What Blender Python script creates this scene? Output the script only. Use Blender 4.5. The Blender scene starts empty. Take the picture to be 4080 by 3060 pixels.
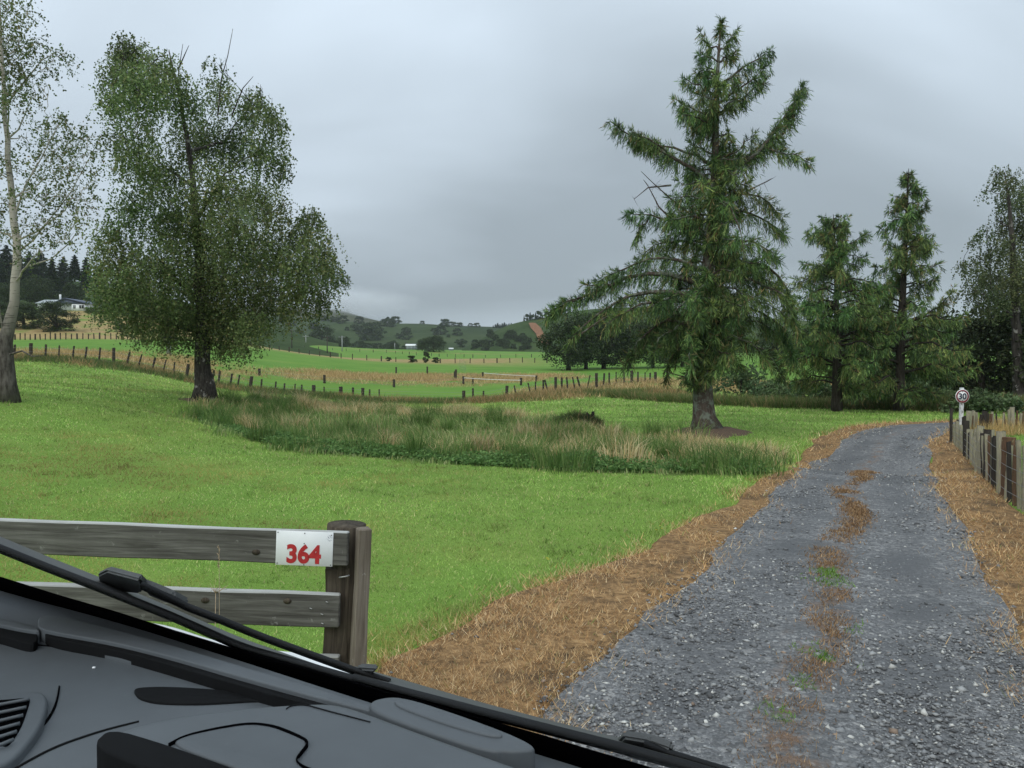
import bpy, bmesh, math, random
import numpy as np
from mathutils import Vector, Matrix

RNG = np.random.default_rng(7)
random.seed(7)
S = bpy.context.scene
COL = S.collection

# ------------------------------------------------------------------ camera
EYE = np.array([0.0, 0.0, 2.2])
FPX = 3060.0                      # focal length in pixels of the 4080 px wide photograph
PITCH = math.atan(90 / FPX)       # horizon on row 1440
cd = bpy.data.cameras.new('camera')
cam = bpy.data.objects.new('camera', cd)
COL.objects.link(cam)
cam.location = EYE
cam.rotation_euler = (math.pi / 2 - PITCH, 0, 0)
cd.sensor_width = 36.0
cd.lens = 36.0 * FPX / 4080.0
cd.clip_start = 0.02
cd.clip_end = 12000
S.camera = cam

# ------------------------------------------------------------------ world, sun, exposure
SUN_EL, SUN_AZ = math.radians(48), math.radians(205)
w = bpy.data.worlds.new('World')
S.world = w
w.use_nodes = True
nt = w.node_tree
nt.nodes.clear()


def wn(t, **kw):
    n = nt.nodes.new(t)
    for k, v in kw.items():
        setattr(n, k, v)
    return n


def wl(a, b):
    nt.links.new(a, b)


def wmath(op, a, b=None, clamp=False):
    n = wn('ShaderNodeMath', operation=op, use_clamp=clamp)
    for i, x in enumerate((a, b)):
        if x is None:
            continue
        if isinstance(x, (int, float)):
            n.inputs[i].default_value = x
        else:
            wl(x, n.inputs[i])
    return n.outputs[0]


wo = wn('ShaderNodeOutputWorld')
bg = wn('ShaderNodeBackground')
tc = wn('ShaderNodeTexCoord')
sky = wn('ShaderNodeTexSky', sky_type='NISHITA', sun_disc=False)
sky.sun_elevation = SUN_EL
sky.sun_rotation = SUN_AZ
sky.air_density = 1.5
sky.dust_density = 3.0
sep = wn('ShaderNodeSeparateXYZ')
wl(tc.outputs['Generated'], sep.inputs[0])
zc = wmath('MAXIMUM', sep.outputs[2], 0.0)
den = wmath('ADD', zc, 0.62)
comb = wn('ShaderNodeCombineXYZ')                # flat cloud deck seen in perspective
wl(wmath('DIVIDE', sep.outputs[0], den), comb.inputs[0])
wl(wmath('DIVIDE', sep.outputs[1], den), comb.inputs[1])
mp = wn('ShaderNodeMapping')
mp.inputs['Location'].default_value = (16.84, 26.02, 10.8)
mp.inputs['Scale'].default_value = (0.62, 1.6, 1)
wl(comb.outputs[0], mp.inputs[0])
n1 = wn('ShaderNodeTexNoise')
n1.inputs['Scale'].default_value = 2.1
n1.inputs['Detail'].default_value = 4
n1.inputs['Roughness'].default_value = 0.42
n1.inputs['Distortion'].default_value = 0.35
wl(mp.outputs[0], n1.inputs['Vector'])
r1 = wn('ShaderNodeMapRange')
r1.inputs['From Min'].default_value = 0.32
r1.inputs['From Max'].default_value = 0.68
r1.inputs['To Min'].default_value = 0.70
r1.inputs['To Max'].default_value = 1.27
wl(n1.outputs['Fac'], r1.inputs['Value'])
# overcast luminance rises smoothly from horizon to zenith (CIE overcast sky)
cie = wmath('ADD', wmath('MULTIPLY', zc, 0.52), 0.445)
lum = wmath('MULTIPLY', cie, r1.outputs[0])
tint = wn('ShaderNodeMix', data_type='RGBA')
tint.inputs['A'].default_value = (0.84, 0.985, 1.13, 1)
tint.inputs['B'].default_value = (0.875, 0.995, 1.15, 1)
wl(n1.outputs['Fac'], tint.inputs['Factor'])
cl = wn('ShaderNodeVectorMath', operation='SCALE')
wl(tint.outputs['Result'], cl.inputs[0])
wl(lum, cl.inputs['Scale'])
sk = wn('ShaderNodeVectorMath', operation='SCALE')
wl(sky.outputs[0], sk.inputs[0])
sk.inputs['Scale'].default_value = 0.06
mx = wn('ShaderNodeMix', data_type='RGBA')
mx.inputs['Factor'].default_value = 0.96          # cloud cover
wl(sk.outputs[0], mx.inputs['A'])
wl(cl.outputs[0], mx.inputs['B'])
wl(mx.outputs['Result'], bg.inputs['Color'])
bg.inputs['Strength'].default_value = 1.0
wl(bg.outputs[0], wo.inputs['Surface'])

sl = bpy.data.lights.new('sun', 'SUN')
sl.energy = 1.5
sl.angle = math.radians(60)
sl.color = (1.0, 0.97, 0.92)
sun = bpy.data.objects.new('sun', sl)
COL.objects.link(sun)
sun.rotation_euler = Vector((math.sin(SUN_AZ) * math.cos(SUN_EL), math.cos(SUN_AZ) * math.cos(SUN_EL), math.sin(SUN_EL))).to_track_quat('Z', 'Y').to_euler()
sun.location = (0, 0, 60)

S.view_settings.view_transform = 'Standard'
S.view_settings.look = 'None'
S.view_settings.exposure = 0.22
S.view_settings.gamma = 1.0
S.cycles.max_bounces = 6
S.cycles.diffuse_bounces = 3
S.cycles.transparent_max_bounces = 16
S.cycles.volume_bounces = 2
S.cycles.use_denoising = True

# ------------------------------------------------------------------ pixel <-> world
CP, SP = math.cos(PITCH), math.sin(PITCH)


def ray(u, v):
    u, v = np.broadcast_arrays(np.asarray(u, float), np.asarray(v, float))
    x = (u - 2040) / FPX
    z = (1530 - v) / FPX
    return np.stack([x, CP + z * SP, -SP + z * CP], -1)


def P(u, v, y):
    """world point on the ray of photograph pixel (u, v) at distance y ahead"""
    d = ray(u, v)
    return EYE + d * (np.asarray(y, float) / d[..., 1])[..., None]


def Q(u, v, y):
    """same, pixel given on the 2212 px wide view"""
    return P(np.asarray(u) * 1.8445, np.asarray(v) * 1.8445, y)


def onplane(u, v, z):
    d = ray(u, v)
    return EYE + d * ((z - EYE[2]) / d[..., 2])[..., None]


def onz(u, v, z):
    return onplane(np.asarray(u) * 1.8445, np.asarray(v) * 1.8445, z)


# ------------------------------------------------------------------ value noise
class VNoise:
    def __init__(self, seed):
        self.t = np.random.default_rng(seed).random((256, 256))

    def __call__(self, x, y):
        xi, yi = np.floor(x).astype(int), np.floor(y).astype(int)
        fx, fy = x - xi, y - yi
        fx, fy = fx * fx * (3 - 2 * fx), fy * fy * (3 - 2 * fy)
        t = self.t
        a = t[xi % 256, yi % 256]
        b = t[(xi + 1) % 256, yi % 256]
        c = t[xi % 256, (yi + 1) % 256]
        d = t[(xi + 1) % 256, (yi + 1) % 256]
        return (a * (1 - fx) + b * fx) * (1 - fy) + (c * (1 - fx) + d * fx) * fy


VN = VNoise(3)


def fbm(x, y, s=1.0, o=4):
    r, a, n = 0.0, 1.0, 0.0
    for i in range(o):
        r = r + a * VN(x * s + 17.3 * i, y * s + 9.1 * i)
        n += a
        a *= 0.5
        s *= 2.03
    return r / n


# ------------------------------------------------------------------ mesh helpers
def mesh_np(name, V, faces, col=None, smooth=False):
    V = np.ascontiguousarray(V, np.float32)
    me = bpy.data.meshes.new(name)
    me.vertices.add(len(V))
    me.vertices.foreach_set('co', V.ravel())
    faces = [np.asarray(f, np.int32) for f in faces if len(f)]
    nl = sum(f.size for f in faces)
    npoly = sum(len(f) for f in faces)
    me.loops.add(nl)
    me.polygons.add(npoly)
    me.loops.foreach_set('vertex_index', np.concatenate([f.ravel() for f in faces]))
    tot = np.concatenate([np.full(len(f), f.shape[1], np.int32) for f in faces])
    st = np.concatenate([[0], np.cumsum(tot)[:-1]]).astype(np.int32)
    me.polygons.foreach_set('loop_start', st)
    if smooth:
        me.polygons.foreach_set('use_smooth', np.ones(npoly, bool))
    if col is not None:
        a = me.attributes.new('Col', 'FLOAT_COLOR', 'POINT')
        c = np.ones((len(V), 4), np.float32)
        c[:, :3] = col
        a.data.foreach_set('color', c.ravel())
    me.update(calc_edges=True)
    return me


def obj(name, me, mat=None, parent=None):
    o = bpy.data.objects.new(name, me)
    COL.objects.link(o)
    if mat is not None and me is not None and not me.materials:
        me.materials.append(mat)
    if parent is not None:
        o.parent = parent
    return o


def tag(o, label=None, cat=None, group=None, kind=None):
    if label:
        o['label'] = label
    if cat:
        o['category'] = cat
    if group:
        o['group'] = group
    if kind:
        o['kind'] = kind
    return o


def thing(name, label, cat, loc=(0, 0, 0), group=None, rz=0.0):
    o = bpy.data.objects.new(name, None)
    COL.objects.link(o)
    o.location = loc
    o.rotation_euler = (0, 0, rz)
    o.empty_display_size = 0.2
    return tag(o, label, cat, group)


class MB:
    """collects vertices and faces of several shapes into one mesh"""

    def __init__(self):
        self.v, self.f, self.c, self.n = [], {3: [], 4: []}, [], 0

    def add(self, V, F, c=None):
        V = np.asarray(V, float)
        self.v.append(V)
        for f in (F if isinstance(F, list) else [F]):
            f = np.asarray(f, int)
            if len(f):
                self.f[f.shape[1]].append(f + self.n)
        if c is not None:
            c = np.asarray(c, float)
            self.c.append(np.broadcast_to(c, (len(V), 3)))
        self.n += len(V)

    def mesh(self, name, smooth=False, org=None):
        V = np.concatenate(self.v)
        if org is not None:
            V = V - np.asarray(org)
        F = [np.concatenate(self.f[k]) for k in (3, 4) if self.f[k]]
        c = np.concatenate(self.c) if self.c else None
        return mesh_np(name, V, F, c, smooth)


def norm(a):
    a = np.asarray(a, float)
    return a / np.maximum(np.linalg.norm(a, axis=-1, keepdims=True), 1e-9)


def tube(pts, rad, n=8, cap=True):
    pts = np.asarray(pts, float)
    rad = np.broadcast_to(np.asarray(rad, float), (len(pts),))
    t = norm(np.gradient(pts, axis=0))
    ref = np.array([0.31, 0.17, 0.93]) if abs(t[0, 2]) < 0.9 else np.array([1.0, 0.1, 0.0])
    a = norm(np.cross(t, ref))
    b = np.cross(t, a)
    th = np.linspace(0, 2 * math.pi, n, endpoint=False)
    ring = a[:, None] * np.cos(th)[None, :, None] + b[:, None] * np.sin(th)[None, :, None]
    V = (pts[:, None] + ring * rad[:, None, None]).reshape(-1, 3)
    k = len(pts)
    i = np.arange(k - 1)[:, None] * n
    j = np.arange(n)[None]
    j2 = (j + 1) % n
    F = np.stack([i + j, i + j2, i + n + j2, i + n + j], -1).reshape(-1, 4)
    Fs = [F]
    if cap:
        V = np.concatenate([V, pts[:1], pts[-1:]])
        c0, c1 = k * n, k * n + 1
        jj = np.arange(n)
        jn = (jj + 1) % n
        Fs.append(np.concatenate([np.stack([np.full(n, c0), jn, jj], -1),
                                  np.stack([np.full(n, c1), (k - 1) * n + jj, (k - 1) * n + jn], -1)]))
    return V, Fs


def box(c, s, R=None):
    c, s = np.asarray(c, float), np.asarray(s, float) / 2
    V = np.array([[x, y, z] for x in (-1, 1) for y in (-1, 1) for z in (-1, 1)], float) * s
    if R is not None:
        V = V @ np.asarray(R).T
    F = np.array([[0, 1, 3, 2], [4, 6, 7, 5], [0, 4, 5, 1], [2, 3, 7, 6], [0, 2, 6, 4], [1, 5, 7, 3]])
    return V + c, F


def bevel_mesh(me, w, seg=2, ang=40):
    bm = bmesh.new()
    bm.from_mesh(me)
    bmesh.ops.recalc_face_normals(bm, faces=bm.faces)
    es = [e for e in bm.edges if len(e.link_faces) == 2 and e.calc_face_angle(0) > math.radians(ang)]
    bmesh.ops.bevel(bm, geom=es, offset=w, segments=seg, profile=0.6, affect='EDGES', clamp_overlap=True)
    bm.to_mesh(me)
    bm.free()
    return me


def jag_box(sx, sy, sz, seg=6, amp=0.01, bev=0.006, seed=0):
    """rough sawn timber: box with slightly uneven faces, standing on z=0"""
    r = random.Random(seed)
    bm = bmesh.new()
    bmesh.ops.create_cube(bm, size=1)
    long = max(sx, sy, sz)
    ax = (sx, sy, sz).index(long)
    es = [e for e in bm.edges if abs((e.verts[0].co - e.verts[1].co)[ax]) > 0.5]
    bmesh.ops.subdivide_edges(bm, edges=es, cuts=seg)
    for v in bm.verts:
        v.co = Vector((v.co.x * sx, v.co.y * sy, (v.co.z + 0.5) * sz))
        for k in range(3):
            if k != ax or abs(v.co[k] - (sz / 2 if k == 2 else 0)) > long * 0.45:
                v.co[k] += r.uniform(-amp, amp)
    es = [e for e in bm.edges if len(e.link_faces) == 2 and e.calc_face_angle(0) > 0.7]
    bmesh.ops.bevel(bm, geom=es, offset=bev, segments=1, affect='EDGES', clamp_overlap=True)
    me = bpy.data.meshes.new('timber')
    bm.to_mesh(me)
    bm.free()
    return me


def leaf_quads(C, A, L, W, rng, flat=None):
    """diamond leaves: centre C, long axis A, length L, width W"""
    n = len(C)
    A = norm(A)
    r = norm(rng.normal(size=(n, 3))) if flat is None else norm(flat)
    B = norm(np.cross(A, r))
    L = np.broadcast_to(L, (n,))[:, None]
    W = np.broadcast_to(W, (n,))[:, None]
    V = np.stack([C - A * L * .5, C + B * W * .5 - A * L * .08, C + A * L * .5, C - B * W * .5 - A * L * .08], 1).reshape(-1, 3)
    F = np.arange(n * 4).reshape(-1, 4)
    return V, F


# ------------------------------------------------------------------ materials
MATS = {}


def mat(name):
    m = bpy.data.materials.new(name)
    m.use_nodes = True
    m.node_tree.nodes.clear()
    MATS[name] = m
    return m


class NT:
    def __init__(self, m):
        self.t = m.node_tree

    def n(self, ty, ins=None, **kw):
        n = self.t.nodes.new(ty)
        for k, v in kw.items():
            setattr(n, k, v)
        for k, v in (ins or {}).items():
            s = n.inputs[k]
            if hasattr(v, 'is_linked'):
                self.t.links.new(v, s)
            else:
                s.default_value = v
        return n

    def noise(self, vec, scale, detail=4, rough=0.55, dist=0.0):
        n = self.n('ShaderNodeTexNoise', {'Scale': scale, 'Detail': detail, 'Roughness': rough, 'Distortion': dist})
        if vec is not None:
            self.t.links.new(vec, n.inputs['Vector'])
        return n.outputs['Fac']

    def mapping(self, vec, scale=(1, 1, 1), rot=(0, 0, 0)):
        return self.n('ShaderNodeMapping', {'Vector': vec, 'Scale': scale, 'Rotation': rot}).outputs[0]

    def ramp(self, fac, stops, interp='LINEAR'):
        n = self.n('ShaderNodeValToRGB', {'Fac': fac})
        n.color_ramp.interpolation = interp
        e = n.color_ramp.elements
        while len(e) < len(stops):
            e.new(0.5)
        for el, (p, c) in zip(e, stops):
            el.position = p
            el.color = (*c, 1) if len(c) == 3 else c
        return n.outputs['Color']

    def rng(self, v, a, b, c=0.0, d=1.0):
        return self.n('ShaderNodeMapRange', {'Value': v, 'From Min': a, 'From Max': b, 'To Min': c, 'To Max': d}).outputs[0]

    def mix(self, f, a, b, mode='MIX'):
        n = self.n('ShaderNodeMix', data_type='RGBA', blend_type=mode)
        for k, v in (('Factor', f), ('A', a), ('B', b)):
            s = n.inputs[k]
            if hasattr(v, 'is_linked'):
                self.t.links.new(v, s)
            elif k == 'Factor':
                s.default_value = v
            else:
                s.default_value = (*v, 1) if len(v) == 3 else v
        return n.outputs['Result']

    def math(self, op, a, b=0.0):
        n = self.n('ShaderNodeMath', operation=op)
        for i, x in enumerate((a, b)):
            if hasattr(x, 'is_linked'):
                self.t.links.new(x, n.inputs[i])
            else:
                n.inputs[i].default_value = x
        return n.outputs[0]

    def attr(self, name):
        return self.n('ShaderNodeAttribute', attribute_name=name)

    def bump(self, h, strength=0.4, dist=0.02):
        return self.n('ShaderNodeBump', {'Height': h, 'Strength': strength, 'Distance': dist}).outputs[0]

    def out(self, sh):
        self.n('ShaderNodeOutputMaterial', {'Surface': sh})

    def pbr(self, col, rough=0.8, normal=None, spec=0.3, metal=0.0, **kw):
        ins = {'Base Color': col if hasattr(col, 'is_linked') else (*col, 1), 'Roughness': rough, 'Metallic': metal,
               'Specular IOR Level': spec}
        if normal is not None:
            ins['Normal'] = normal
        ins.update(kw)
        return self.n('ShaderNodeBsdfPrincipled', ins).outputs[0]


def m_simple(name, col, rough=0.7, spec=0.3, metal=0.0, nscale=30, var=0.25, bump=0.15, bdist=0.003):
    m = mat(name)
    t = NT(m)
    co = t.n('ShaderNodeTexCoord').outputs['Object']
    f = t.noise(co, nscale, 5)
    c = t.ramp(f, [(0.25, tuple(x * (1 - var) for x in col)), (0.75, tuple(min(1, x * (1 + var)) for x in col))])
    t.out(t.pbr(c, rough, t.bump(f, bump, bdist), spec, metal))
    return m


def m_foliage(name, trans=0.25, rough=0.6, spec=0.25, gain=1.0):
    m = mat(name)
    t = NT(m)
    c = t.attr('Col').outputs['Color']
    if gain != 1.0:
        c = t.mix(1.0, c, (gain, gain, gain), 'MULTIPLY')
    a = t.pbr(c, rough, None, spec)
    b = t.n('ShaderNodeBsdfTranslucent', {'Color': c}).outputs[0]
    t.out(t.n('ShaderNodeMixShader', {'Fac': trans, 0: trans, 1: a, 2: b}).outputs[0])
    return m


M_LEAF = m_foliage('leaf')
M_NEEDLE = m_foliage('needle', 0.15, 0.65, 0.2)
M_BLADE = m_foliage('grass_blade', 0.35, 0.6, 0.2)
M_STRAW = m_foliage('straw', 0.2, 0.75, 0.15)


def m_bark(name, dark, light, lichen=None, scale=6.0):
    m = mat(name)
    t = NT(m)
    co = t.n('ShaderNodeTexCoord').outputs['Object']
    v = t.mapping(co, (scale, scale, scale * 0.22))
    f = t.noise(v, 2.2, 6, 0.65, 0.4)
    c = t.ramp(f, [(0.3, dark), (0.7, light)])
    if lichen:
        l = t.noise(co, 3.5, 6, 0.7)
        c = t.mix(t.rng(l, 0.5, 0.6), c, lichen)
    t.out(t.pbr(c, 0.9, t.bump(f, 0.9, 0.05), 0.1))
    return m


M_BARK = m_bark('larch_bark', (0.035, 0.026, 0.02), (0.14, 0.11, 0.09), (0.17, 0.19, 0.15))
M_DBARK = m_bark('dark_bark', (0.02, 0.017, 0.013), (0.07, 0.06, 0.05))
M_LIMB = m_bark('limb_bark', (0.03, 0.027, 0.022), (0.10, 0.09, 0.075), (0.16, 0.17, 0.12))

m = mat('birch_bark')
t = NT(m)
co = t.n('ShaderNodeTexCoord').outputs['Object']
z = t.n('ShaderNodeSeparateXYZ', {0: co}).outputs[2]
band = t.noise(t.mapping(co, (3, 3, 26)), 1.0, 3, 0.6)
pale = t.mix(t.rng(band, 0.56, 0.66), (0.42, 0.38, 0.32), (0.06, 0.05, 0.045))
rough_b = t.ramp(t.noise(t.mapping(co, (9, 9, 2.2)), 1.3, 6, 0.65), [(0.35, (0.03, 0.025, 0.02)), (0.62, (0.13, 0.115, 0.10))])
zz = t.math('ADD', z, t.math('MULTIPLY', t.noise(co, 1.6, 4), 1.6))
c = t.mix(t.rng(zz, 2.4, 4.0), rough_b, pale)
t.out(t.pbr(c, 0.8, t.bump(band, 0.5, 0.03), 0.2))
M_BIRCH = m

m = mat('birch_bark_dark')
t = NT(m)
co = t.n('ShaderNodeTexCoord').outputs['Object']
f = t.noise(t.mapping(co, (9, 9, 2.0)), 1.3, 6, 0.65)
pat = t.noise(co, 3.2, 5, 0.6)
c = t.ramp(f, [(0.33, (0.022, 0.018, 0.015)), (0.66, (0.09, 0.08, 0.07))])
c = t.mix(t.rng(pat, 0.58, 0.66), c, (0.33, 0.31, 0.28))
t.out(t.pbr(c, 0.9, t.bump(f, 0.9, 0.04), 0.1))
M_BIRCHD = m


def m_timber(name, base, dark, lichen=None, lamt=0.6, ax='X', wear=None, topc=None):
    m = mat(name)
    t = NT(m)
    co = t.n('ShaderNodeTexCoord').outputs['Object']
    inf = t.n('ShaderNodeObjectInfo').outputs['Random']
    off = t.n('ShaderNodeVectorMath', {0: co, 1: t.n('ShaderNodeCombineXYZ', {0: t.math('MULTIPLY', inf, 37.0), 1: t.math('MULTIPLY', inf, 11.0), 2: t.math('MULTIPLY', inf, 23.0)}).outputs[0]}, operation='ADD').outputs[0]
    sc = {'X': (1.2, 22, 22), 'Z': (22, 22, 1.2)}[ax]
    f = t.noise(t.mapping(off, sc), 2.0, 6, 0.6, 0.6)
    big = t.noise(off, 2.5, 4)
    c = t.ramp(f, [(0.3, dark), (0.68, base)])
    c = t.mix(t.rng(big, 0.35, 0.7, 0.0, 0.55), c, dark)
    if lichen:
        l = t.noise(off, 9, 6, 0.7)
        c = t.mix(t.rng(l, lamt, lamt + 0.07), c, lichen)
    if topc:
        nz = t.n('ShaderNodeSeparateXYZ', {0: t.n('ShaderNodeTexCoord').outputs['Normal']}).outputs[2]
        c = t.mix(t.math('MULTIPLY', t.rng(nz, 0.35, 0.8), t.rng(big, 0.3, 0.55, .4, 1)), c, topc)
    if wear:
        c = t.mix(t.rng(t.noise(off, 16, 6, 0.7), 0.62, 0.72, 0, 0.7), c, wear)
    t.out(t.pbr(c, 0.88, t.bump(f, 0.6, 0.006), 0.15))
    return m


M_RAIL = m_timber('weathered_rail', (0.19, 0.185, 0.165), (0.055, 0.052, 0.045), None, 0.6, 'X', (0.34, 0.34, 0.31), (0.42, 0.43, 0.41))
M_GPOST = m_timber('gate_post_wood', (0.115, 0.095, 0.07), (0.03, 0.024, 0.018), None, 0.6, 'Z')
M_GBATT = m_timber('gate_batten_wood', (0.27, 0.235, 0.19), (0.11, 0.09, 0.07), None, 0.6, 'Z', (0.42, 0.41, 0.39))
M_PALE = m_timber('lichen_paling', (0.46, 0.42, 0.33), (0.17, 0.145, 0.11), (0.42, 0.40, 0.22), 0.52, 'Z')
M_PALED = m_timber('dark_paling', (0.08, 0.068, 0.058), (0.024, 0.02, 0.017), None, 0.6, 'Z')
M_PALER = m_timber('brown_paling', (0.20, 0.115, 0.07), (0.07, 0.042, 0.028), (0.34, 0.31, 0.18), 0.6, 'Z')
M_FPOST = m_timber('field_post_wood', (0.10, 0.085, 0.068), (0.028, 0.023, 0.018), (0.14, 0.13, 0.09), 0.62, 'Z')
M_WIRE = m_simple('galvanised_wire', (0.28, 0.28, 0.28), 0.5, 0.5, 0.6)
M_WHITE = m_simple('white_paint', (0.78, 0.80, 0.80), 0.45, 0.4, 0.0, 12, 0.06, 0.05)
M_SIGNW = m_simple('sign_white', (0.80, 0.80, 0.79), 0.4, 0.4, 0.0, 20, 0.04, 0.03)
M_RED = m_simple('sign_red', (0.42, 0.025, 0.03), 0.45, 0.4, 0.0, 60, 0.2, 0.03)
M_DRED = m_simple('ring_red', (0.20, 0.018, 0.03), 0.5, 0.3, 0.0, 30, 0.2, 0.03)
M_NAVY = m_simple('numeral_navy', (0.02, 0.03, 0.06), 0.5, 0.3, 0.0, 30, 0.2, 0.03)
M_STEEL = m_simple('nail_steel', (0.45, 0.45, 0.44), 0.4, 0.5, 0.8)
M_CONC = m_simple('concrete', (0.36, 0.37, 0.37), 0.9, 0.2, 0, 8, 0.2, 0.3)
M_POLEW = m_simple('pole_wood', (0.07, 0.06, 0.05), 0.9, 0.1, 0, 6, 0.3, 0.3)


# ------------------------------------------------------------------ terrain height
CT = []
for x, y, zz in [(-9, -14, 0), (0, -14, 0), (9, -14, 0), (-6, 1, .0), (0, 1, 0), (6, 1, 0), (-6, 5, .08), (0, 5, 0), (6, 5, 0),
                 (-8, 10, .4), (0, 10, 0), (8, 10, 0), (0, 16, 0), (7.6, 15, 0), (11, 20, 0), (14, 26.5, 0), (24, 28, 0), (30, 15, 0),
                 (16, 16, 0), (0, 26, 0.02), (8, 24, 0), (5, 33, 0.03), (16, 34, 0), (25, 38, 0), (40, 30, 0), (-6, 36, 0.1),
                 (-11, 17, .72), (-30, 10, 1.9), (-5, 20, .1), (30, 60, 0.1), (60, 60, 0.2), (60, 120, 1.5), (120, 200, 3.5), (14, 46, -.1)]:
    CT.append((x, y, zz))
for u, v, d in [(30, 1595, 20), (815, 1592, 28), (-500, 1440, 46), (60, 1434, 50), (453, 1448, 50), (740, 1513, 50), (994, 1554, 51), (1250, 1573, 52),
                (1450, 1583, 53), (1847, 1594, 53), (2017, 1580, 54), (2214, 1560, 55), (2376, 1550, 57), (2487, 1524, 61), (2700, 1540, 60),
                (673, 1416, 70), (354, 1354, 120), (60, 1362, 115), (900, 1370, 140), (-400, 1350, 110), (0, 1335, 135), (330, 1335, 138), (520, 1338, 140),
                (250, 1236, 190), (400, 1243, 185), (480, 1290, 170), (0, 1245, 185), (-600, 1230, 180), (800, 1330, 220), (1033, 1352, 300),
                (1400, 1480, 92), (1900, 1483, 98), (2320, 1473, 115), (2700, 1480, 110), (3120, 1478, 105), (3700, 1480, 110),
                (1400, 1432, 170), (1800, 1432, 190), (2200, 1425, 210), (2700, 1420, 240),
                (1100, 1395, 260), (1660, 1393, 400), (1400, 1388, 420), (1850, 1400, 380), (2100, 1412, 340), (2600, 1405, 420), (3400, 1405, 420),
                (1000, 1375, 600), (2000, 1395, 600), (3000, 1395, 600), (4200, 1395, 600), (-400, 1180, 420)]:
    CT.append(tuple(P(u, v, d)))
CT = np.array(CT)


def _st(x, y):
    yy = np.maximum(y, -10) + 22.0
    return np.stack([1.5 * x / yy, np.log(yy)], -1)


def _phi(r2):
    return 0.5 * r2 * np.log(r2 + 1e-12)


_K = _st(CT[:, 0], CT[:, 1])
_n = len(CT)
_A = np.zeros((_n + 3, _n + 3))
_A[:_n, :_n] = _phi(((_K[:, None] - _K[None]) ** 2).sum(-1)) + np.eye(_n) * 2e-3
_A[:_n, _n] = 1
_A[:_n, _n + 1:] = _K
_A[_n:, :_n] = _A[:_n, _n:].T
_W = np.linalg.solve(_A, np.concatenate([CT[:, 2], [0, 0, 0]]))

SWALE = np.array([(-9.5, 24.5), (-6.5, 23), (-2, 22), (2, 21), (6, 19.5), (8.6, 17.6)], float)


def seg_dist(x, y, poly):
    d = np.full(np.shape(x), 1e9)
    for a, b in zip(poly[:-1], poly[1:]):
        ab = b - a
        t = np.clip(((x - a[0]) * ab[0] + (y - a[1]) * ab[1]) / (ab @ ab), 0, 1)
        d = np.minimum(d, np.hypot(x - a[0] - t * ab[0], y - a[1] - t * ab[1]))
    return d


def H(x, y):
    x, y = np.asarray(x, float), np.asarray(y, float)
    sh = x.shape
    x, y = x.ravel(), y.ravel()
    K = _st(np.clip(x, -900, 900), np.clip(y, -10, 700))
    z = np.empty(len(x))
    for i in range(0, len(x), 20000):
        k = K[i:i + 20000]
        z[i:i + 20000] = _phi(((k[:, None] - _K[None]) ** 2).sum(-1)) @ _W[:_n] + _W[_n] + k @ _W[_n + 1:]
    f = np.clip((y - 2) / 14, 0, 1) * np.clip((140 - y) / 60, 0.2, 1)
    z = z + (fbm(x, y, 0.22, 3) - 0.5) * 0.16 * f
    z = z - 0.45 * np.exp(-(seg_dist(x, y, SWALE) / 2.2) ** 2)
    return z.reshape(sh)


def ground(u, v, y0=2.0, y1=500.0):
    """where the ray of pixel (u, v) meets the ground"""
    u, v = np.atleast_1d(np.asarray(u, float)), np.atleast_1d(np.asarray(v, float))
    ys = np.geomspace(y0, y1, 260)
    d = ray(u, v)
    X = EYE[None, None] + d[:, None] * (ys[None] / d[:, 1:2])[..., None]
    g = X[..., 2] - H(X[..., 0], X[..., 1])
    neg = g < 0
    i = np.where(neg.any(1), np.argmax(neg, 1), len(ys) - 1)
    i = np.maximum(i, 1)
    k = np.arange(len(u))
    a, b = g[k, i - 1], g[k, i]
    f = np.clip(a / np.where(abs(a - b) < 1e-9, 1, a - b), 0, 1)
    y = ys[i - 1] * (1 - f) + ys[i] * f
    p = P(u, v, y)
    p[:, 2] = H(p[:, 0], p[:, 1])
    return p


def inpoly(x, y, poly):
    r = np.zeros(np.shape(x), bool)
    j = len(poly) - 1
    for i in range(len(poly)):
        xi, yi, xj, yj = poly[i][0], poly[i][1], poly[j][0], poly[j][1]
        if yi != yj:
            r ^= ((yi > y) != (yj > y)) & (x < (xj - xi) * (y - yi) / (yj - yi) + xi)
        j = i
    return r


def gp(pts):
    a = np.array(pts, float)
    return ground(a[:, 0], a[:, 1])[:, :2]


def gq(pts):
    return gp(np.array(pts, float) * 1.8445)


def resample(poly, n):
    poly = np.asarray(poly, float)
    s = np.concatenate([[0], np.cumsum(np.linalg.norm(np.diff(poly, axis=0), axis=1))])
    q = np.linspace(0, s[-1], n)
    return np.stack([np.interp(q, s, poly[:, k]) for k in range(poly.shape[1])], -1)


# road edges and dead-grass strips, traced on the photograph and dropped to the ground
L_OUT = gp([(1380, 2960), (1450, 2800), (1547, 2674), (1600, 2612), (1690, 2580), (1822, 2507), (1900, 2432), (2048, 2358), (2225, 2308), (2393, 2252), (2511, 2210),
            (2623, 2150), (2723, 2097), (2823, 2044), (2964, 1973), (3087, 1900), (3193, 1822), (3235, 1772), (3295, 1729), (3407, 1697), (3593, 1684), (3801, 1679), (4080, 1676)])
L_OUT = np.concatenate([[(-1.35, 1.5), (-1.25, 2.6)], L_OUT, [(26, 28.6), (40, 29.5)]])
L_IN = gp([(2060, 3200), (2110, 3060), (2169, 2847), (2270, 2724), (2386, 2645), (2452, 2594), (2531, 2476), (2649, 2397), (2738, 2343), (2886, 2200), (3025, 2038), (3150, 1910),
           (3235, 1850), (3332, 1799), (3369, 1756), (3433, 1721), (3567, 1695), (3801, 1685), (4080, 1682)])
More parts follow.
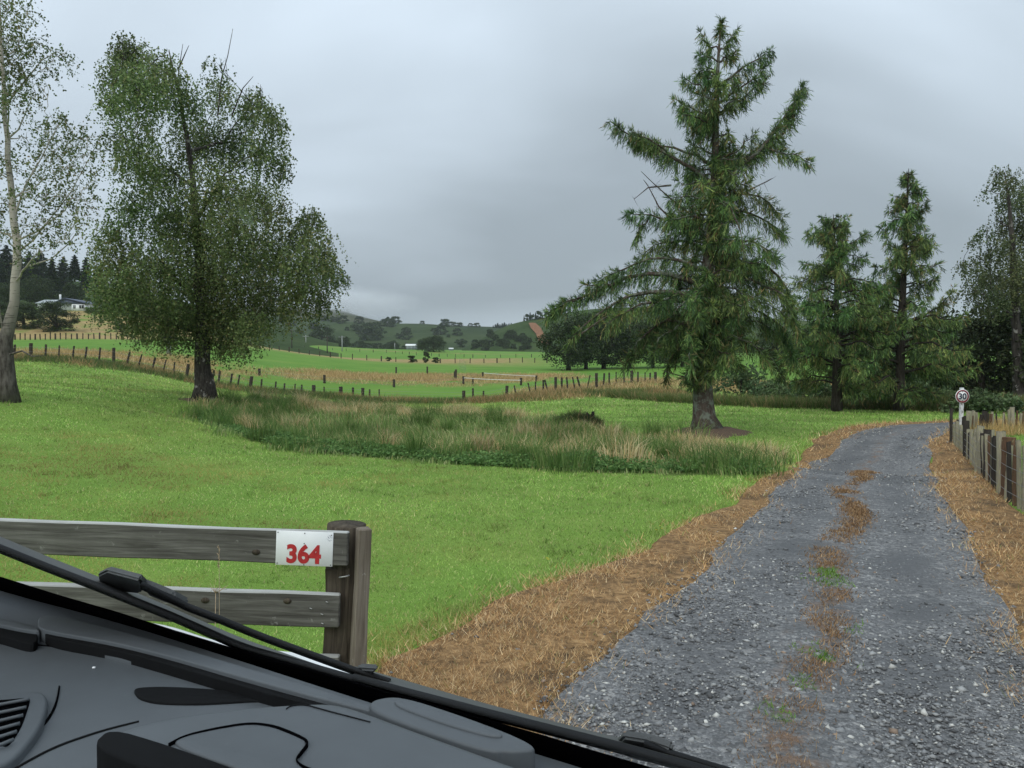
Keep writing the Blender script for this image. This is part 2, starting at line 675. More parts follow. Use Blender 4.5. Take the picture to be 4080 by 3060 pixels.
L_IN = np.concatenate([[(0.0, 1.0), (0.0, 2.0)], L_IN, [(26, 27.6), (40, 28.4)]])
R_IN = gp([(4330, 3060), (4200, 2700), (4082, 2503), (4063, 2460), (4000, 2387), (3938, 2325), (3909, 2209), (3860, 2146), (3812, 2040), (3764, 1982), (3725, 1900), (3710, 1850), (3708, 1800),
           (3740, 1750), (3795, 1712), (3900, 1703), (4080, 1699)])
R_IN = np.concatenate([[(3.1, 1.0), (3.1, 2.6)], R_IN, [(26, 25.4), (40, 26.0)]])
R_OUT = gp([(4500, 2900), (4250, 2300), (4120, 2080), (4066, 2042), (4027, 2015), (3962, 1957), (3918, 1903), (3886, 1868), (3840, 1812), (3806, 1775), (3800, 1740), (3830, 1722), (4080, 1712)])
R_OUT = np.concatenate([[(4.6, 1.0), (4.9, 2.6)], R_OUT, [(26, 24.6), (40, 25.2)]])


def ragged(poly, amp, seed):
    """uneven grown-over edge"""
    q = resample(poly, 420)
    t_ = norm(np.gradient(q, axis=0))
    k_ = np.arange(420) * 0.35
    o_ = (fbm(k_ + seed, k_ * 0 + seed, 0.45, 4) - 0.5) * 2 * amp * np.clip(q[:, 1] / 9, 0.6, 1.2) * np.clip((26 - q[:, 1]) / 4, 0.15, 1)
    return q + np.stack([t_[:, 1], -t_[:, 0]], -1) * o_[:, None]


L_IN, L_OUT, R_IN = ragged(L_IN, 0.22, 3), ragged(L_OUT, 0.3, 8), ragged(R_IN, 0.2, 15)
ROAD_POLY = np.concatenate([L_IN, R_IN[::-1]])
LSTRIP_POLY = np.concatenate([L_OUT, L_IN[::-1]])
RSTRIP_POLY = np.concatenate([R_IN, R_OUT[::-1]])
SWALE_POLY = gq([(425, 905), (470, 925), (540, 950), (620, 972), (760, 985), (1000, 1005), (1300, 1022), (1500, 1028), (1660, 1030), (1675, 1012), (1690, 985), (1600, 975), (1500, 955), (1400, 945), (1300, 940), (1190, 922),
                 (1090, 905), (1000, 890), (900, 893), (850, 880), (790, 868), (690, 868), (600, 870), (520, 868), (450, 878)])
FARLAWN_Y = 50.0

# ------------------------------------------------------------------ ground sheet
NC = 290
ys = np.concatenate([np.linspace(-14, 3, 20, endpoint=False), np.geomspace(3, 700, 330), np.geomspace(740, 2400, 20)])
ts = np.linspace(-1, 1, NC)
ts = np.sign(ts) * (0.75 * np.abs(ts) + 0.25 * np.abs(ts) ** 3)
YY, TT = np.meshgrid(ys, ts, indexing='ij')
XX = TT * (14 + 1.25 * np.maximum(YY, 0))
ZZ = H(XX, YY)
GV = np.stack([XX, YY, ZZ], -1).reshape(-1, 3)
ii = (np.arange(len(ys) - 1)[:, None] * NC + np.arange(NC - 1)[None])
GF = np.stack([ii, ii + 1, ii + NC + 1, ii + NC], -1).reshape(-1, 4)

# what grows where: x = straw (dry rough grass), y = rank green growth, z = pasture, all as 0..1
gx, gy = GV[:, 0], GV[:, 1]
FENCE_LINE = np.array([P(u, v, d)[:2] for u, v, d in [(-700, 1430, 46), (60, 1434, 50), (453, 1448, 50), (740, 1513, 50), (994, 1554, 51), (1250, 1573, 52),
                       (1450, 1583, 53), (1847, 1594, 53), (2017, 1580, 54), (2214, 1560, 55), (2376, 1550, 57), (2487, 1524, 61), (2590, 1520, 64), (2800, 1510, 72)]])
FRONT = np.array([P(u, v, d)[:2] for u, v, d in [(-700, 1460, 45), (60, 1462, 48), (453, 1472, 47.5), (740, 1530, 47.5), (994, 1575, 48), (1250, 1600, 49),
                  (1450, 1620, 45), (1850, 1622, 46), (2100, 1602, 49), (2300, 1595, 50), (2500, 1598, 50), (2740, 1598, 50)]])


def straw_zone(x, y):
    """dry rough grass: 0..1"""
    n = fbm(x, y, 0.11, 4)
    n2 = fbm(x + 50, y, 0.5, 3)
    # signed distance behind the paddock fence
    fy = np.interp(x, FENCE_LINE[:, 0], FENCE_LINE[:, 1])
    b = y - fy
    s = np.zeros_like(x)
    left = np.clip((-19 - x) / 6, 0, 1)
    s = np.maximum(s, left * np.clip(1.3 - abs(b - 11) / 9, 0, 1) * np.clip((n2 - 0.3) * 4, 0, 1))
    mid = np.clip((x + 24) / 5, 0, 1) * np.clip((9 - x) / 5, 0, 1)
    s = np.maximum(s, mid * np.clip(1.5 - abs(b - 27 - 8 * (n - .5)) / 9, 0, 1) * np.clip((n2 - 0.28) * 4, 0, 1))
    rt = np.clip((x + 1) / 3, 0, 1) * np.clip((16 - x) / 4, 0, 1)
    s = np.maximum(s, rt * np.clip(1.6 - abs(b + 1) / 5, 0, 1) * np.clip((n2 - 0.2) * 4, 0, 1))
    s = np.maximum(s, np.clip((x - 14) / 3, 0, 1) * np.clip((44 - x) / 6, 0, 1) * np.clip(1.4 - abs(y - 66) / 12, 0, 1) * np.clip((n - 0.36) * 6, 0, 1))
    # strips across the far fields
    m1 = np.clip(1.5 - abs(y - 178 + 0.12 * x + 14 * (n - 0.5)) / 36, 0, 1) * np.clip((x + 95) / 20, 0, 1) * np.clip((10 - x) / 14, 0, 1)
    s = np.maximum(s, m1 * np.clip((n2 - 0.2) * 5, 0, 1))
    m2 = np.clip(1.4 - abs(y - 330 - 0.1 * x) / 10, 0, 1) * np.clip((n2 - 0.4) * 4, 0, 1) * 0.6
    s = np.maximum(s, m2)
    # dry bank under the house
    kn = np.clip(1.5 - np.hypot((x + 88) / 26, (y - 164) / 28), 0, 1) * 1.6
    s = np.maximum(s, np.clip(kn, 0, 1) * np.clip((n2 - 0.22) * 4, 0, 1))
    s = np.maximum(s, np.clip(1.4 - abs(y - 133) / 9, 0, 1) * np.clip((-58 - x) / 8, 0, 1))
    return np.clip(s, 0, 1)


straw = straw_zone(gx, gy)
rank = inpoly(gx, gy, SWALE_POLY).astype(float)
rank = np.maximum(rank, np.clip(1.2 - seg_dist(gx, gy, FENCE_LINE) / 2.0, 0, 1) * 0.9)
past = np.clip((gy - np.interp(gx, FENCE_LINE[:, 0], FENCE_LINE[:, 1])) / 3, 0, 1)
me = mesh_np('ground', GV, [GF], np.stack([straw, rank, past], -1), True)

m = mat('ground_grass')
t = NT(m)
co = t.n('ShaderNodeTexCoord').outputs['Object']
at = t.n('ShaderNodeSeparateColor', {0: t.attr('Col').outputs['Color']})
big = t.noise(co, 0.16, 4, 0.55, 0.3)
mid = t.noise(co, 1.1, 5, 0.6)
fine = t.noise(co, 22.0, 4, 0.7)
vfine = t.noise(t.mapping(co, (1, 0.45, 1)), 70.0, 3, 0.7)
tex = t.math('ADD', t.math('MULTIPLY', fine, 0.5), t.math('MULTIPLY', vfine, 0.5))
lawn = t.ramp(t.math('ADD', t.math('MULTIPLY', big, 0.6), t.math('MULTIPLY', mid, 0.4)),
              [(0.3, (0.11, 0.19, 0.034)), (0.47, (0.15, 0.255, 0.048)), (0.6, (0.18, 0.265, 0.058)), (0.76, (0.25, 0.25, 0.08))])
pasture = t.ramp(big, [(0.3, (0.095, 0.205, 0.03)), (0.6, (0.13, 0.245, 0.04)), (0.8, (0.19, 0.235, 0.06))])
drycol = t.ramp(mid, [(0.3, (0.17, 0.14, 0.05)), (0.5, (0.33, 0.235, 0.11)), (0.75, (0.44, 0.32, 0.16))])
rankcol = t.ramp(mid, [(0.3, (0.05, 0.085, 0.02)), (0.7, (0.11, 0.14, 0.04))])
c = t.mix(at.outputs[2], lawn, pasture)
c = t.mix(at.outputs[0], c, drycol)
c = t.mix(at.outputs[1], c, rankcol)
c = t.mix(1.0, c, t.ramp(tex, [(0.3, (0.75, 0.75, 0.72)), (0.7, (1.2, 1.2, 1.15))]), 'MULTIPLY')
t.out(t.pbr(c, 0.9, t.bump(tex, 0.7, 0.03), 0.1))
g = obj('ground', me, m)
tag(g, 'mown green lawn running into pasture and rough dry grass', 'ground', None, 'structure')


# ------------------------------------------------------------------ road and dead-grass verges, draped on the ground
def strip(a, b, n, across, dz):
    A, B = resample(a, n), resample(b, n)
    f = np.linspace(0, 1, across)
    X = A[:, None] * (1 - f[None, :, None]) + B[:, None] * f[None, :, None]
    Z = H(X[..., 0], X[..., 1]) + dz
    V = np.concatenate([X, Z[..., None]], -1).reshape(-1, 3)
    i = np.arange(n - 1)[:, None] * across + np.arange(across - 1)[None]
    F = np.stack([i, i + 1, i + across + 1, i + across], -1).reshape(-1, 4)
    return V, F, np.tile(f, n)


def pairup(a, b):
    """resample the two edges so that opposite points face each other"""
    b = resample(b, 400)
    a = resample(a, 300)
    return a, b


M_ROAD = mat('gravel_road')
t = NT(M_ROAD)
co = t.n('ShaderNodeTexCoord').outputs['Object']
ac = t.n('ShaderNodeSeparateColor', {0: t.attr('Col').outputs['Color']}).outputs[0]
vo = t.n('ShaderNodeTexVoronoi', {'Vector': co, 'Scale': 26.0, 'Randomness': 1.0})
vo2 = t.n('ShaderNodeTexVoronoi', {'Vector': co, 'Scale': 70.0, 'Randomness': 1.0})
sc1 = t.n('ShaderNodeSeparateColor', {0: vo.outputs['Color']}).outputs[0]
sc2 = t.n('ShaderNodeSeparateColor', {0: vo2.outputs['Color']}).outputs[1]
stone = t.ramp(sc1, [(0.0, (0.068, 0.069, 0.069)), (0.5, (0.13, 0.132, 0.134)), (0.85, (0.215, 0.217, 0.216)), (1.0, (0.38, 0.37, 0.35))])
stone2 = t.ramp(sc2, [(0.0, (0.068, 0.069, 0.069)), (0.6, (0.13, 0.132, 0.134)), (1.0, (0.28, 0.28, 0.28))])
c = t.mix(0.5, stone, stone2)
wet = t.noise(co, 0.9, 5, 0.6, 0.5)
c = t.mix(t.rng(wet, 0.48, 0.62, 0.0, 0.65), c, (0.078, 0.079, 0.08))
trk = t.noise(t.mapping(co, (1.0, 1.0, 1.0)), 5.0, 5, 0.7)
mid_d = t.math('ABSOLUTE', t.math('SUBTRACT', ac, 0.47))
rut = t.math('ABSOLUTE', t.math('SUBTRACT', t.math('ABSOLUTE', t.math('SUBTRACT', ac, 0.48)), 0.24))
c = t.mix(t.math('MULTIPLY', t.rng(rut, 0.04, 0.13, 1.0, 0.0), t.rng(wet, 0.36, 0.56, 0.1, 0.75)), c, (0.088, 0.09, 0.093))
strawm = t.math('MULTIPLY', t.rng(mid_d, 0.02, 0.085, 1.0, 0.0), t.rng(trk, 0.5, 0.62, 0, .75))
c = t.mix(strawm, c, (0.16, 0.095, 0.055))
d1 = t.math('SUBTRACT', 1.0, vo.outputs['Distance'])
rg = t.rng(wet, 0.45, 0.65, 0.75, 0.5)
t.out(t.pbr(c, rg, t.bump(d1, 0.8, 0.02), 0.3))
a_, b_ = L_IN, R_IN
RA, RB = resample(L_IN, 260), resample(R_IN, 260)


def match_edges(a, b, n=260):
    """walk both edges together: each point of a with the nearest later point of b"""
    A, B = resample(a, n), resample(b, 900)
    out, k = [], 0
    for p in A:
        d = np.hypot(B[:, 0] - p[0], B[:, 1] - p[1])
        d[:k] = 1e9
        d[k + 40:] += 1.0
        k = max(k, int(np.argmin(d)))
        out.append(B[k])
    return A, np.array(out)


def strip2(a, b, across, dz, n=260):
    A, B = match_edges(a, b, n)
    f = np.linspace(0, 1, across)
    X = A[:, None] * (1 - f[None, :, None]) + B[:, None] * f[None, :, None]
    Z = H(X[..., 0], X[..., 1]) + dz
    V = np.concatenate([X, Z[..., None]], -1).reshape(-1, 3)
    i = np.arange(n - 1)[:, None] * across + np.arange(across - 1)[None]
    F = np.stack([i, i + 1, i + across + 1, i + across], -1).reshape(-1, 4)
    return V, F, np.tile(f, n)


V, F, f = strip2(L_IN, R_IN, 40, 0.03)
# wheel ruts and a low crown between them
ctr = np.exp(-((f - 0.47) / 0.10) ** 2)
V[:, 2] += 0.022 * ctr + (fbm(V[:, 0], V[:, 1], 1.6, 3) - 0.5) * 0.03
road_me = mesh_np('road', V, [F], np.stack([f, f, f], -1), True)
o = obj('road', road_me, M_ROAD)
tag(o, 'grey gravel driveway curving away to the right past the trees', 'road', None, 'structure')

M_DEAD = mat('dead_grass_soil')
t = NT(M_DEAD)
co = t.n('ShaderNodeTexCoord').outputs['Object']
a1 = t.noise(co, 1.5, 5, 0.6)
a2 = t.noise(co, 14, 5, 0.7, 0.5)
c = t.ramp(a2, [(0.28, (0.055, 0.038, 0.022)), (0.45, (0.19, 0.115, 0.055)), (0.62, (0.35, 0.22, 0.105)), (0.8, (0.46, 0.32, 0.17))])
c = t.mix(t.rng(a1, 0.5, 0.66, 0, 0.75), c, (0.075, 0.055, 0.037))
t.out(t.pbr(c, 0.95, t.bump(a2, 0.8, 0.03), 0.1))
for A, B, lb in ((L_OUT, L_IN, 'strip of sprayed brown dead grass between lawn and gravel'), (R_IN, R_OUT, 'strip of brown dead grass between gravel and paling fence')):
    inner = B if A is L_OUT else A
    t_ = norm(np.gradient(inner, axis=0))
    under = inner + np.stack([t_[:, 1], -t_[:, 0]], -1) * (0.12 if A is L_OUT else -0.12)      # runs in under the gravel
    V, F, f = strip2(A if A is L_OUT else under, under if A is L_OUT else B, 24, 0.0)
    fr = f if A is L_OUT else 1 - f                                                         # 1 at the gravel side
    V[:, 2] += 0.026 * np.clip(fr * 12, -0.5, 1) + np.sin(fr * math.pi) * 0.015 - 0.03 * np.clip((fr - 0.86) / 0.06, 0, 1)
    o = obj('verge_ground', mesh_np('verge', V, [F], None, True), M_DEAD)
    tag(o, lb, 'verge', None, 'structure')

# ------------------------------------------------------------------ grass, straw and gravel as real geometry
def in_view(x, y, m=1.5):
    return np.abs(x) < 0.72 * y + m


def blades(X, Y, Z, hgt, wid, lean, cols, rng, segs=1, az=None, dome=0.0):
    """tapered blades standing at (X, Y, Z)"""
    n = len(X)
    th = rng.uniform(0, 2 * math.pi, n)
    la = rng.uniform(0, 2 * math.pi, n) if az is None else az + rng.normal(0, 0.7, n)
    D = np.stack([np.cos(la), np.sin(la), np.zeros(n)], -1) * np.asarray(lean)[:, None]
    B = np.stack([np.cos(th), np.sin(th), np.zeros(n)], -1) * (wid / 2)[:, None]
    p0 = np.stack([X, Y, Z], -1)
    up = np.array([0, 0, 1.0])
    if segs == 1:
        tip = p0 + up * hgt[:, None] * np.sqrt(np.clip(1 - lean ** 2, 0.05, 1))[:, None] + D * hgt[:, None]
        V = np.stack([p0 - B, p0 + B, tip], 1).reshape(-1, 3)
        F = np.arange(3 * n).reshape(-1, 3)
        return V, [F], np.repeat(cols, 3, 0)
    k = np.sqrt(np.clip(1 - lean ** 2, 0.05, 1))
    mid = p0 + up * (hgt * 0.6)[:, None] + D * (hgt * 0.28)[:, None]
    tip = p0 + up * (hgt * (0.5 + 0.5 * k))[:, None] + D * (hgt * 0.95)[:, None]
    V = np.stack([p0 - B, p0 + B, mid + B * .8, mid - B * .8, tip], 1).reshape(-1, 3)
    i = np.arange(n)[:, None] * 5
    return V, [i + np.array([[3, 2, 4]]), i + np.array([[0, 1, 2, 3]])], np.repeat(cols, 5, 0)


def pal(n, stops, wts, rng, jit=0.15):
    stops = np.array(stops, float)
    k = rng.choice(len(stops), n, p=np.array(wts) / np.sum(wts))
    return stops[k] * (1 + rng.normal(0, jit, (n, 1))).clip(0.5, 1.6)


rng = np.random.default_rng(11)


def sample_fan(k, y0, y1, m=1.5, gap=0.72):
    """points with density k / y^2 in front of the camera"""
    n = int(2 * gap * k * math.log(y1 / y0) * 1.25)
    y = y0 * (y1 / y0) ** rng.random(n)
    x = rng.uniform(-1, 1, n) * (gap * y + m)
    return x, y


# lawn
x, y = sample_fan(98000, 2.6, 52)
ok = ~inpoly(x, y, np.concatenate([L_OUT, R_OUT[::-1]])) & ~inpoly(x, y, SWALE_POLY)
x, y = x[ok], y[ok]
n = len(x)
pt = fbm(x, y, 0.35, 4)
pt2 = fbm(x + 31, y + 7, 1.4, 3)
h = (0.017 + 0.0017 * y) * rng.uniform(0.6, 1.4, n) * (0.7 + 0.7 * pt2)
edge = seg_dist(x, y, L_OUT)
h *= 1 + 1.5 * np.exp(-(edge / 0.35) ** 2) + 0.9 * np.clip((fbm(x + 77, y + 5, 3.5, 3) - 0.58) * 8, 0, 1)
wd = (0.0024 + 0.0009 * y) * rng.uniform(0.7, 1.3, n)
c = pal(n, [(0.24, 0.395, 0.08), (0.30, 0.47, 0.105), (0.36, 0.51, 0.15), (0.54, 0.50, 0.24), (0.13, 0.23, 0.05)], [3, 4, 2.5, 1.4, 1.5], rng, 0.2)
dry = np.clip((pt * 0.6 + pt2 * 0.4 - 0.41) * 6.5 * np.clip((1.0 - x) / 4, .12, 1) * np.clip((22 - y) / 8, .3, 1), 0, 1)[:, None] * 0.85
c = c * (1 - dry) + np.array([0.36, 0.315, 0.105]) * dry
mow = 0.92 + 0.16 * (np.sin((y * 0.9 + 0.25 * x) * 3.3 + 2 * pt) > 0)        # faint mower passes
c = c * np.where(y > 17, mow, 1.0)[:, None] * np.clip(0.45 + 1.1 * fbm(x + 9, y + 60, 0.7, 4), 0.66, 1.3)[:, None] * np.clip(1.2 - 1.6 * np.clip(fbm(x + 77, y + 5, 3.5, 3) - 0.55, 0, 1), 0.7, 1.05)[:, None]
sp = ground([1390], [2062])[0]
soil = np.exp(-(((x - sp[0]) / 0.42) ** 2 + ((y - sp[1]) / 0.22) ** 2) * 1.2)
kp_ = rng.random(n) > soil * 0.9
V, F, cc = blades(x[kp_], y[kp_], H(x[kp_], y[kp_]) - 0.003, h[kp_], wd[kp_], rng.uniform(0.35, 0.93, n)[kp_], c[kp_], rng)
dd_ = ground([2185, 2180, 2630, 2615, 2637, 1730, 1660, 1285, 1615, 1462, 2964, 1748, 1392], [2248, 2243, 2110, 2128, 2122, 2010, 2050, 2042, 1990, 2110, 1990, 2012, 2085])
dA = rng.uniform(0, 6.28, (len(dd_), 5))
dV = np.stack([dd_ + np.array([math.cos(k * 1.257), math.sin(k * 1.257), 0]) * 0.017 + np.array([0, 0, 0.055]) for k in range(5)], 1).reshape(-1, 3)
dF = (np.arange(len(dd_))[:, None] * 5 + np.array([[0, 1, 2, 3, 4]]))
n0 = len(V)
V = np.concatenate([V, dV])
cc = np.concatenate([cc, np.tile([0.75, 0.55, 0.02], (len(dV), 1))])
F = [F[0], np.concatenate([dF[:, [0, 1, 2, 3]], dF[:, [0, 3, 4, 4]]])[:len(dd_)] + n0]
o = obj('lawn_grass', mesh_np('lawn_grass', V, F, cc), M_BLADE)
tag(o, 'short mown grass blades covering the near lawn', 'grass', None, 'stuff')

# dead straw on the verges
x, y = sample_fan(215000, 2.4, 30)
j = rng.normal(0, 0.2, (2, len(x)))
ok = (inpoly(x + j[0], y + j[1], LSTRIP_POLY) | inpoly(x + j[0], y + j[1], RSTRIP_POLY))
x, y = x[ok], y[ok]
n = len(x)
cl_ = fbm(x, y, 2.2, 3)
hole = fbm(x + 40, y + 13, 1.1, 3)
kp = rng.random(n) < np.clip((cl_ - 0.25) * 3.2, 0.12, 1) * np.clip((0.68 - hole) * 6, 0.4, 1)
x, y, cl_ = x[kp], y[kp], cl_[kp]
n = len(x)
h = (0.042 + 0.003 * y) * rng.uniform(0.4, 1.8, n) * (0.5 + cl_)
wd = (0.0016 + 0.0008 * y) * rng.uniform(0.6, 1.3, n)
c = pal(n, [(0.55, 0.34, 0.155), (0.68, 0.48, 0.25), (0.34, 0.18, 0.075), (0.80, 0.63, 0.38), (0.19, 0.24, 0.07)], [4, 3.2, 2.6, 1.5, 0.5], rng, 0.2)
V, F, cc = blades(x, y, H(x, y) + 0.018, h, wd, rng.uniform(0.55, 0.985, n), c, rng)
o = obj('dead_grass', mesh_np('dead_grass', V, F, cc), M_STRAW)
tag(o, 'matted brown dead grass lying along the edges of the gravel', 'grass', None, 'stuff')

# stones on the road
x, y = sample_fan(52000, 2.4, 26)
ok = inpoly(x + rng.normal(0, 0.05, len(x)), y + rng.normal(0, 0.05, len(x)), ROAD_POLY)
ok2 = (inpoly(x, y, LSTRIP_POLY) | inpoly(x, y, RSTRIP_POLY)) & (rng.random(len(x)) < 0.012 + 0.5 * np.exp(-(np.minimum(seg_dist(x, y, L_IN), seg_dist(x, y, R_IN)) / 0.12) ** 2))
ok |= ok2
x, y = x[ok], y[ok]
bare = fbm(x, y, 0.9, 3)
dl_, dr_ = seg_dist(x, y, L_IN), seg_dist(x, y, R_IN)
ft = dl_ / (dl_ + dr_)
rut = np.exp(-((np.abs(ft - 0.48) - 0.24) / 0.10) ** 2)
kp = rng.random(len(x)) < np.clip((bare - 0.22) * 3.2, 0.25, 1) * (1 - 0.55 * rut * np.clip((0.62 - bare) * 5, 0, 1))
x, y = x[kp], y[kp]
n = len(x)
base8 = np.array([[1, 0, 0], [-1, 0, 0], [0, 1, 0], [0, -1, 0], [0, 0, 1], [0, 0, -1]], float)
oct_f = np.array([[0, 2, 4], [2, 1, 4], [1, 3, 4], [3, 0, 4], [2, 0, 5], [1, 2, 5], [3, 1, 5], [0, 3, 5]])
r = np.exp(rng.normal(math.log(0.0085), 0.42, n)).clip(0.004, 0.03) * (0.75 + 0.055 * y)
dcen = seg_dist(x, y, 0.53 * resample(L_IN, 60) + 0.47 * resample(R_IN, 60))
r *= 1 + 0.9 * np.exp(-(dcen / 0.45) ** 2) * np.clip((10 - y) / 4, 0, 1) * rng.uniform(0, 1, n)
r = np.where((rng.random(n) < 0.10) & (y < 10), r * rng.uniform(1.4, 2.2, n), r).clip(0, 0.034)
a = rng.uniform(0, 2 * math.pi, n)
Bv = base8[None] * rng.uniform(0.55, 1.25, (n, 6, 1)) * np.array([1.15, 0.85, 0.55])
Bv = Bv + rng.normal(0, 0.16, (n, 6, 3))
ca, sa = np.cos(a)[:, None], np.sin(a)[:, None]
Bv = np.stack([Bv[..., 0] * ca - Bv[..., 1] * sa, Bv[..., 0] * sa + Bv[..., 1] * ca, Bv[..., 2]], -1)
zr = H(x, y) + 0.03
V = (Bv * r[:, None, None] + np.stack([x, y, zr + r * 0.2], -1)[:, None]).reshape(-1, 3)
F = (np.arange(n)[:, None, None] * 6 + oct_f[None]).reshape(-1, 3)
c = pal(n, [(0.135, 0.138, 0.140), (0.195, 0.20, 0.203), (0.275, 0.278, 0.272), (0.46, 0.455, 0.42), (0.26, 0.19, 0.14), (0.09, 0.091, 0.091)], [4, 4, 2.8, 0.9, 0.2, 1.4], rng, 0.15)
M_STONE = mat('stone')
t = NT(M_STONE)
t.out(t.pbr(t.attr('Col').outputs['Color'], 0.7, None, 0.3))
o = obj('gravel', mesh_np('gravel', V, [F], np.repeat(c, 6, 0)), M_STONE)
tag(o, 'loose grey gravel stones lying on the driveway', 'gravel', None, 'stuff')

# dry debris and small weeds along the middle of the drive
cen = 0.53 * resample(L_IN, 200) + 0.47 * resample(R_IN, 200)
cen = cen[(cen[:, 1] > 2.5) & (cen[:, 1] < 17)]
k = rng.integers(0, len(cen), 26000)
x = cen[k, 0] + rng.normal(0, 0.10, len(k)) + 0.10 * np.sin(cen[k, 1] * 1.3)
y = cen[k, 1] + rng.normal(0, 0.1, len(k))
cl_ = fbm(x + 5, y + 3, 2.6, 3)
kp = rng.random(len(x)) < np.clip((cl_ - 0.27) * 3, 0, 1)
x, y = x[kp], y[kp]
n = len(x)
green = (fbm(x + 90, y, 3.1, 2) > 0.66) & (y < 8)
h = rng.uniform(0.015, 0.05, n) * (1 + 0.03 * y)
c = pal(n, [(0.30, 0.185, 0.095), (0.21, 0.125, 0.065), (0.42, 0.29, 0.16)], [3, 3, 1.5], rng, 0.2)
c[green] = pal(int(green.sum()), [(0.10, 0.20, 0.03), (0.16, 0.27, 0.05)], [1, 1], rng)
V, F, cc = blades(x, y, H(x, y) + 0.045, h, (0.002 + 0.0009 * y) * rng.uniform(0.7, 1.6, n), rng.uniform(0.4, 0.97, n), c, rng)
o = obj('drive_weeds', mesh_np('drive_weeds', V, F, cc), M_STRAW)
tag(o, 'dry brown litter and small weeds between the wheel tracks', 'weeds', None, 'stuff')

# rank grass in the swale
x = rng.uniform(-14, 11, 225000)
y = rng.uniform(13.5, 33, len(x))
jx = rng.normal(0, 0.18, (2, len(x)))
jx = jx + (fbm(x + 21, y + 33, 0.9, 3) - 0.5) * 1.6
ok = inpoly(x + jx[0], y + jx[1], SWALE_POLY)
x, y = x[ok], y[ok]
n = len(x)
pt = fbm(x, y, 0.28, 4)
pt2 = fbm(x + 11, y + 40, 0.75, 3)
nearedge = seg_dist(x, y, gq([(425, 905), (540, 950), (620, 972), (760, 985), (1000, 1005), (1300, 1022), (1660, 1030)]))
tus = fbm(x + 3, y + 8, 1.5, 3)
h = (0.09 + 0.34 * pt2 * (0.4 + 1.15 * tus)) * rng.uniform(0.4, 1.4, n)
h *= np.clip(0.45 + nearedge / 3.0, 0.45, 1.15)
wd = rng.uniform(0.012, 0.027, n)
green = pal(n, [(0.13, 0.22, 0.055), (0.18, 0.29, 0.075), (0.26, 0.34, 0.115), (0.34, 0.37, 0.17)], [3, 3, 2.6, 1.8], rng)
green *= np.clip(0.62 + 0.75 * fbm(x + 70, y + 20, 0.5, 3), 0.7, 1.2)[:, None]
gold = pal(n, [(0.60, 0.47, 0.23), (0.50, 0.36, 0.16), (0.72, 0.61, 0.35)], [2, 2, 1.5], rng)
isg = rng.random(n) < np.clip((pt - 0.40) * 5 + 0.14 * (x > 0) + 0.06, 0.06, 0.85) * np.clip((nearedge - 0.4) / 2.0, 0.08, 1)
c = np.where(isg[:, None], gold, green)
h = np.where(isg, h * 1.2, h)
wd = np.where(isg, wd * 0.7, wd)
gust = 0.6 + fbm(x, y, 0.4, 2) * 2.5
V, F, cc = blades(x, y, H(x, y) - 0.01, h, wd, rng.uniform(0.3, 0.97, n), c, rng, 2, az=gust)
# arching tussocks and pale seed stalks
tx = rng.uniform(-13, 10, 520)
ty = rng.uniform(14, 31, 520)
ok = inpoly(tx, ty, SWALE_POLY)
tx, ty = tx[ok][:190], ty[ok][:190]
k = np.repeat(np.arange(len(tx)), 140)
ang = rng.uniform(0, 6.283, len(k))
rad = rng.random(len(k)) ** 0.6 * rng.uniform(0.15, 0.75, len(tx))[k]
x2, y2 = tx[k] + np.cos(ang) * rad, ty[k] + np.sin(ang) * rad
sz = rng.uniform(0.35, 0.8, len(tx))
kind = rng.random(len(tx)) * 0.93 + 0.28 * (tx > 0) * (ty > 18.5)
c2 = np.where((kind > 0.78)[k][:, None], pal(len(k), [(0.60, 0.47, 0.24), (0.68, 0.58, 0.34), (0.46, 0.33, 0.15)], [2, 2, 1], rng), pal(len(k), [(0.10, 0.19, 0.045), (0.15, 0.26, 0.065), (0.23, 0.31, 0.10)], [3, 3, 2], rng))
th_ = np.where((kind > 0.78)[k], 0.75, 0.95)
c2 = c2 * rng.uniform(0.72, 1.05, len(tx))[k][:, None]
V2, F2, cc2 = blades(x2, y2, H(x2, y2) - 0.01, sz[k] * rng.uniform(0.55, 1.1, len(k)), rng.uniform(0.009, 0.018, len(k)), rng.uniform(0.1, 0.98, len(k)) * th_, c2, rng, 2, az=ang)
# leafy weeds along the near edge
EDGE = gq([(425, 905), (540, 950), (620, 972), (760, 985), (1000, 1005), (1300, 1022), (1660, 1030)])
er = resample(EDGE, 500)
k = rng.integers(0, 500, 34000)
e_ = np.abs(rng.normal(0, 0.75, len(k)))
lump = fbm(er[k, 0] * 1.3, e_ + 5, 1.0, 3)
ok = rng.random(len(k)) < np.clip((lump - 0.3) * 4, 0.05, 1)
k, e_, lump = k[ok], e_[ok], lump[ok]
wx, wy = er[k, 0] + rng.normal(0, .05, len(k)) + 0.15 * e_, er[k, 1] + e_ + 0.05
wz = H(wx, wy) + rng.random(len(k)) ** 0.8 * (0.10 + 0.30 * lump) * np.clip(0.4 + e_, 0.4, 1)
A_ = rng.normal(size=(len(k), 3)) * np.array([1, 1, 0.45])
V3, F3 = leaf_quads(np.stack([wx, wy, wz], -1), A_, rng.uniform(0.05, 0.12, len(k)), rng.uniform(0.03, 0.06, len(k)), rng)
c3 = np.repeat(pal(len(k), [(0.09, 0.18, 0.05), (0.13, 0.245, 0.07), (0.19, 0.31, 0.095)], [3, 3, 1.5], rng), 4, 0)
n1_, n2_ = len(V), len(V) + len(V2)
V = np.concatenate([V, V2, V3])
F = [np.concatenate([F[0], F2[0] + n1_]), np.concatenate([F[1], F2[1] + n1_, F3 + n2_])]
cc = np.concatenate([cc, cc2, c3])
o = obj('swale_grass', mesh_np('swale_grass', V, F, cc), M_BLADE)
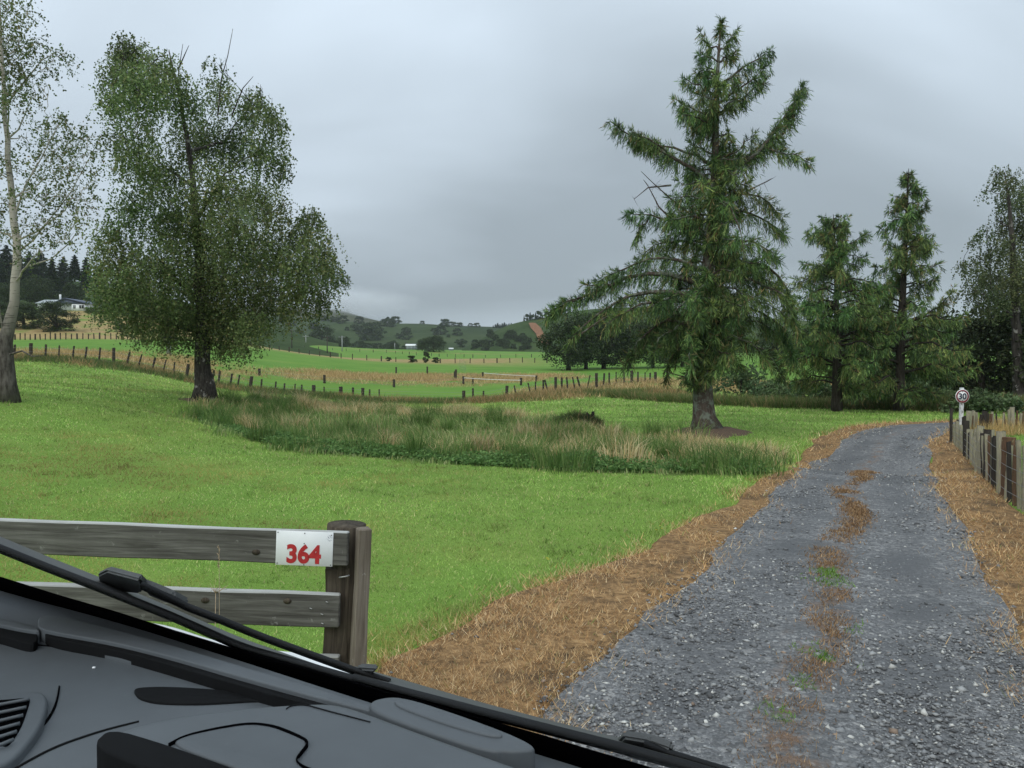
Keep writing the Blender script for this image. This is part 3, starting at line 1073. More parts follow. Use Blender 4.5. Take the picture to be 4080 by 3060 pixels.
tag(o, 'tall unmown green and straw grass filling the shallow ditch', 'grass', None, 'stuff')

# rough dry grass in the fields beyond
x = rng.uniform(-75, 55, 900000)
y = rng.uniform(44, 100, len(x))
s = straw_zone(x, y)
ok = (rng.random(len(x)) < s * 0.55) & in_view(x, y, 6)
x, y = x[ok], y[ok]
n = len(x)
h = rng.uniform(0.15, 0.6, n) * (0.4 + fbm(x, y, 0.3, 3))
c = pal(n, [(0.47, 0.33, 0.155), (0.56, 0.43, 0.22), (0.36, 0.24, 0.105), (0.22, 0.22, 0.075)], [3, 3, 2, 1.3], rng)
V, F, cc = blades(x, y, H(x, y), h, rng.uniform(0.025, 0.06, n), rng.uniform(0.3, 0.95, n), c, rng)
o = obj('rough_grass', mesh_np('rough_grass', V, F, cc), M_STRAW)
tag(o, 'tall dry straw-coloured grass in the rough fields past the fence', 'grass', None, 'stuff')

# dark rank growth along the paddock fence
FL = resample(FRONT, 400)
k = rng.integers(0, len(FL), 60000)
x = FL[k, 0] + rng.normal(0, 0.5, len(k))
wdth = 1.3 + 0.5 * np.sin(FL[k, 0] * 0.7)
y = FL[k, 1] + 1.6 + rng.normal(0, 1.0, len(k)) * wdth
ok = in_view(x, y, 6) & (x < 12)
x, y = x[ok], y[ok]
n = len(x)
pt = fbm(x, y, 0.3, 4)
h = rng.uniform(0.15, 0.65, n) * (0.35 + 0.95 * pt)
c = pal(n, [(0.075, 0.125, 0.032), (0.11, 0.165, 0.045), (0.15, 0.165, 0.06), (0.33, 0.24, 0.11)], [3, 3, 1.5, 1.0], rng)
gd = (pt > 0.58) & (rng.random(n) < 0.7)
c[gd] = pal(int(gd.sum()), [(0.44, 0.31, 0.15), (0.34, 0.22, 0.095)], [1, 1], rng)
V, F, cc = blades(x, y, H(x, y), h, rng.uniform(0.025, 0.06, n), rng.uniform(0.3, 0.95, n), c, rng)
o = obj('fence_line_growth', mesh_np('fence_line_growth', V, F, cc), M_BLADE)
tag(o, 'dark long grass and weeds growing along the foot of the paddock fence', 'grass', None, 'stuff')

# dry grass inside the right-hand paddock, long growth under the far larches
x = rng.uniform(13, 30, 60000)
y = rng.uniform(14, 26, len(x))
pd_ = gp([(3830, 1790), (3850, 1700), (4080, 1690), (4300, 1690), (4300, 1730), (4080, 1735), (3960, 1745), (3900, 1800)])
ok = inpoly(x, y, pd_)
x, y = x[ok], y[ok]
n = len(x)
c = pal(n, [(0.48, 0.32, 0.13), (0.58, 0.42, 0.20), (0.26, 0.26, 0.09)], [3, 2, 1], rng)
V, F, cc = blades(x, y, H(x, y), rng.uniform(0.2, 0.55, n), rng.uniform(0.012, 0.03, n), rng.uniform(0.1, 0.8, n), c, rng)
o = obj('paddock_grass', mesh_np('paddock_grass', V, F, cc), M_STRAW)
tag(o, 'orange-brown dry grass standing inside the small paddock by the sign', 'grass', None, 'stuff')
x = rng.uniform(6, 30, 45000)
yl = np.interp(x, [6, 9, 12, 15, 18, 22, 30], [48, 42, 38, 36, 34.2, 33.6, 33])
y = yl + np.abs(rng.normal(0, 1.3, len(x)))
n = len(x)
pt = fbm(x, y, 0.4, 3)
c = pal(n, [(0.11, 0.17, 0.045), (0.16, 0.20, 0.07), (0.40, 0.29, 0.15)], [3, 2, 1.2], rng)
V, F, cc = blades(x, y, H(x, y), rng.uniform(0.25, 0.8, n) * (0.4 + pt), rng.uniform(0.024, 0.05, n), rng.uniform(0.1, 0.8, n), c, rng)
o = obj('lawn_edge_growth', mesh_np('lawn_edge_growth', V, F, cc), M_BLADE)
tag(o, 'long unmown grass along the back edge of the lawn under the far larches', 'grass', None, 'stuff')

# ------------------------------------------------------------------ far hills
def m_hill(name, stops, scale=0.02, sheep=0.0):
    m = mat(name)
    t = NT(m)
    co = t.n('ShaderNodeTexCoord').outputs['Object']
    f = t.noise(co, scale, 6, 0.6, 0.4)
    f2 = t.noise(t.mapping(co, (1, 1, 3.0)), scale * 9, 5, 0.65)
    c = t.ramp(t.math('ADD', t.math('MULTIPLY', f, 0.6), t.math('MULTIPLY', f2, 0.4)), stops)
    t.out(t.pbr(c, 0.95, t.bump(f2, 0.5, 1.5), 0.05))
    return m


def hill(name, label, prof, d_base, d_top, v_base, material, rough=1.0, back=1.5, group=None):
    """a hillside: ridge line given as photograph pixels at distance d_top, foot at d_base"""
    prof = np.array(prof, float)
    vb_ = np.array(v_base, float) if isinstance(v_base, list) else np.array([(0, v_base), (1, v_base)], float)
    us = np.linspace(prof[0, 0], prof[-1, 0], 150)
    vt = np.interp(us, prof[:, 0], prof[:, 1])
    vt = np.convolve(np.pad(vt, 4, mode='edge'), np.ones(9) / 9, 'valid')
    f = np.concatenate([np.linspace(0, 1, 46), np.linspace(1.03, back, 14)])
    rows = []
    for ff in f:
        d = d_base + (d_top - d_base) * ff
        xt = (us - 2040) / FPX * d
        ztop = P(us, vt, d_top)[:, 2]
        zb = P(us, np.interp(us, vb_[:, 0], vb_[:, 1]), d_base)[:, 2] - 3
        s = np.minimum(ff, 1.0)
        sh = 0.55 * s + 0.45 * (s * s * (3 - 2 * s))
        if ff > 1:
            sh = 1 - 1.1 * (ff - 1)
        amp = (ztop - zb) * 0.13 * rough * math.sin(math.pi * min(ff, 1)) ** 0.7
        nz = fbm(xt * 0.018, np.full_like(xt, d) * 0.012, 1.0, 4) - 0.5
        rows.append(np.stack([xt, np.full_like(xt, d), zb + (ztop - zb) * sh + nz * amp * 2], -1))
    V = np.stack(rows).reshape(-1, 3)
    n = len(us)
    i = np.arange(len(f) - 1)[:, None] * n + np.arange(n - 1)[None]
    F = np.stack([i, i + 1, i + n + 1, i + n], -1).reshape(-1, 4)
    o = obj(name, mesh_np(name, V, [F], None, True), material)
    tag(o, label, 'hill', group, 'structure')
    rows = np.stack(rows)
    return rows, us, f


M_HILL1 = m_hill('hill_pasture', [(0.32, (0.014, 0.028, 0.009)), (0.5, (0.034, 0.055, 0.018)), (0.68, (0.06, 0.082, 0.03))], 0.010)
M_HILL2 = m_hill('hill_brown', [(0.32, (0.028, 0.036, 0.014)), (0.5, (0.055, 0.06, 0.026)), (0.7, (0.08, 0.085, 0.035))], 0.008)
M_HILL3 = m_hill('hill_scrub', [(0.32, (0.016, 0.032, 0.009)), (0.5, (0.035, 0.06, 0.018)), (0.7, (0.07, 0.09, 0.03))], 0.03)
h2 = hill('hill', 'far brown hill whose top fades into low cloud', [(300, 1215), (900, 1215), (1150, 1222), (1274, 1236), (1330, 1226), (1380, 1240), (1450, 1265), (1513, 1280), (1700, 1305), (2000, 1325), (2400, 1340)], 900, 1500, 1385, M_HILL2, 0.8)
h1 = hill('hill', 'green hillside dotted with dark round trees across the valley', [(200, 1240), (800, 1250), (1150, 1262), (1270, 1272), (1380, 1276), (1460, 1294), (1520, 1295), (1590, 1282), (1680, 1288), (1760, 1297), (1850, 1300), (1980, 1303), (2150, 1306), (2600, 1300), (3300, 1305), (4600, 1290)], 560, 900, 1388, M_HILL1, 1.0)
h3 = hill('hill', 'steep scrubby spur with a bare slip behind the dark totaras', [(1840, 1400), (1880, 1378), (1960, 1320), (2030, 1290), (2080, 1278), (2180, 1265), (2300, 1235), (2450, 1225), (2700, 1225), (3000, 1262), (3300, 1285), (3700, 1270), (4600, 1255)], 400, 520, 1398, M_HILL3, 0.8)
h0 = hill('hill', 'wooded hill rising behind the farmhouse', [(-1500, 1000), (-300, 1040), (0, 1060), (300, 1120), (600, 1180), (900, 1240), (1200, 1330), (1350, 1375)], 225, 420, [(-1500, 1240), (0, 1250), (600, 1300), (900, 1345), (1200, 1372), (1350, 1385)], M_HILL3, 0.8)


def on_hill(hd, u, f):
    rows, us, ff = hd
    k = int(np.argmin(abs(ff - f)))
    r = rows[k]
    return np.array([np.interp(u, us, r[:, c]) for c in range(3)])


def hill_at(hd, u, v):
    """first place on the hillside seen at pixel (u, v)"""
    rows, us, ff = hd
    best = None
    for k in range(len(ff)):
        p = np.array([np.interp(u, us, rows[k][:, c]) for c in range(3)])
        dz = (EYE[2] - p[2]) / p[1]
        vv = 1440 + dz * FPX
        if vv <= v:
            return p
        best = p
        if ff[k] >= 1:
            break
    return best


# bare clay slip on the spur
pts = [hill_at(h3, u, v) for u, v in [(2120, 1290), (2135, 1310), (2150, 1335), (2165, 1360), (2180, 1378)]]
M_CLAY = m_simple('clay', (0.20, 0.10, 0.055), 0.95, 0.1, 0, 0.6, 0.35, 0.4, 0.3)
V, F = [], []
for k, p in enumerate(pts):
    wv = 2.3 + 0.8 * (k % 2)
    for s_ in (-1.0, -0.3, 0.4, 1.0):
        V.append(p + np.array([s_ * wv, -1.2, 0.7 - 0.3 * abs(s_)]))
F = [[i * 4 + j, i * 4 + j + 1, i * 4 + j + 5, i * 4 + j + 4] for i in range(len(pts) - 1) for j in range(3)]
o = obj('land_slip', mesh_np('land_slip', np.array(V), [np.array(F)], None, True), M_CLAY)
tag(o, 'bare orange clay slip down the scrubby spur', 'slip', None, 'structure')


# ------------------------------------------------------------------ trees
def bez(a, b, bow, n=7):
    t_ = np.linspace(0, 1, n)[:, None]
    c_ = (np.asarray(a) + np.asarray(b)) / 2 + np.asarray(bow)
    return (1 - t_) ** 2 * a + 2 * t_ * (1 - t_) * c_ + t_ ** 2 * b


def arcpar(pts, n):
    pts = np.asarray(pts, float)
    q = np.concatenate([[0], np.cumsum(np.linalg.norm(np.diff(pts, axis=0), axis=1))])
    q = q / q[-1]
    return q if len(q) == n else np.linspace(0, 1, n)


def tree_root(name, label, cat, base, group=None):
    return thing(name, label, cat, tuple(base), group)


def interp_poly(poly, z):
    return np.array([np.interp(z, poly[:, 2], poly[:, k]) for k in range(3)])


def broadleaf(name, label, base, trunk, trad, clumps, nleaf, leaf, palette, wts, seed, bark, cat='tree', group=None,
              hang=0.8, flare=1.5, first=1.5, strlen=0.45, lift=0.55, limb=1.0, mat_leaf=None, bare=()):
    """tree with hand-placed foliage clumps; clumps = (centre xyz, radius, weight)"""
    rng = np.random.default_rng(seed)
    base = np.asarray(base, float)
    trunk = np.asarray(trunk, float)
    mb = MB()
    tt = resample(trunk, 22)
    rr = np.interp(np.linspace(0, 1, 22), arcpar(trunk, len(trad)), trad)
    tt[1:-1, :2] += rng.normal(0, 0.012, (20, 2)) * (1 + rr[1:-1, None] * 4)
    rr[0] *= flare
    rr[1] *= 1 + (flare - 1) * 0.4
    mb.add(*tube(tt, rr, 12))
    zs = np.maximum.accumulate(tt[:, 2])
    tz = np.c_[tt[:, :2], zs]
    Vs, Fs, Cs, off = [], [], [], 0
    tot = sum(c[1] ** 2 * c[2] for c in clumps)
    nodes = [(p_, r_) for p_, r_ in zip(tt, rr) if p_[2] > base[2] + first]
    if not nodes:
        nodes = [(tt[-1], rr[-1])]
    order = sorted(clumps, key=lambda q: np.linalg.norm(np.asarray(q[0])[:2] - interp_poly(tz, np.asarray(q[0])[2])[:2]) + 0.15 * abs(q[0][2] - base[2]))
    for c, r, wgt in order:
        c = np.asarray(c, float)
        best = None
        for p_, r_ in nodes:
            dv = c - p_
            dl = np.linalg.norm(dv)
            if dl < 0.25:
                continue
            cost = dl * (1.0 + 0.9 * max(0.0, 0.45 - dv[2] / dl)) - 1.2 * min(r_, 0.2)
            if best is None or cost < best[0]:
                best = (cost, p_, r_, dl)
        cost, a, ra, hd = best
        path = bez(a, c + np.array([0, 0, 0.1 * r]), np.array([rng.normal(0, .10), rng.normal(0, .10), 0.05 + 0.10 * rng.uniform(-0.2, 1.0)]) * hd, 8)
        path[1:-1] += rng.normal(0, 0.03, (6, 3))
        r0 = min(ra * 0.75, 0.022 + 0.02 * hd) * limb + 0.006
        rad_ = np.linspace(r0, max(0.007, r0 * 0.35), 8)
        mb.add(*tube(path, rad_, 6, False))
        nodes += [(p_, q_) for p_, q_ in zip(path[2:], rad_[2:])]
        path = path[1:]
        ns = int(4 + 4 * r)
        for k in range(ns):
            d = norm(rng.normal(size=3) + np.array([0, 0, 0.5]))
            e = c + d * r * rng.uniform(0.6, 1.05)
            st = path[rng.integers(3, 7)]
            mb.add(*tube(bez(st, e, rng.normal(0, .08, 3), 4), np.linspace(0.011, 0.004, 4) * (0.6 + 0.4 * limb), 4, False))
        nl = max(20, int(nleaf * r * r * wgt / tot))
        nstr = max(3, nl // 9)
        d = norm(rng.normal(size=(nstr, 3)))
        st = c + d * (r * rng.random((nstr, 1)) ** 0.55) * np.array([1, 1, 1.15])
        dr = norm(d * np.array([.5, .5, .2]) + rng.normal(0, .3, (nstr, 3)) + np.array([0, 0, -hang]))
        ll = strlen * rng.uniform(0.4, 1.3, nstr) * (0.5 + 0.5 * min(r, 1.2))
        k = rng.integers(0, nstr, nl)
        s_ = rng.random(nl)
        C = st[k] + dr[k] * (ll[k] * s_)[:, None] + rng.normal(0, 0.035, (nl, 3)) * (0.6 + r * 0.4)
        A = dr[k] * 0.6 + rng.normal(0, 0.75, (nl, 3))
        L = leaf * rng.uniform(0.65, 1.35, nl)
        V, F = leaf_quads(C, A, L, L * 0.72, rng)
        cc = pal(nl, palette, wts, rng, 0.16)
        cc = cc * (1 + rng.normal(0, 0.15)) * np.array([1 + rng.normal(0, 0.06), 1, 1])
        Vs.append(V)
        Fs.append(F + off)
        off += len(V)
        Cs.append(np.repeat(cc, 4, 0))
    for path in bare:
        path = np.asarray(path, float)
        mb.add(*tube(path, np.linspace(0.03, 0.008, len(path)), 5, False))
    root = tree_root(name, label, cat, base, group)
    obj('trunk', mb.mesh('trunk', True, base), bark, root)
    obj('crown', mesh_np('crown', np.concatenate(Vs) - base, [np.concatenate(Fs)], np.concatenate(Cs)), mat_leaf or M_LEAF, root)
    return root


def qclumps(lst, d, seed, depth=1.0, sc=1.0):
    """clumps traced on the 2212 px view; depth spread follows the crown's width"""
    r = np.random.default_rng(seed)
    out = []
    k = 1.8445 * d / FPX
    for q in lst:
        u, v, rad = q[:3]
        wt = q[3] if len(q) > 3 else 1.0
        off = r.uniform(-1, 1) * depth
        out.append((Q(u, v, d + off), rad * k * sc, wt))
    return out


# --- large birch left of centre
BD = 28.0
b0 = P(815, 1592, BD)
b0[2] = H(b0[0], b0[1]) - 0.05
birch_cl = [(270, 105, 40), (290, 130, 55), (250, 160, 42), (345, 150, 52, .8), (300, 190, 60), (240, 220, 32), (395, 205, 50), (355, 120, 22, .3), (470, 150, 34, .35), (480, 200, 45, .7), (545, 225, 40), (583, 245, 35),
            (560, 200, 20, .5), (612, 268, 14, .8), (420, 290, 65), (500, 300, 60), (575, 320, 52), (610, 360, 30, .5), (255, 300, 40, .7), (300, 330, 55), (355, 370, 60), (470, 400, 75), (560, 420, 60), (610, 450, 34, .6),
            (675, 470, 36), (640, 500, 40), (690, 535, 48), (715, 585, 36), (742, 600, 16, .7), (650, 560, 50), (590, 545, 62), (520, 500, 72), (440, 500, 80), (360, 460, 70), (285, 440, 48, .8), (245, 495, 40, .8), (215, 520, 25, .6),
            (260, 560, 62), (345, 570, 75), (430, 600, 80), (510, 610, 85), (585, 640, 62), (650, 625, 50), (695, 640, 30), (325, 655, 62), (400, 680, 62), (480, 690, 66), (545, 700, 42), (245, 615, 48), (205, 580, 25, .6),
            (290, 690, 34), (225, 660, 34, .8), (360, 700, 40), (470, 740, 26, .6), (520, 745, 22, .5), (310, 270, 40, .5), (480, 760, 14, .4)]
trunk = [b0, Q(441, 820, BD), Q(437, 770, BD), Q(440, 720, BD), Q(432, 640, BD), Q(428, 540, BD + .2), Q(420, 420, BD), Q(405, 300, BD), Q(385, 200, BD), Q(365, 110, BD)]
bare = [[Q(470, 250, BD), Q(478, 170, BD - .2), Q(492, 120, BD - .3), Q(503, 62, BD - .3)], [Q(380, 200, BD), Q(388, 140, BD), Q(395, 95, BD)], [Q(385, 150, BD), Q(398, 120, BD), Q(408, 98, BD)],
        [Q(500, 250, BD), Q(525, 190, BD), Q(547, 165, BD)], [Q(440, 735, BD), Q(400, 735, BD - .5), Q(360, 728, BD - .9), Q(338, 732, BD - 1.1)]]
GREENB = [(0.10, 0.15, 0.05), (0.14, 0.195, 0.065), (0.19, 0.235, 0.085), (0.22, 0.215, 0.09), (0.07, 0.105, 0.038)]
broadleaf('birch_tree', 'large leafy birch with one dark trunk standing in front of the paddock fence', b0, trunk, [0.36, 0.30, 0.28, 0.24, 0.2, 0.16, 0.11, 0.08, 0.05, 0.02],
          qclumps(birch_cl, BD, 5, 2.8, .92), 150000, 0.081, GREENB, [3, 4, 2.5, 1, 2], 21, M_BIRCHD, 'tree', None, 1.7, 1.45, 1.9, 0.95, bare=bare)

# --- pale-stemmed birch at the left edge, thin crown
LD = 20.0
l0 = P(35, 1596, LD)
l0[2] = H(l0[0], l0[1]) - 0.05
left_cl = [(20, 20, 40, .8), (60, 30, 22, .5), (40, 90, 30, .7), (75, 95, 28, .7), (10, 110, 40, .8), (45, 150, 32, .7), (130, 120, 26, .8), (105, 150, 20, .4), (15, 200, 40, .7), (60, 190, 28, .5), (90, 190, 18, .4),
           (100, 270, 30, .4), (140, 260, 30, .4), (180, 290, 32, .35), (150, 310, 40, .5), (200, 330, 28, .35), (110, 330, 34, .5), (60, 300, 28, .4), (170, 360, 40, .45), (120, 380, 36, .5), (70, 370, 28, .45),
           (190, 400, 28, .35), (140, 430, 40, .5), (90, 430, 36, .5), (50, 420, 24, .4), (160, 470, 34, .45), (110, 490, 36, .5), (60, 490, 28, .4), (200, 440, 24, .3), (20, 350, 30, .5), (10, 440, 28, .5), (15, 500, 24, .4), (85, 540, 30, .35), (150, 520, 26, .3),
           (-60, 60, 60, .8), (-70, 200, 60, .8), (-60, 340, 60, .8), (-80, 470, 60, .7), (-30, 140, 40, .7), (-120, 150, 60, .7), (-120, 320, 60, .7), (-20, -60, 60, .8), (-80, -90, 60, .7)]
trunk = [l0, Q(14, 820, LD), Q(10, 760, LD), Q(14, 725, LD), Q(26, 670, LD), Q(36, 600, LD), Q(38, 540, LD), Q(30, 470, LD), Q(22, 380, LD), Q(14, 280, LD), Q(6, 180, LD), Q(0, 60, LD), Q(-6, -60, LD)]
bare = [[Q(12, 740, LD), Q(0, 680, LD - .2), Q(-10, 600, LD - .4), Q(-30, 480, LD - .6)], [Q(34, 600, LD), Q(60, 575, LD), Q(110, 560, LD + .2), Q(150, 525, LD + .3), Q(180, 480, LD + .3)],
        [Q(38, 545, LD), Q(70, 520, LD), Q(110, 470, LD), Q(150, 420, LD), Q(205, 320, LD)], [Q(36, 520, LD), Q(80, 500, LD - .3), Q(140, 455, LD - .4), Q(170, 400, LD - .4)],
        [Q(30, 470, LD), Q(55, 400, LD), Q(90, 340, LD), Q(130, 260, LD)], [Q(16, 300, LD), Q(40, 280, LD), Q(70, 210, LD)], [Q(10, 230, LD), Q(50, 180, LD), Q(90, 130, LD), Q(125, 112, LD)],
        [Q(22, 765, LD - .2), Q(48, 758, LD - .4), Q(70, 770, LD - .5), Q(95, 768, LD - .6)]]
GREENL = [(0.085, 0.13, 0.04), (0.12, 0.165, 0.05), (0.16, 0.18, 0.07), (0.20, 0.165, 0.08)]
broadleaf('birch_tree', 'thin pale-stemmed birch cut by the left edge of the view', l0, trunk, [0.24, 0.20, 0.185, 0.17, 0.115, 0.105, 0.095, 0.085, 0.07, 0.06, 0.05, 0.035, 0.02],
          qclumps(left_cl, LD, 8, 1.6), 26000, 0.06, GREENL, [3, 3, 2, 1], 33, M_BIRCH, 'tree', None, 0.6, 1.2, 1.8, 0.7, 0.8, 0.4, bare=bare)


# --- larches
def larch(name, label, base, trunk, trad, branches, seed, palette, wts, nmul=1.0, group=None, bark=None, shoot=0.2, wid=0.034, dead=()):
    rng = np.random.default_rng(seed)
    base = np.asarray(base, float)
    mb = MB()
    tt = resample(trunk, 26)
    rr = np.interp(np.linspace(0, 1, 26), arcpar(trunk, len(trad)), trad)
    mb.add(*tube(tt, rr, 14))
    Vs, Cs = [], []
    for pts, dens, spread in branches:
        pts = resample(np.asarray(pts, float), 9)
        pts[1:-1] += rng.normal(0, 0.03, (7, 3))
        ln = np.linalg.norm(np.diff(pts, axis=0), axis=1).sum()
        mb.add(*tube(pts, np.linspace(0.018 + 0.017 * ln, 0.008, 9), 5, False))
        N = int(max(6, ln * 13 * dens * nmul))
        tpar = np.sort(rng.uniform(0.12, 1.0, N) ** 0.8)
        tpar[-3:] = 1.0
        seg = np.linspace(0, 1, 9)
        p = np.stack([np.interp(tpar, seg, pts[:, k]) for k in range(3)], -1)
        T = norm(np.stack([np.interp(tpar, seg, np.gradient(pts[:, k])) for k in range(3)], -1))
        m_ = 3
        p, T, tp = np.repeat(p, m_, 0), np.repeat(T, m_, 0), np.repeat(tpar, m_)
        n = len(p)
        side = norm(np.cross(T, norm(rng.normal(size=(n, 3)))))
        side[:, 2] *= 0.45
        droop = rng.uniform(0.3, 1.6, (n, 1))
        upw = (rng.random((n, 1)) < 0.2 + 0.15 * (tp > 0.85)[:, None])
        d = norm(side * rng.uniform(0.3, 0.9, (n, 1)) + T * rng.uniform(0.1, 0.8, (n, 1)) + np.array([0, 0, -1.0]) * np.where(upw, -0.6, droop))
        ln2 = spread * rng.uniform(0.45, 1.25, n) * (1.1 - 0.5 * tp) * np.where(upw[:, 0], 0.6, 1)
        ks = 7
        s_ = np.tile((np.arange(ks) + 0.5) / ks, n)[:, None]
        P0 = np.repeat(p, ks, 0)
        D = np.repeat(d, ks, 0)
        LL = np.repeat(ln2, ks)[:, None]
        C = P0 + D * s_ * LL + np.array([0, 0, -0.22]) * s_ ** 2 * LL
        A = norm(D + rng.normal(0, 0.34, (len(C), 3)) + np.array([0, 0, -0.22]))
        L = shoot * rng.uniform(0.6, 1.45, len(C))
        V, F = leaf_quads(C + A * L[:, None] * 0.4, A, L, wid * rng.uniform(0.7, 1.3, len(C)), rng)
        c = np.repeat(pal(n, palette, wts, rng, 0.12), ks, 0) * (1 + rng.normal(0, 0.12, (len(C), 1))).clip(0.6, 1.5)
        c = c * (1 + rng.normal(0, 0.2)) * np.array([1 + rng.normal(0, 0.1), 1, 1])
        Vs.append(V)
        Cs.append(np.repeat(c, 4, 0))
    for pts in dead:
        pts = resample(np.asarray(pts, float), 8)
        mb.add(*tube(pts, np.linspace(0.035, 0.008, 8), 5, False))
        for k in range(7):
            q = pts[rng.integers(2, 8)]
            mb.add(*tube(np.stack([q, q + norm(rng.normal(size=3) + np.array([0, 0, -.6])) * rng.uniform(.1, .4)]), [0.007, 0.003], 3, False))
    V = np.concatenate(Vs)
    root = tree_root(name, label, 'tree', base, group)
    obj('trunk', mb.mesh('trunk', True, base), bark or M_BARK, root)
    obj('crown', mesh_np('crown', V - base, [np.arange(len(V)).reshape(-1, 4)], np.concatenate(Cs)), M_NEEDLE, root)
    return root


def profile_branches(trunk, prof, d, n, seed, front_only=False, droop=0.12, rise=0.25, dens=1.0, spread=0.5, az=None):
    """branches all round a stem, reach from a half-width profile on the 2212 px view"""
    rng = np.random.default_rng(seed)
    prof = np.array(prof, float)
    k = 1.8445 * d / FPX
    tr = resample(trunk, 60)
    out = []
    for i in range(n):
        v = prof[0, 0] + (prof[-1, 0] - prof[0, 0]) * ((i + rng.random()) / n)
        reach = np.interp(v, prof[:, 0], prof[:, 1]) * k * rng.uniform(0.6, 1.08)
        zc_ = Q(0, v, d)[2]
        a_ = rng.uniform(0, 2 * math.pi) if az is None else rng.choice(az) + rng.normal(0, 0.5)
        dirv = np.array([math.cos(a_), math.sin(a_), 0])
        za = np.clip(zc_ - rise * reach * 0.4, tr[0, 2] + 0.8, tr[-1, 2])
        s0 = interp_poly(np.c_[tr[:, :2], np.maximum.accumulate(tr[:, 2])], za)
        up = rng.uniform(-0.25, 1.0) * rise
        p1 = s0 + dirv * reach * 0.45 + np.array([0, 0, reach * (0.10 + 0.3 * up)])
        p2 = s0 + dirv * reach * 0.8 + np.array([0, 0, reach * (0.05 + 0.5 * up - droop)])
        p3 = s0 + dirv * reach + np.array([0, 0, reach * (0.10 + 0.75 * up - droop)])
        out.append(([s0, p1, p2, p3], dens, spread * min(1.0, 0.45 + 0.35 * reach)))
    return out


MD = 24.0
m0 = P(2815, 1738, MD)
m0[2] = H(m0[0], m0[1]) - 0.05


def LB(pts, dens=1.0, spread=0.5, off=0.0):
    n = len(pts)
    return ([Q(p[0], p[1], MD + off * (i / (n - 1))) for i, p in enumerate(pts)], dens, spread)


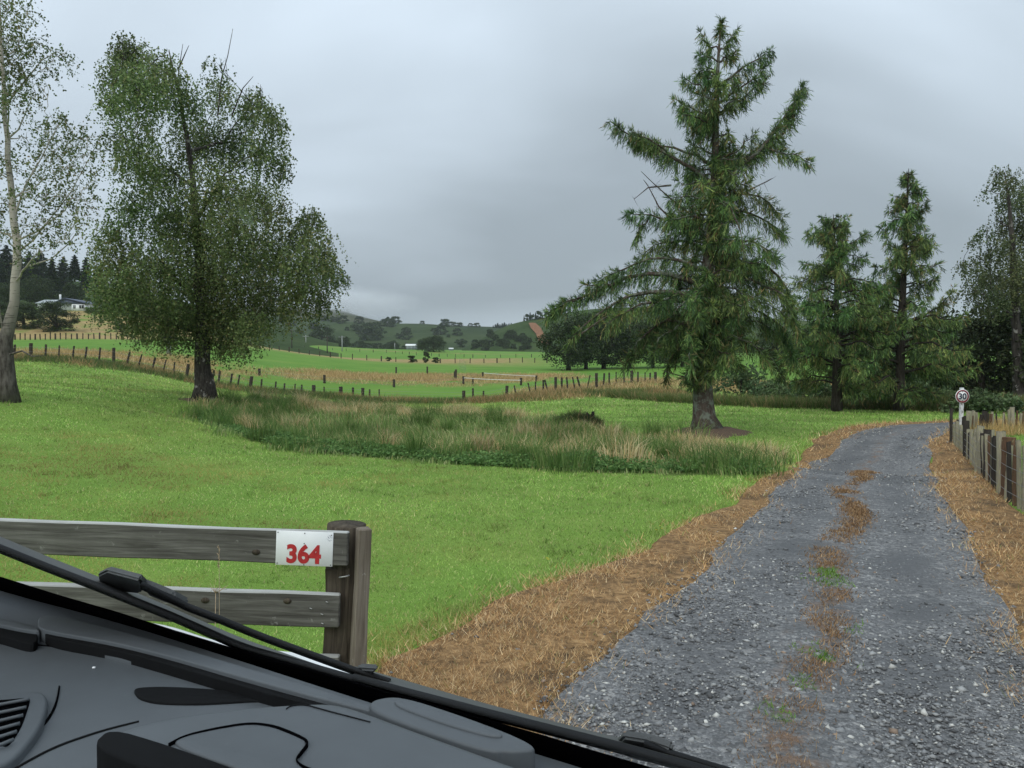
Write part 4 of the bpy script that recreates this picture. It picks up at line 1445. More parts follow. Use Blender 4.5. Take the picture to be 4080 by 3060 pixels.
trunkM = [m0, Q(1522, 915, MD), Q(1519, 870, MD), Q(1518, 800, MD), Q(1520, 700, MD), Q(1527, 600, MD), Q(1536, 500, MD), Q(1543, 400, MD), Q(1546, 300, MD), Q(1548, 200, MD), Q(1552, 120, MD), Q(1557, 45, MD)]
radM = [0.60, 0.38, 0.32, 0.28, 0.24, 0.20, 0.165, 0.13, 0.10, 0.075, 0.045, 0.012]
br = [
    LB([(1553, 110), (1530, 95), (1514, 70)], 1.1, .3), LB([(1553, 115), (1575, 90), (1592, 65)], 1.1, .3), LB([(1553, 130), (1528, 122), (1510, 118)], 1.1, .35, -.5), LB([(1553, 90), (1558, 60), (1560, 42)], 1.6, .25),
    LB([(1553, 135), (1580, 118), (1592, 112)], 1, .3, .6), LB([(1550, 190), (1600, 150), (1640, 125), (1668, 108)], 1.1, .4), LB([(1549, 225), (1600, 190), (1640, 160), (1662, 140)], 1.1, .42, -.4),
    LB([(1549, 250), (1600, 215), (1650, 175)], 1.0, .42, .5), LB([(1548, 205), (1510, 185), (1476, 172)], 1.2, .4), LB([(1548, 255), (1500, 235), (1458, 215)], 1.3, .45), LB([(1548, 275), (1505, 255), (1470, 245)], 1.2, .45, -.7),
    LB([(1548, 240), (1540, 215), (1510, 205)], 1.2, .45, -1.1), LB([(1548, 250), (1570, 225), (1590, 215)], 1.2, .45, -1.1), LB([(1547, 280), (1530, 262), (1520, 255)], 1.2, .5, 1.2),
    LB([(1544, 385), (1610, 350), (1660, 305), (1695, 250), (1735, 185)], 1.5, .5), LB([(1690, 290), (1715, 240), (1725, 215)], 1.3, .45, -.3), LB([(1650, 320), (1690, 330), (1750, 352)], 1.3, .4), LB([(1545, 375), (1600, 345), (1650, 310), (1690, 300)], 1.2, .5, .8),
    LB([(1545, 350), (1590, 325), (1630, 290)], 1.0, .42, -.6),
    LB([(1543, 400), (1470, 345), (1400, 310), (1350, 290), (1318, 262)], 1.5, .48), LB([(1543, 360), (1480, 325), (1420, 312), (1370, 305)], 1.2, .45, .6), LB([(1440, 325), (1400, 300), (1365, 285)], 1.2, .4, -.4),
    LB([(1545, 340), (1510, 320), (1490, 310)], .9, .4, -.8), LB([(1545, 310), (1530, 300), (1515, 292)], .7, .35),
    LB([(1542, 430), (1600, 415), (1650, 430), (1690, 470)], 1.3, .55), LB([(1542, 440), (1490, 420), (1445, 430)], 1.3, .55), LB([(1541, 460), (1600, 455), (1660, 480), (1692, 505)], 1.3, .55, .7), LB([(1541, 450), (1590, 400), (1620, 390)], 1.2, .5, -.8),
    LB([(1540, 480), (1480, 465), (1440, 480)], 1.3, .55, -.5), LB([(1535, 520), (1470, 480), (1400, 465), (1357, 462)], 1.2, .45), LB([(1400, 470), (1385, 490), (1372, 520)], 1.0, .4), LB([(1535, 540), (1470, 520), (1410, 530), (1378, 560)], 1.1, .5, .5),
    LB([(1535, 540), (1610, 520), (1660, 540), (1680, 560)], 1.2, .55, -.5), LB([(1535, 560), (1590, 560), (1640, 585)], 1.1, .55, .8),
    LB([(1532, 590), (1450, 555), (1380, 565), (1320, 590), (1290, 610)], 1.3, .5), LB([(1530, 620), (1430, 585), (1340, 605), (1260, 640), (1215, 655), (1185, 675)], 1.4, .5), LB([(1330, 610), (1290, 620), (1262, 615)], 1.1, .4, -.3),
    LB([(1530, 640), (1420, 625), (1340, 650), (1270, 690), (1225, 740)], 1.0, .42, -.6), LB([(1250, 645), (1210, 660), (1180, 690)], 1.0, .35), LB([(1525, 660), (1440, 645), (1370, 665), (1310, 700)], 1.3, .6, -1.2),
    LB([(1525, 690), (1460, 680), (1400, 715), (1370, 760)], 1.1, .6, .8), LB([(1525, 720), (1470, 700), (1430, 720), (1405, 770)], 1.1, .6, -1.0), LB([(1522, 750), (1480, 735), (1450, 770), (1440, 815)], .9, .5, .6),
    LB([(1530, 600), (1600, 560), (1660, 575), (1700, 625), (1722, 690)], 1.3, .5, -.4), LB([(1530, 610), (1610, 590), (1680, 615), (1710, 660)], 1.0, .5, .7), LB([(1526, 660), (1600, 640), (1660, 655), (1700, 690)], .9, .55, -.6),
    LB([(1524, 710), (1600, 690), (1650, 700), (1690, 730)], .9, .55, .5), LB([(1523, 740), (1580, 725), (1630, 745), (1665, 790)], .9, .55, -.7), LB([(1523, 720), (1560, 690), (1595, 680)], 1.0, .5, -1.6),
    LB([(1522, 770), (1560, 760), (1600, 785)], .9, .5, .5), LB([(1524, 700), (1500, 690), (1490, 740), (1495, 790)], 1.2, .5, -1.6), LB([(1522, 790), (1495, 790), (1475, 820)], .9, .42, -.6), LB([(1520, 830), (1505, 815), (1495, 835)], .6, .3, -.5),
    LB([(1520, 800), (1530, 790), (1525, 820)], .9, .35, -1.0),
    LB([(1650, 640), (1645, 600), (1640, 575)], .8, .35, -.4), LB([(1500, 640), (1450, 640), (1420, 655)], 1.2, .55, -1.8), LB([(1530, 650), (1560, 640), (1585, 660)], 1.1, .5, -1.8)]
br += profile_branches(trunkM, [(140, 45), (250, 60), (330, 55), (420, 85), (500, 105), (600, 140), (700, 150), (790, 90)], MD, 76, 4, az=[math.pi / 2, -math.pi / 2, -math.pi / 2, 0.6, 2.5], dens=0.9, spread=0.5)
br += profile_branches(trunkM, [(560, 70), (650, 85), (740, 80), (815, 45)], MD, 34, 14, az=[-math.pi / 2, -2.2, -0.9], dens=1.0, spread=0.55, rise=0.1, droop=0.3)
br += profile_branches(trunkM, [(340, 30), (420, 50), (500, 60), (570, 70)], MD, 24, 15, az=[-math.pi / 2, -2.3, -0.8], dens=1.0, spread=0.5, rise=0.15, droop=0.25)
br += [LB([(1528, 610), (1620, 600), (1690, 640), (1730, 720)], 1.2, .55, -.8), LB([(1526, 680), (1620, 665), (1690, 700), (1715, 770)], 1.1, .55, .3), LB([(1524, 740), (1600, 730), (1660, 760), (1690, 810)], 1.0, .5, -.3), LB([(1526, 700), (1440, 690), (1380, 730), (1350, 790)], 1.0, .55, -.5)]
dead = [[Q(1500, 470, MD), Q(1450, 430, MD), Q(1410, 395, MD - .2), Q(1385, 370, MD - .3)], [Q(1460, 480, MD), Q(1425, 450, MD), Q(1402, 405, MD), Q(1390, 388, MD)], [Q(1545, 430, MD), Q(1575, 440, MD - 1.2), Q(1600, 500, MD - 1.6), Q(1610, 560, MD - 1.8)],
        [Q(1540, 600, MD - .5), Q(1490, 640, MD - 1.2), Q(1460, 670, MD - 1.6)], [Q(1520, 640, MD), Q(1600, 660, MD - .6), Q(1640, 700, MD - .9)], [Q(1525, 830, MD), Q(1480, 815, MD - .4), Q(1430, 800, MD - .6)],
        [Q(1250, 725, MD - .6), Q(1300, 690, MD - .6), Q(1350, 665, MD - .5)], [Q(1450, 400, MD), Q(1400, 405, MD), Q(1370, 430, MD)], [Q(1600, 420, MD), Q(1640, 400, MD), Q(1670, 385, MD)]]
LARCH = [(0.07, 0.125, 0.044), (0.11, 0.185, 0.056), (0.165, 0.255, 0.072), (0.235, 0.30, 0.09), (0.23, 0.19, 0.08), (0.042, 0.074, 0.03)]
LW = [3.0, 3.6, 2.6, 1.2, 1.2, 2.2]
larch('larch_tree', 'tall ragged larch with a lichened trunk beside the gravel drive', m0, trunkM, radM, br, 77, LARCH, LW, 1.95, None, None, 0.17, 0.0195, dead)

# two larches further back
for (u, v, d, prof, tr, lb, sd, extra) in (
        (3334, 1650, 33.5, [(470, 12), (500, 50), (545, 55), (590, 95), (650, 120), (720, 145), (780, 150), (815, 110), (835, 70)], [(1808, 893), (1808, 830), (1808, 700), (1806, 600), (1803, 520), (1800, 463)],
         'shorter larch with a bare straight stem, between the tall larch and the spire larch', 91,
         [([(1803, 520), (1780, 500), (1755, 490)], 1.3, .4), ([(1803, 545), (1840, 525), (1872, 505)], 1.3, .4), ([(1803, 500), (1820, 475), (1830, 468)], 1.2, .3), ([(1803, 495), (1785, 470), (1775, 470)], 1.2, .35), ([(1805, 600), (1760, 575), (1735, 570)], 1.2, .4),
          ([(1808, 760), (1740, 770), (1700, 800), (1680, 825)], 1.0, .45), ([(1808, 700), (1740, 660), (1720, 640)], 1.2, .5)]),
        (3581, 1652, 34.0, [(370, 8), (420, 30), (470, 45), (540, 60), (580, 70), (640, 85), (700, 120), (780, 150), (830, 130), (850, 60)], [(1942, 895), (1944, 830), (1947, 700), (1952, 600), (1957, 500), (1960, 430), (1963, 364)],
         'spire-topped larch, furthest right of the larches, behind the speed sign', 92,
         [([(1950, 700), (2000, 680), (2040, 650), (2058, 622)], 1.4, .5), ([(1950, 760), (2010, 760), (2060, 770), (2085, 765)], 1.2, .5), ([(1948, 790), (2000, 800), (2050, 815), (2080, 800)], 1.0, .5), ([(1958, 480), (1985, 455), (2003, 440)], 1.3, .4),
          ([(1957, 560), (1985, 540), (2010, 520)], 1.3, .45), ([(1955, 560), (1925, 530), (1915, 510)], 1.3, .45), ([(1960, 440), (1940, 425), (1930, 425)], 1.2, .35)])):
    b = P(u, v, d)
    b[2] = H(b[0], b[1]) - 0.05
    trk = [Q(p[0], p[1], d) for p in tr]
    trk[0] = b
    bb = profile_branches(trk, prof, d, 95, sd, dens=1.05, spread=0.55, rise=0.3)
    for pts, de, sp in extra:
        bb.append(([Q(p[0], p[1], d) for p in pts], de, sp))
    dk = [[trk[2], trk[2] + np.array([0.8, -.5, -.6]), trk[2] + np.array([1.4, -.8, -1.0])], [trk[1], trk[1] + np.array([-.7, -.4, .2]), trk[1] + np.array([-1.5, -.6, .1])]]
    larch('larch_tree', lb, b, trk, [0.26, 0.2, 0.17, 0.12, 0.08, 0.05, 0.012], bb, sd, LARCH, LW, 1.45, None, M_DBARK, 0.185, 0.025, dk)

# --- birch and dark broadleaf trees at the right edge
RD = 37.0
r0 = Q(2205, 885, RD)
r0[2] = H(r0[0], r0[1]) - 0.05
rb = [(2160, 372, 26, .5), (2185, 385, 30, .5), (2150, 400, 22, .4), (2125, 412, 14, .35), (2178, 430, 36, .6), (2205, 420, 36, .9), (2160, 480, 34, .4), (2200, 490, 46, .9), (2130, 500, 22, .5), (2105, 515, 18, .5), (2185, 540, 44, .7), (2140, 545, 36, .7), (2105, 570, 26, .7),
      (2080, 572, 18, .6), (2120, 600, 36, .7), (2160, 600, 44, .8), (2205, 600, 50, 1), (2095, 625, 30, .6), (2140, 640, 40, .7), (2190, 650, 50, .9), (2115, 660, 28, .5), (2250, 450, 60, .9), (2260, 560, 70, .9), (2250, 660, 70, .9)]
trk = [r0, Q(2200, 800, RD), Q(2195, 700, RD), Q(2190, 600, RD), Q(2185, 500, RD), Q(2178, 420, RD), Q(2170, 372, RD)]
broadleaf('birch_tree', 'tall feathery birch above the dark trees at the right edge', r0, trk, [0.3, 0.24, 0.2, 0.16, 0.11, 0.06, 0.02], qclumps(rb, RD, 9, 2.0, .85), 40000, 0.09,
          [(0.085, 0.115, 0.045), (0.12, 0.15, 0.06), (0.16, 0.17, 0.075), (0.06, 0.08, 0.032)], [3, 3, 1.5, 2], 41, M_BIRCHD, 'tree', None, 1.6, 1.3, 2.0, 0.9)
DARK = [(0.035, 0.05, 0.02), (0.05, 0.07, 0.027), (0.07, 0.085, 0.034), (0.024, 0.034, 0.015)]
for u, v, d, lb, cls, sd in ((2120, 888, 40.0, 'dense dark olive broadleaf tree behind the speed sign', [(2085, 705, 26), (2110, 700, 36), (2140, 690, 40), (2080, 740, 36), (2115, 750, 46), (2150, 735, 46), (2075, 785, 40), (2110, 800, 48), (2150, 790, 50), (2070, 830, 40), (2105, 850, 42), (2140, 850, 46), (2170, 700, 30), (2165, 840, 40)], 51),
                             (2195, 892, 39.0, 'very dark broadleaf tree cut by the right edge behind the paddock', [(2190, 680, 44), (2225, 700, 50), (2180, 740, 44), (2215, 770, 50), (2185, 800, 46), (2220, 830, 50), (2190, 850, 42), (2260, 760, 60), (2270, 690, 60), (2200, 870, 30), (2260, 840, 50)], 52),
                             (2035, 885, 44.0, 'dark shrubby tree filling the gap right of the spire larch', [(2010, 720, 40), (2040, 700, 36), (2060, 715, 30), (2000, 770, 46), (2040, 770, 46), (2010, 825, 46), (2050, 830, 44), (1980, 830, 40), (1980, 860, 30), (2030, 860, 36), (1985, 740, 34), (2070, 860, 30)], 53),
                             (1890, 880, 46.0, 'dark broadleaf tree in the gap between the two back larches', [(1880, 720, 36), (1860, 760, 40), (1900, 770, 40), (1870, 810, 40), (1910, 820, 36), (1890, 690, 26), (1850, 820, 30)], 54)):
    b = Q(u, v, d)
    b[2] = H(b[0], b[1]) - 0.05
    top = Q(u, min(c_[1] for c_ in cls) + 40, d)
    broadleaf('broadleaf_tree', lb, b, [b, (b * 0.6 + top * 0.4), top], [0.24, 0.16, 0.03], qclumps(cls, d, sd, 2.2), 13000, 0.15, DARK, [3, 3, 1.5, 2], sd, M_DBARK, 'tree', None, 0.5, 1.3, 0.4, 0.3)


# --- bushes: a low mound of leaves on several stems
def bush(name, label, base, size, nleaf, leaf, palette, wts, seed, cat='bush', group=None, nclump=14, hang=0.1):
    rng = np.random.default_rng(seed)
    base = np.asarray(base, float)
    sx, sy, sz = size
    cls = []
    for k in range(nclump):
        a = rng.uniform(0, 2 * math.pi)
        q = rng.random() ** 0.6
        zr = rng.random()
        lim = math.sqrt(max(0.05, 1 - (zr * 0.9) ** 2))
        c_ = base + np.array([math.cos(a) * sx * q * lim * .8, math.sin(a) * sy * q * lim * .8, sz * (0.18 + 0.66 * zr)])
        cls.append((c_, min(sx, sy, sz) * rng.uniform(0.26, 0.42), 1.0))
    top = base + np.array([0, 0, sz * 0.6])
    return broadleaf(name, label, base, [base, (base + top) / 2, top], [0.05 + 0.02 * sz, 0.04, 0.02], cls, nleaf, leaf, palette, wts, seed, M_DBARK, cat, group, hang, 1.1, 0.05 * sz, 0.3, 0.3, 0.6)


BRAM = [(0.11, 0.175, 0.075), (0.15, 0.22, 0.10), (0.075, 0.12, 0.05), (0.19, 0.235, 0.11)]
for u, v, d, sx, sz, lb, sd in ((1600, 872, 47, 2.0, 2.1, 'feathery dark green bush directly behind the tall larch trunk', 61), (1690, 880, 43, 2.6, 1.3, 'low bramble mound right of the tall larch trunk', 62), (1650, 868, 46, 1.6, 1.2, 'sprawling low bush at the lawn edge behind the tall larch', 67), (1775, 888, 40, 2.2, 1.2, 'low bramble mound left of the straight larch stem', 63),
                                (1870, 888, 40, 2.6, 1.5, 'bramble thicket between the two back larch stems', 64), (1985, 890, 38, 2.2, 1.3, 'leafy thicket right of the spire larch stem', 65), (2125, 890, 33, 2.0, 0.9, 'feathery low bush behind the far paddock fence by the sign', 66)):
    b = Q(u, v, d)
    b[2] = H(b[0], b[1]) - 0.05
    bush('bramble_bush', lb, b, (sx, sx * 0.7, sz), 5500, 0.125, BRAM, [3, 3, 2, 1], sd, 'bush', None, 16)

# rotten stump with its tuft
sb = P(2330, 1690, 25.5)
sb[2] = H(sb[0], sb[1])
st = thing('tree_stump', 'rotten black stump sticking out of a tuft on the lawn', 'stump', tuple(sb))
r_ = random.Random(5)
mb = MB()
ring = []
for k, (hx, hh, rad) in enumerate([(0.0, 0.42, 0.20), (0.12, 0.5, 0.12), (-0.12, 0.36, 0.14)]):
    th = np.linspace(0, 2 * math.pi, 10, endpoint=False)
    pts_ = []
    for q, zf in enumerate((0, .35, .7, 1.0)):
        rr_ = rad * (1.15 - 0.35 * zf) * (1 + 0.2 * np.array([r_.uniform(-1, 1) for _ in th]))
        zz_ = hh * zf + (np.array([r_.uniform(-.09, .05) for _ in th]) if zf == 1 else 0)
        pts_.append(np.stack([hx + np.cos(th) * rr_, np.sin(th) * rr_, np.zeros(10) + zz_], -1))
    V = np.concatenate(pts_ + [np.array([[hx, 0, hh * 0.8]])])
    F4 = np.array([[i * 10 + j, i * 10 + (j + 1) % 10, (i + 1) * 10 + (j + 1) % 10, (i + 1) * 10 + j] for i in range(3) for j in range(10)])
    F3 = np.array([[30 + j, 30 + (j + 1) % 10, 40] for j in range(10)])
    mb.add(V, [F3, F4])
M_ROT = m_simple('rotten_wood', (0.02, 0.017, 0.015), 0.9, 0.1, 0, 14, 0.5, 0.6, 0.02)
obj('stump_wood', mb.mesh('stump_wood'), M_ROT, st)
mb = MB()
mb.add(*tube(np.array([[0.27, 0.0, 0], [0.28, 0, .3], [0.27, 0, .56]]), [0.06, 0.055, 0.05], 8))
obj('snag', mb.mesh('snag'), M_ROT, st)
rng = np.random.default_rng(99)
n = 5200
a = rng.uniform(0, 2 * math.pi, n)
q = np.sqrt(rng.random(n))
x = sb[0] - 0.25 + np.cos(a) * q * 0.85
y = sb[1] + np.sin(a) * q * 0.6
h = (0.55 - 0.3 * q) * rng.uniform(0.5, 1.5, n)
c = pal(n, [(0.05, 0.085, 0.025), (0.08, 0.12, 0.04), (0.26, 0.19, 0.10), (0.035, 0.055, 0.02)], [3, 2, 1.2, 2], rng)
V, F, cc = blades(x, y, H(x, y), h, rng.uniform(0.012, 0.03, n), rng.uniform(0.1, 0.85, n), c, rng, 2)
o = obj('grass_tuft', mesh_np('grass_tuft', V - sb, F, cc), M_BLADE, st)
# bark litter mound round the tall larch
mm = []
th = np.linspace(0, 2 * math.pi, 40, endpoint=False)
rings = [(0.0, .16), (.55, .15), (.8, .10), (1.05, .04), (1.25, -.03)]
V = []
for rad, hh in rings:
    for a_ in th:
        rr_ = rad * (1 + 0.12 * math.sin(3 * a_ + 1) + 0.06 * math.sin(7 * a_))
        px, py = m0[0] + 0.12 + math.cos(a_) * rr_, m0[1] - 0.1 + math.sin(a_) * rr_
        V.append((px, py, float(H(px, py)) + hh + random.uniform(-.015, .015)))
F = [[i * 40 + j, i * 40 + (j + 1) % 40, (i + 1) * 40 + (j + 1) % 40, (i + 1) * 40 + j] for i in range(len(rings) - 1) for j in range(40)]
M_LITTER = m_simple('bark_litter', (0.12, 0.085, 0.06), 0.95, 0.1, 0, 30, 0.5, 0.9, 0.03)
o = obj('litter_mound', mesh_np('litter_mound', np.array(V), [np.array(F)], None, True), M_LITTER)
tag(o, 'ring of brown needle litter round the foot of the tall larch', 'litter', None, 'stuff')
V = []
for rad, hh in [(0.0, .10), (.4, .06), (.55, .02), (.7, -.02)]:
    for a_ in th:
        rr_ = rad * (1 + 0.15 * math.sin(3 * a_ + 2))
        px, py = b0[0] + math.cos(a_) * rr_ * 1.4, b0[1] - 0.1 + math.sin(a_) * rr_
        V.append((px, py, float(H(px, py)) + hh))
F = [[i * 40 + j, i * 40 + (j + 1) % 40, (i + 1) * 40 + (j + 1) % 40, (i + 1) * 40 + j] for i in range(3) for j in range(40)]
o = obj('litter_mound', mesh_np('litter_mound', np.array(V), [np.array(F)], None, True), M_LITTER)
tag(o, 'brown bare patch round the foot of the large leafy birch', 'litter', None, 'stuff')


# ------------------------------------------------------------------ far trees: shared prototypes, one object each
def proto_round(seed, ncl, nleaf, leaf, palette, wts, flat=0.8, low=0.12):
    """unit tree (height 1) with an uneven crown"""
    rng = np.random.default_rng(seed)
    Vs, Cs = [], []
    for k in range(ncl):
        a = rng.uniform(0, 2 * math.pi)
        zr = rng.uniform(low, 0.86)
        lim = 0.46 * math.sin(min(1, (1.06 - zr) / 0.75) * math.pi / 2) * (0.65 + 0.35 * min(1, zr / 0.35))
        q = lim * rng.random() ** 0.4
        c_ = np.array([math.cos(a) * q, math.sin(a) * q, zr])
        r = rng.uniform(0.09, 0.17)
        n = nleaf // ncl
        d = norm(rng.normal(size=(n, 3)))
        C = c_ + d * (r * rng.random((n, 1)) ** 0.4) * np.array([1.25, 1.25, flat])
        V, F = leaf_quads(C, rng.normal(size=(n, 3)) * np.array([1, 1, .5]), leaf * rng.uniform(.6, 1.4, n), leaf * .7, rng)
        Vs.append(V)
        Cs.append(np.repeat(pal(n, palette, wts, rng, .15) * (1 + rng.normal(0, .15)), 4, 0))
    V = np.concatenate(Vs)
    cr = mesh_np('crown', V, [np.arange(len(V)).reshape(-1, 4)], np.concatenate(Cs))
    cr.materials.append(M_LEAF)
    mb = MB()
    mb.add(*tube(np.array([[0, 0, -0.03], [0.01, 0, 0.2], [0, 0.01, 0.45], [0, 0, 0.75]]), [0.045, 0.032, 0.022, 0.006], 7))
    for k in range(6):
        a = rng.uniform(0, 2 * math.pi)
        mb.add(*tube(bez(np.array([0, 0, rng.uniform(.12, .4)]), np.array([math.cos(a) * .3, math.sin(a) * .3, rng.uniform(.3, .7)]), np.array([0, 0, .03]), 5), np.linspace(.018, .004, 5), 4, False))
    tr = mb.mesh('trunk', True)
    tr.materials.append(M_DBARK)
    return cr, tr


def proto_pine(seed, nleaf, leaf, palette, wts, w=0.2):
    rng = np.random.default_rng(seed)
    n = nleaf
    zr = 1 - rng.random(n) ** 0.62 * 0.93
    tier = np.sin(zr * 70 + rng.normal(0, .3, n)) * 0.03
    a = rng.uniform(0, 2 * math.pi, n)
    rad = (w * (1.02 - zr) ** 0.75 + tier) * rng.random(n) ** 0.45 * (1 + 0.35 * np.sin(a * 3 + zr * 9) * (1 - zr))
    C = np.stack([np.cos(a) * rad, np.sin(a) * rad, zr - 0.2 * rad], -1)
    A = np.stack([np.cos(a), np.sin(a), rng.uniform(-.7, .5, n)], -1) + rng.normal(0, .4, (n, 3))
    V, F = leaf_quads(C, A, leaf * rng.uniform(.6, 1.5, n), leaf * .45, rng)
    cr = mesh_np('crown', V, [F], np.repeat(pal(n, palette, wts, rng, .2), 4, 0))
    cr.materials.append(M_NEEDLE)
    mb = MB()
    mb.add(*tube(np.array([[0, 0, -0.03], [0, 0, 0.5], [0, 0, 0.98]]), [0.022, 0.014, 0.002], 7))
    tr = mb.mesh('trunk', True)
    tr.materials.append(M_DBARK)
    return cr, tr


TOT = [(0.03, 0.052, 0.018), (0.048, 0.075, 0.025), (0.075, 0.10, 0.035), (0.018, 0.03, 0.012)]
TW = [3, 3, 1.2, 2.2]
NEARP = [proto_round(200 + k, 46, 8000, 0.034, TOT, TW) for k in range(3)]
SHRUBP = [proto_round(210 + k, 60, 9000, 0.036, TOT, TW, 0.85, 0.0) for k in range(2)]
FARP = [proto_round(220 + k, 24, 2000, 0.085, TOT, TW, 0.85, 0.03) for k in range(4)]
PINE = [(0.010, 0.022, 0.010), (0.018, 0.034, 0.014), (0.03, 0.048, 0.018)]
PINEP = [proto_pine(240 + k, 3200, 0.055, PINE, [3, 3, 1], 0.17 + .03 * k) for k in range(3)]


def put_tree(name, label, proto, pos, h, wr, cat='tree', group=None, rz=None):
    root = thing(name, label, cat, tuple(pos), group, random.uniform(0, 6.28) if rz is None else rz)
    for nm, me_ in (('crown', proto[0]), ('trunk', proto[1])):
        o_ = bpy.data.objects.new(nm, me_)
        COL.objects.link(o_)
        o_.parent = root
        o_.scale = (h * wr, h * wr, h)
    return root


def px_tree(name, label, proto, u, vb, vt, d, wr, on=None, group=None, cat='tree', sink=0.0):
    """tree whose base shows at pixel (u, vb) and top at vt"""
    if on is None:
        p = P(u, vb, d)
        p[2] = H(p[0], p[1])
    else:
        p = hill_at(on, u, vb)
    top = EYE[2] + p[1] * (1440 - vt) / FPX
    return put_tree(name, label, proto, p - np.array([0, 0, sink]), max(1.0, top - p[2] + sink), wr, cat, group)


# totaras across the paddock
for k, (u, vt, d, wr, lb) in enumerate([(2265, 1225, 112, 1.0, 'broad dark totara, leftmost of the clump across the paddock'), (2335, 1235, 118, 0.85, 'dark totara with a pale leaning stem, second in the paddock clump'), (2405, 1215, 120, 0.9, 'tall dark totara, third in the paddock clump, with a clear stem'),
                                        (2510, 1240, 122, 0.9, 'dark totara glimpsed left of the tall larch trunk'), (2600, 1250, 124, 0.9, 'dark totara mostly hidden behind the low branches of the tall larch'), (2720, 1270, 128, 1.0, 'dark totara hidden behind the tall larch, right end of the clump')]):
    px_tree('totara_tree', lb, NEARP[k % 3], u, 1474, vt, d, wr, None, 'totaras across the paddock')
for u, vt, d, wr, lb, k in [(3080, 1290, 140, 1.1, 'dark tree seen through the gap between the tall larch and the straight larch', 0), (3230, 1300, 150, 1.0, 'dark tree behind the straight larch crown', 1), (3450, 1290, 150, 1.1, 'dark tree far behind the two back larches', 2)]:
    px_tree('totara_tree', lb, NEARP[k], u, 1462, vt, d, wr)
px_tree('totara_tree', 'low spreading totara beside the grey shed in the far field', SHRUBP[1], 1728, 1411, 1331, 340, 1.5)
for k, (u, vb, vt, d, wr, lb) in enumerate([(1682, 1396, 1343, 360, 1.0, 'small dark totara touching the left end of the far spreading totara'), (1285, 1378, 1288, 430, 1.15, 'large rounded dark tree left of the far power poles'), (1370, 1382, 1335, 430, 1.3, 'lower dark tree right of the large rounded one in the far field'),
                                            (1180, 1370, 1310, 430, 1.2, 'dark tree at the far field edge behind the large birch'), (1440, 1385, 1355, 470, 1.4, 'small dark tree between the power poles and the shed'), (1100, 1368, 1300, 450, 1.2, 'dark tree at the far field edge just right of the large birch'),
                                            (1560, 1388, 1352, 520, 1.5, 'low scrubby tree left of the grey shed')]):
    px_tree('totara_tree', lb, NEARP[k % 3], u, vb, vt, d, wr)
# scrub in the middle field
SCR = [(0.05, 0.075, 0.022), (0.07, 0.095, 0.03), (0.10, 0.10, 0.04)]
for k, (u, vb, vt, d, wr, lb) in enumerate([(1640, 1437, 1415, 150, 1.6, 'olive scrub bush, leftmost of three in the dry strip'), (1697, 1440, 1398, 150, 0.7, 'upright young tree in the middle of the dry strip'), (1735, 1442, 1422, 150, 1.5, 'low olive scrub bush right of the young tree in the dry strip'), (1548, 1430, 1420, 165, 1.3, 'tiny dark bush alone on the dry strip')]):
    px_tree('scrub_bush', lb, FARP[k % 4], u, vb, vt, d, wr, None, None, 'bush')
# trees dotted over the hills; (u, base row, top row)
dots = [(1288, 1279, 1258), (1302, 1279, 1262), (1328, 1284, 1264), (1350, 1278, 1262), (1368, 1290, 1258), (1432, 1292, 1261), (1250, 1310, 1285), (1415, 1320, 1292), (1440, 1322, 1298), (1468, 1330, 1285), (1492, 1335, 1282), (1450, 1352, 1310), (1480, 1355, 1300), (1505, 1345, 1300), (1535, 1300, 1272), (1553, 1298, 1263),
        (1577, 1283, 1262), (1560, 1304, 1284), (1620, 1332, 1305), (1590, 1352, 1328), (1618, 1355, 1330), (1683, 1290, 1280), (1772, 1300, 1272), (1735, 1332, 1306), (1756, 1336, 1300), (1822, 1337, 1308), (1786, 1346, 1335), (1838, 1382, 1350), (1875, 1302, 1290), (1900, 1303, 1288), (1384, 1318, 1304), (1640, 1345, 1338), (1160, 1300, 1275), (1130, 1290, 1262)]
for k, (u, vb, vt) in enumerate(dots):
    px_tree('hill_tree', 'small dark round tree on the green hillside across the valley', FARP[k % 4], u, vb + 1, vt - 3, 0, 1.25 + 0.3 * ((k * 7) % 5) / 4, h1, 'dark round trees dotted over the far green hill', 'tree', 0.6)
for k, (u, vb, vt) in enumerate([(1386, 1243, 1232), (1800, 1300, 1280), (1830, 1302, 1284)]):
    px_tree('hill_tree', 'dark tree on the skyline of the far hills', FARP[k % 4], u, vb, vt, 0, 1.2 + .8 * (k > 0), h1 if k else h2, 'skyline trees on the far hills', 'tree', 0.5)
for k in range(11):       # dark plantation at the shoulder of the spur
    px_tree('plantation_pine', 'dark pine in the small plantation on the skyline left of the spur', PINEP[k % 3], 1965 + 9 * k, 1308 - (k % 3), 1296 - 6 * math.sin(k / 10 * math.pi) - (k % 3) * 3, 0, 1.7, h1, 'pines of the skyline plantation', 'tree', 1.0)
for k, u in enumerate([2088, 2100, 2112, 2122, 2134, 2146, 2160, 2178, 2196, 2214, 2232, 2250, 2270, 2292]):
    vb = np.interp(u, [2080, 2180, 2300], [1279, 1266, 1238])
    px_tree('ridge_tree', 'tall thin tree in the row along the top of the scrubby spur', FARP[k % 4] if k % 2 else PINEP[k % 3], u, vb + 2, vb - 22 - (k * 5) % 13, 0, 0.75, h3, 'tall trees along the ridge of the spur', 'tree', 0.5)
rr = random.Random(3)
for k in range(34):       # bush at the foot of the spur
    u = rr.uniform(1885, 2110)
    lo = np.interp(u, [1880, 1960, 2030, 2110], [1375, 1335, 1330, 1345])
    vb = rr.uniform(lo, 1396)
    px_tree('spur_tree', 'dark bushy tree in the scrub at the foot of the spur', FARP[k % 4], u, vb, vb - rr.uniform(18, 32), 0, 1.2, h3, 'bushy trees at the foot of the spur', 'tree', 0.8)
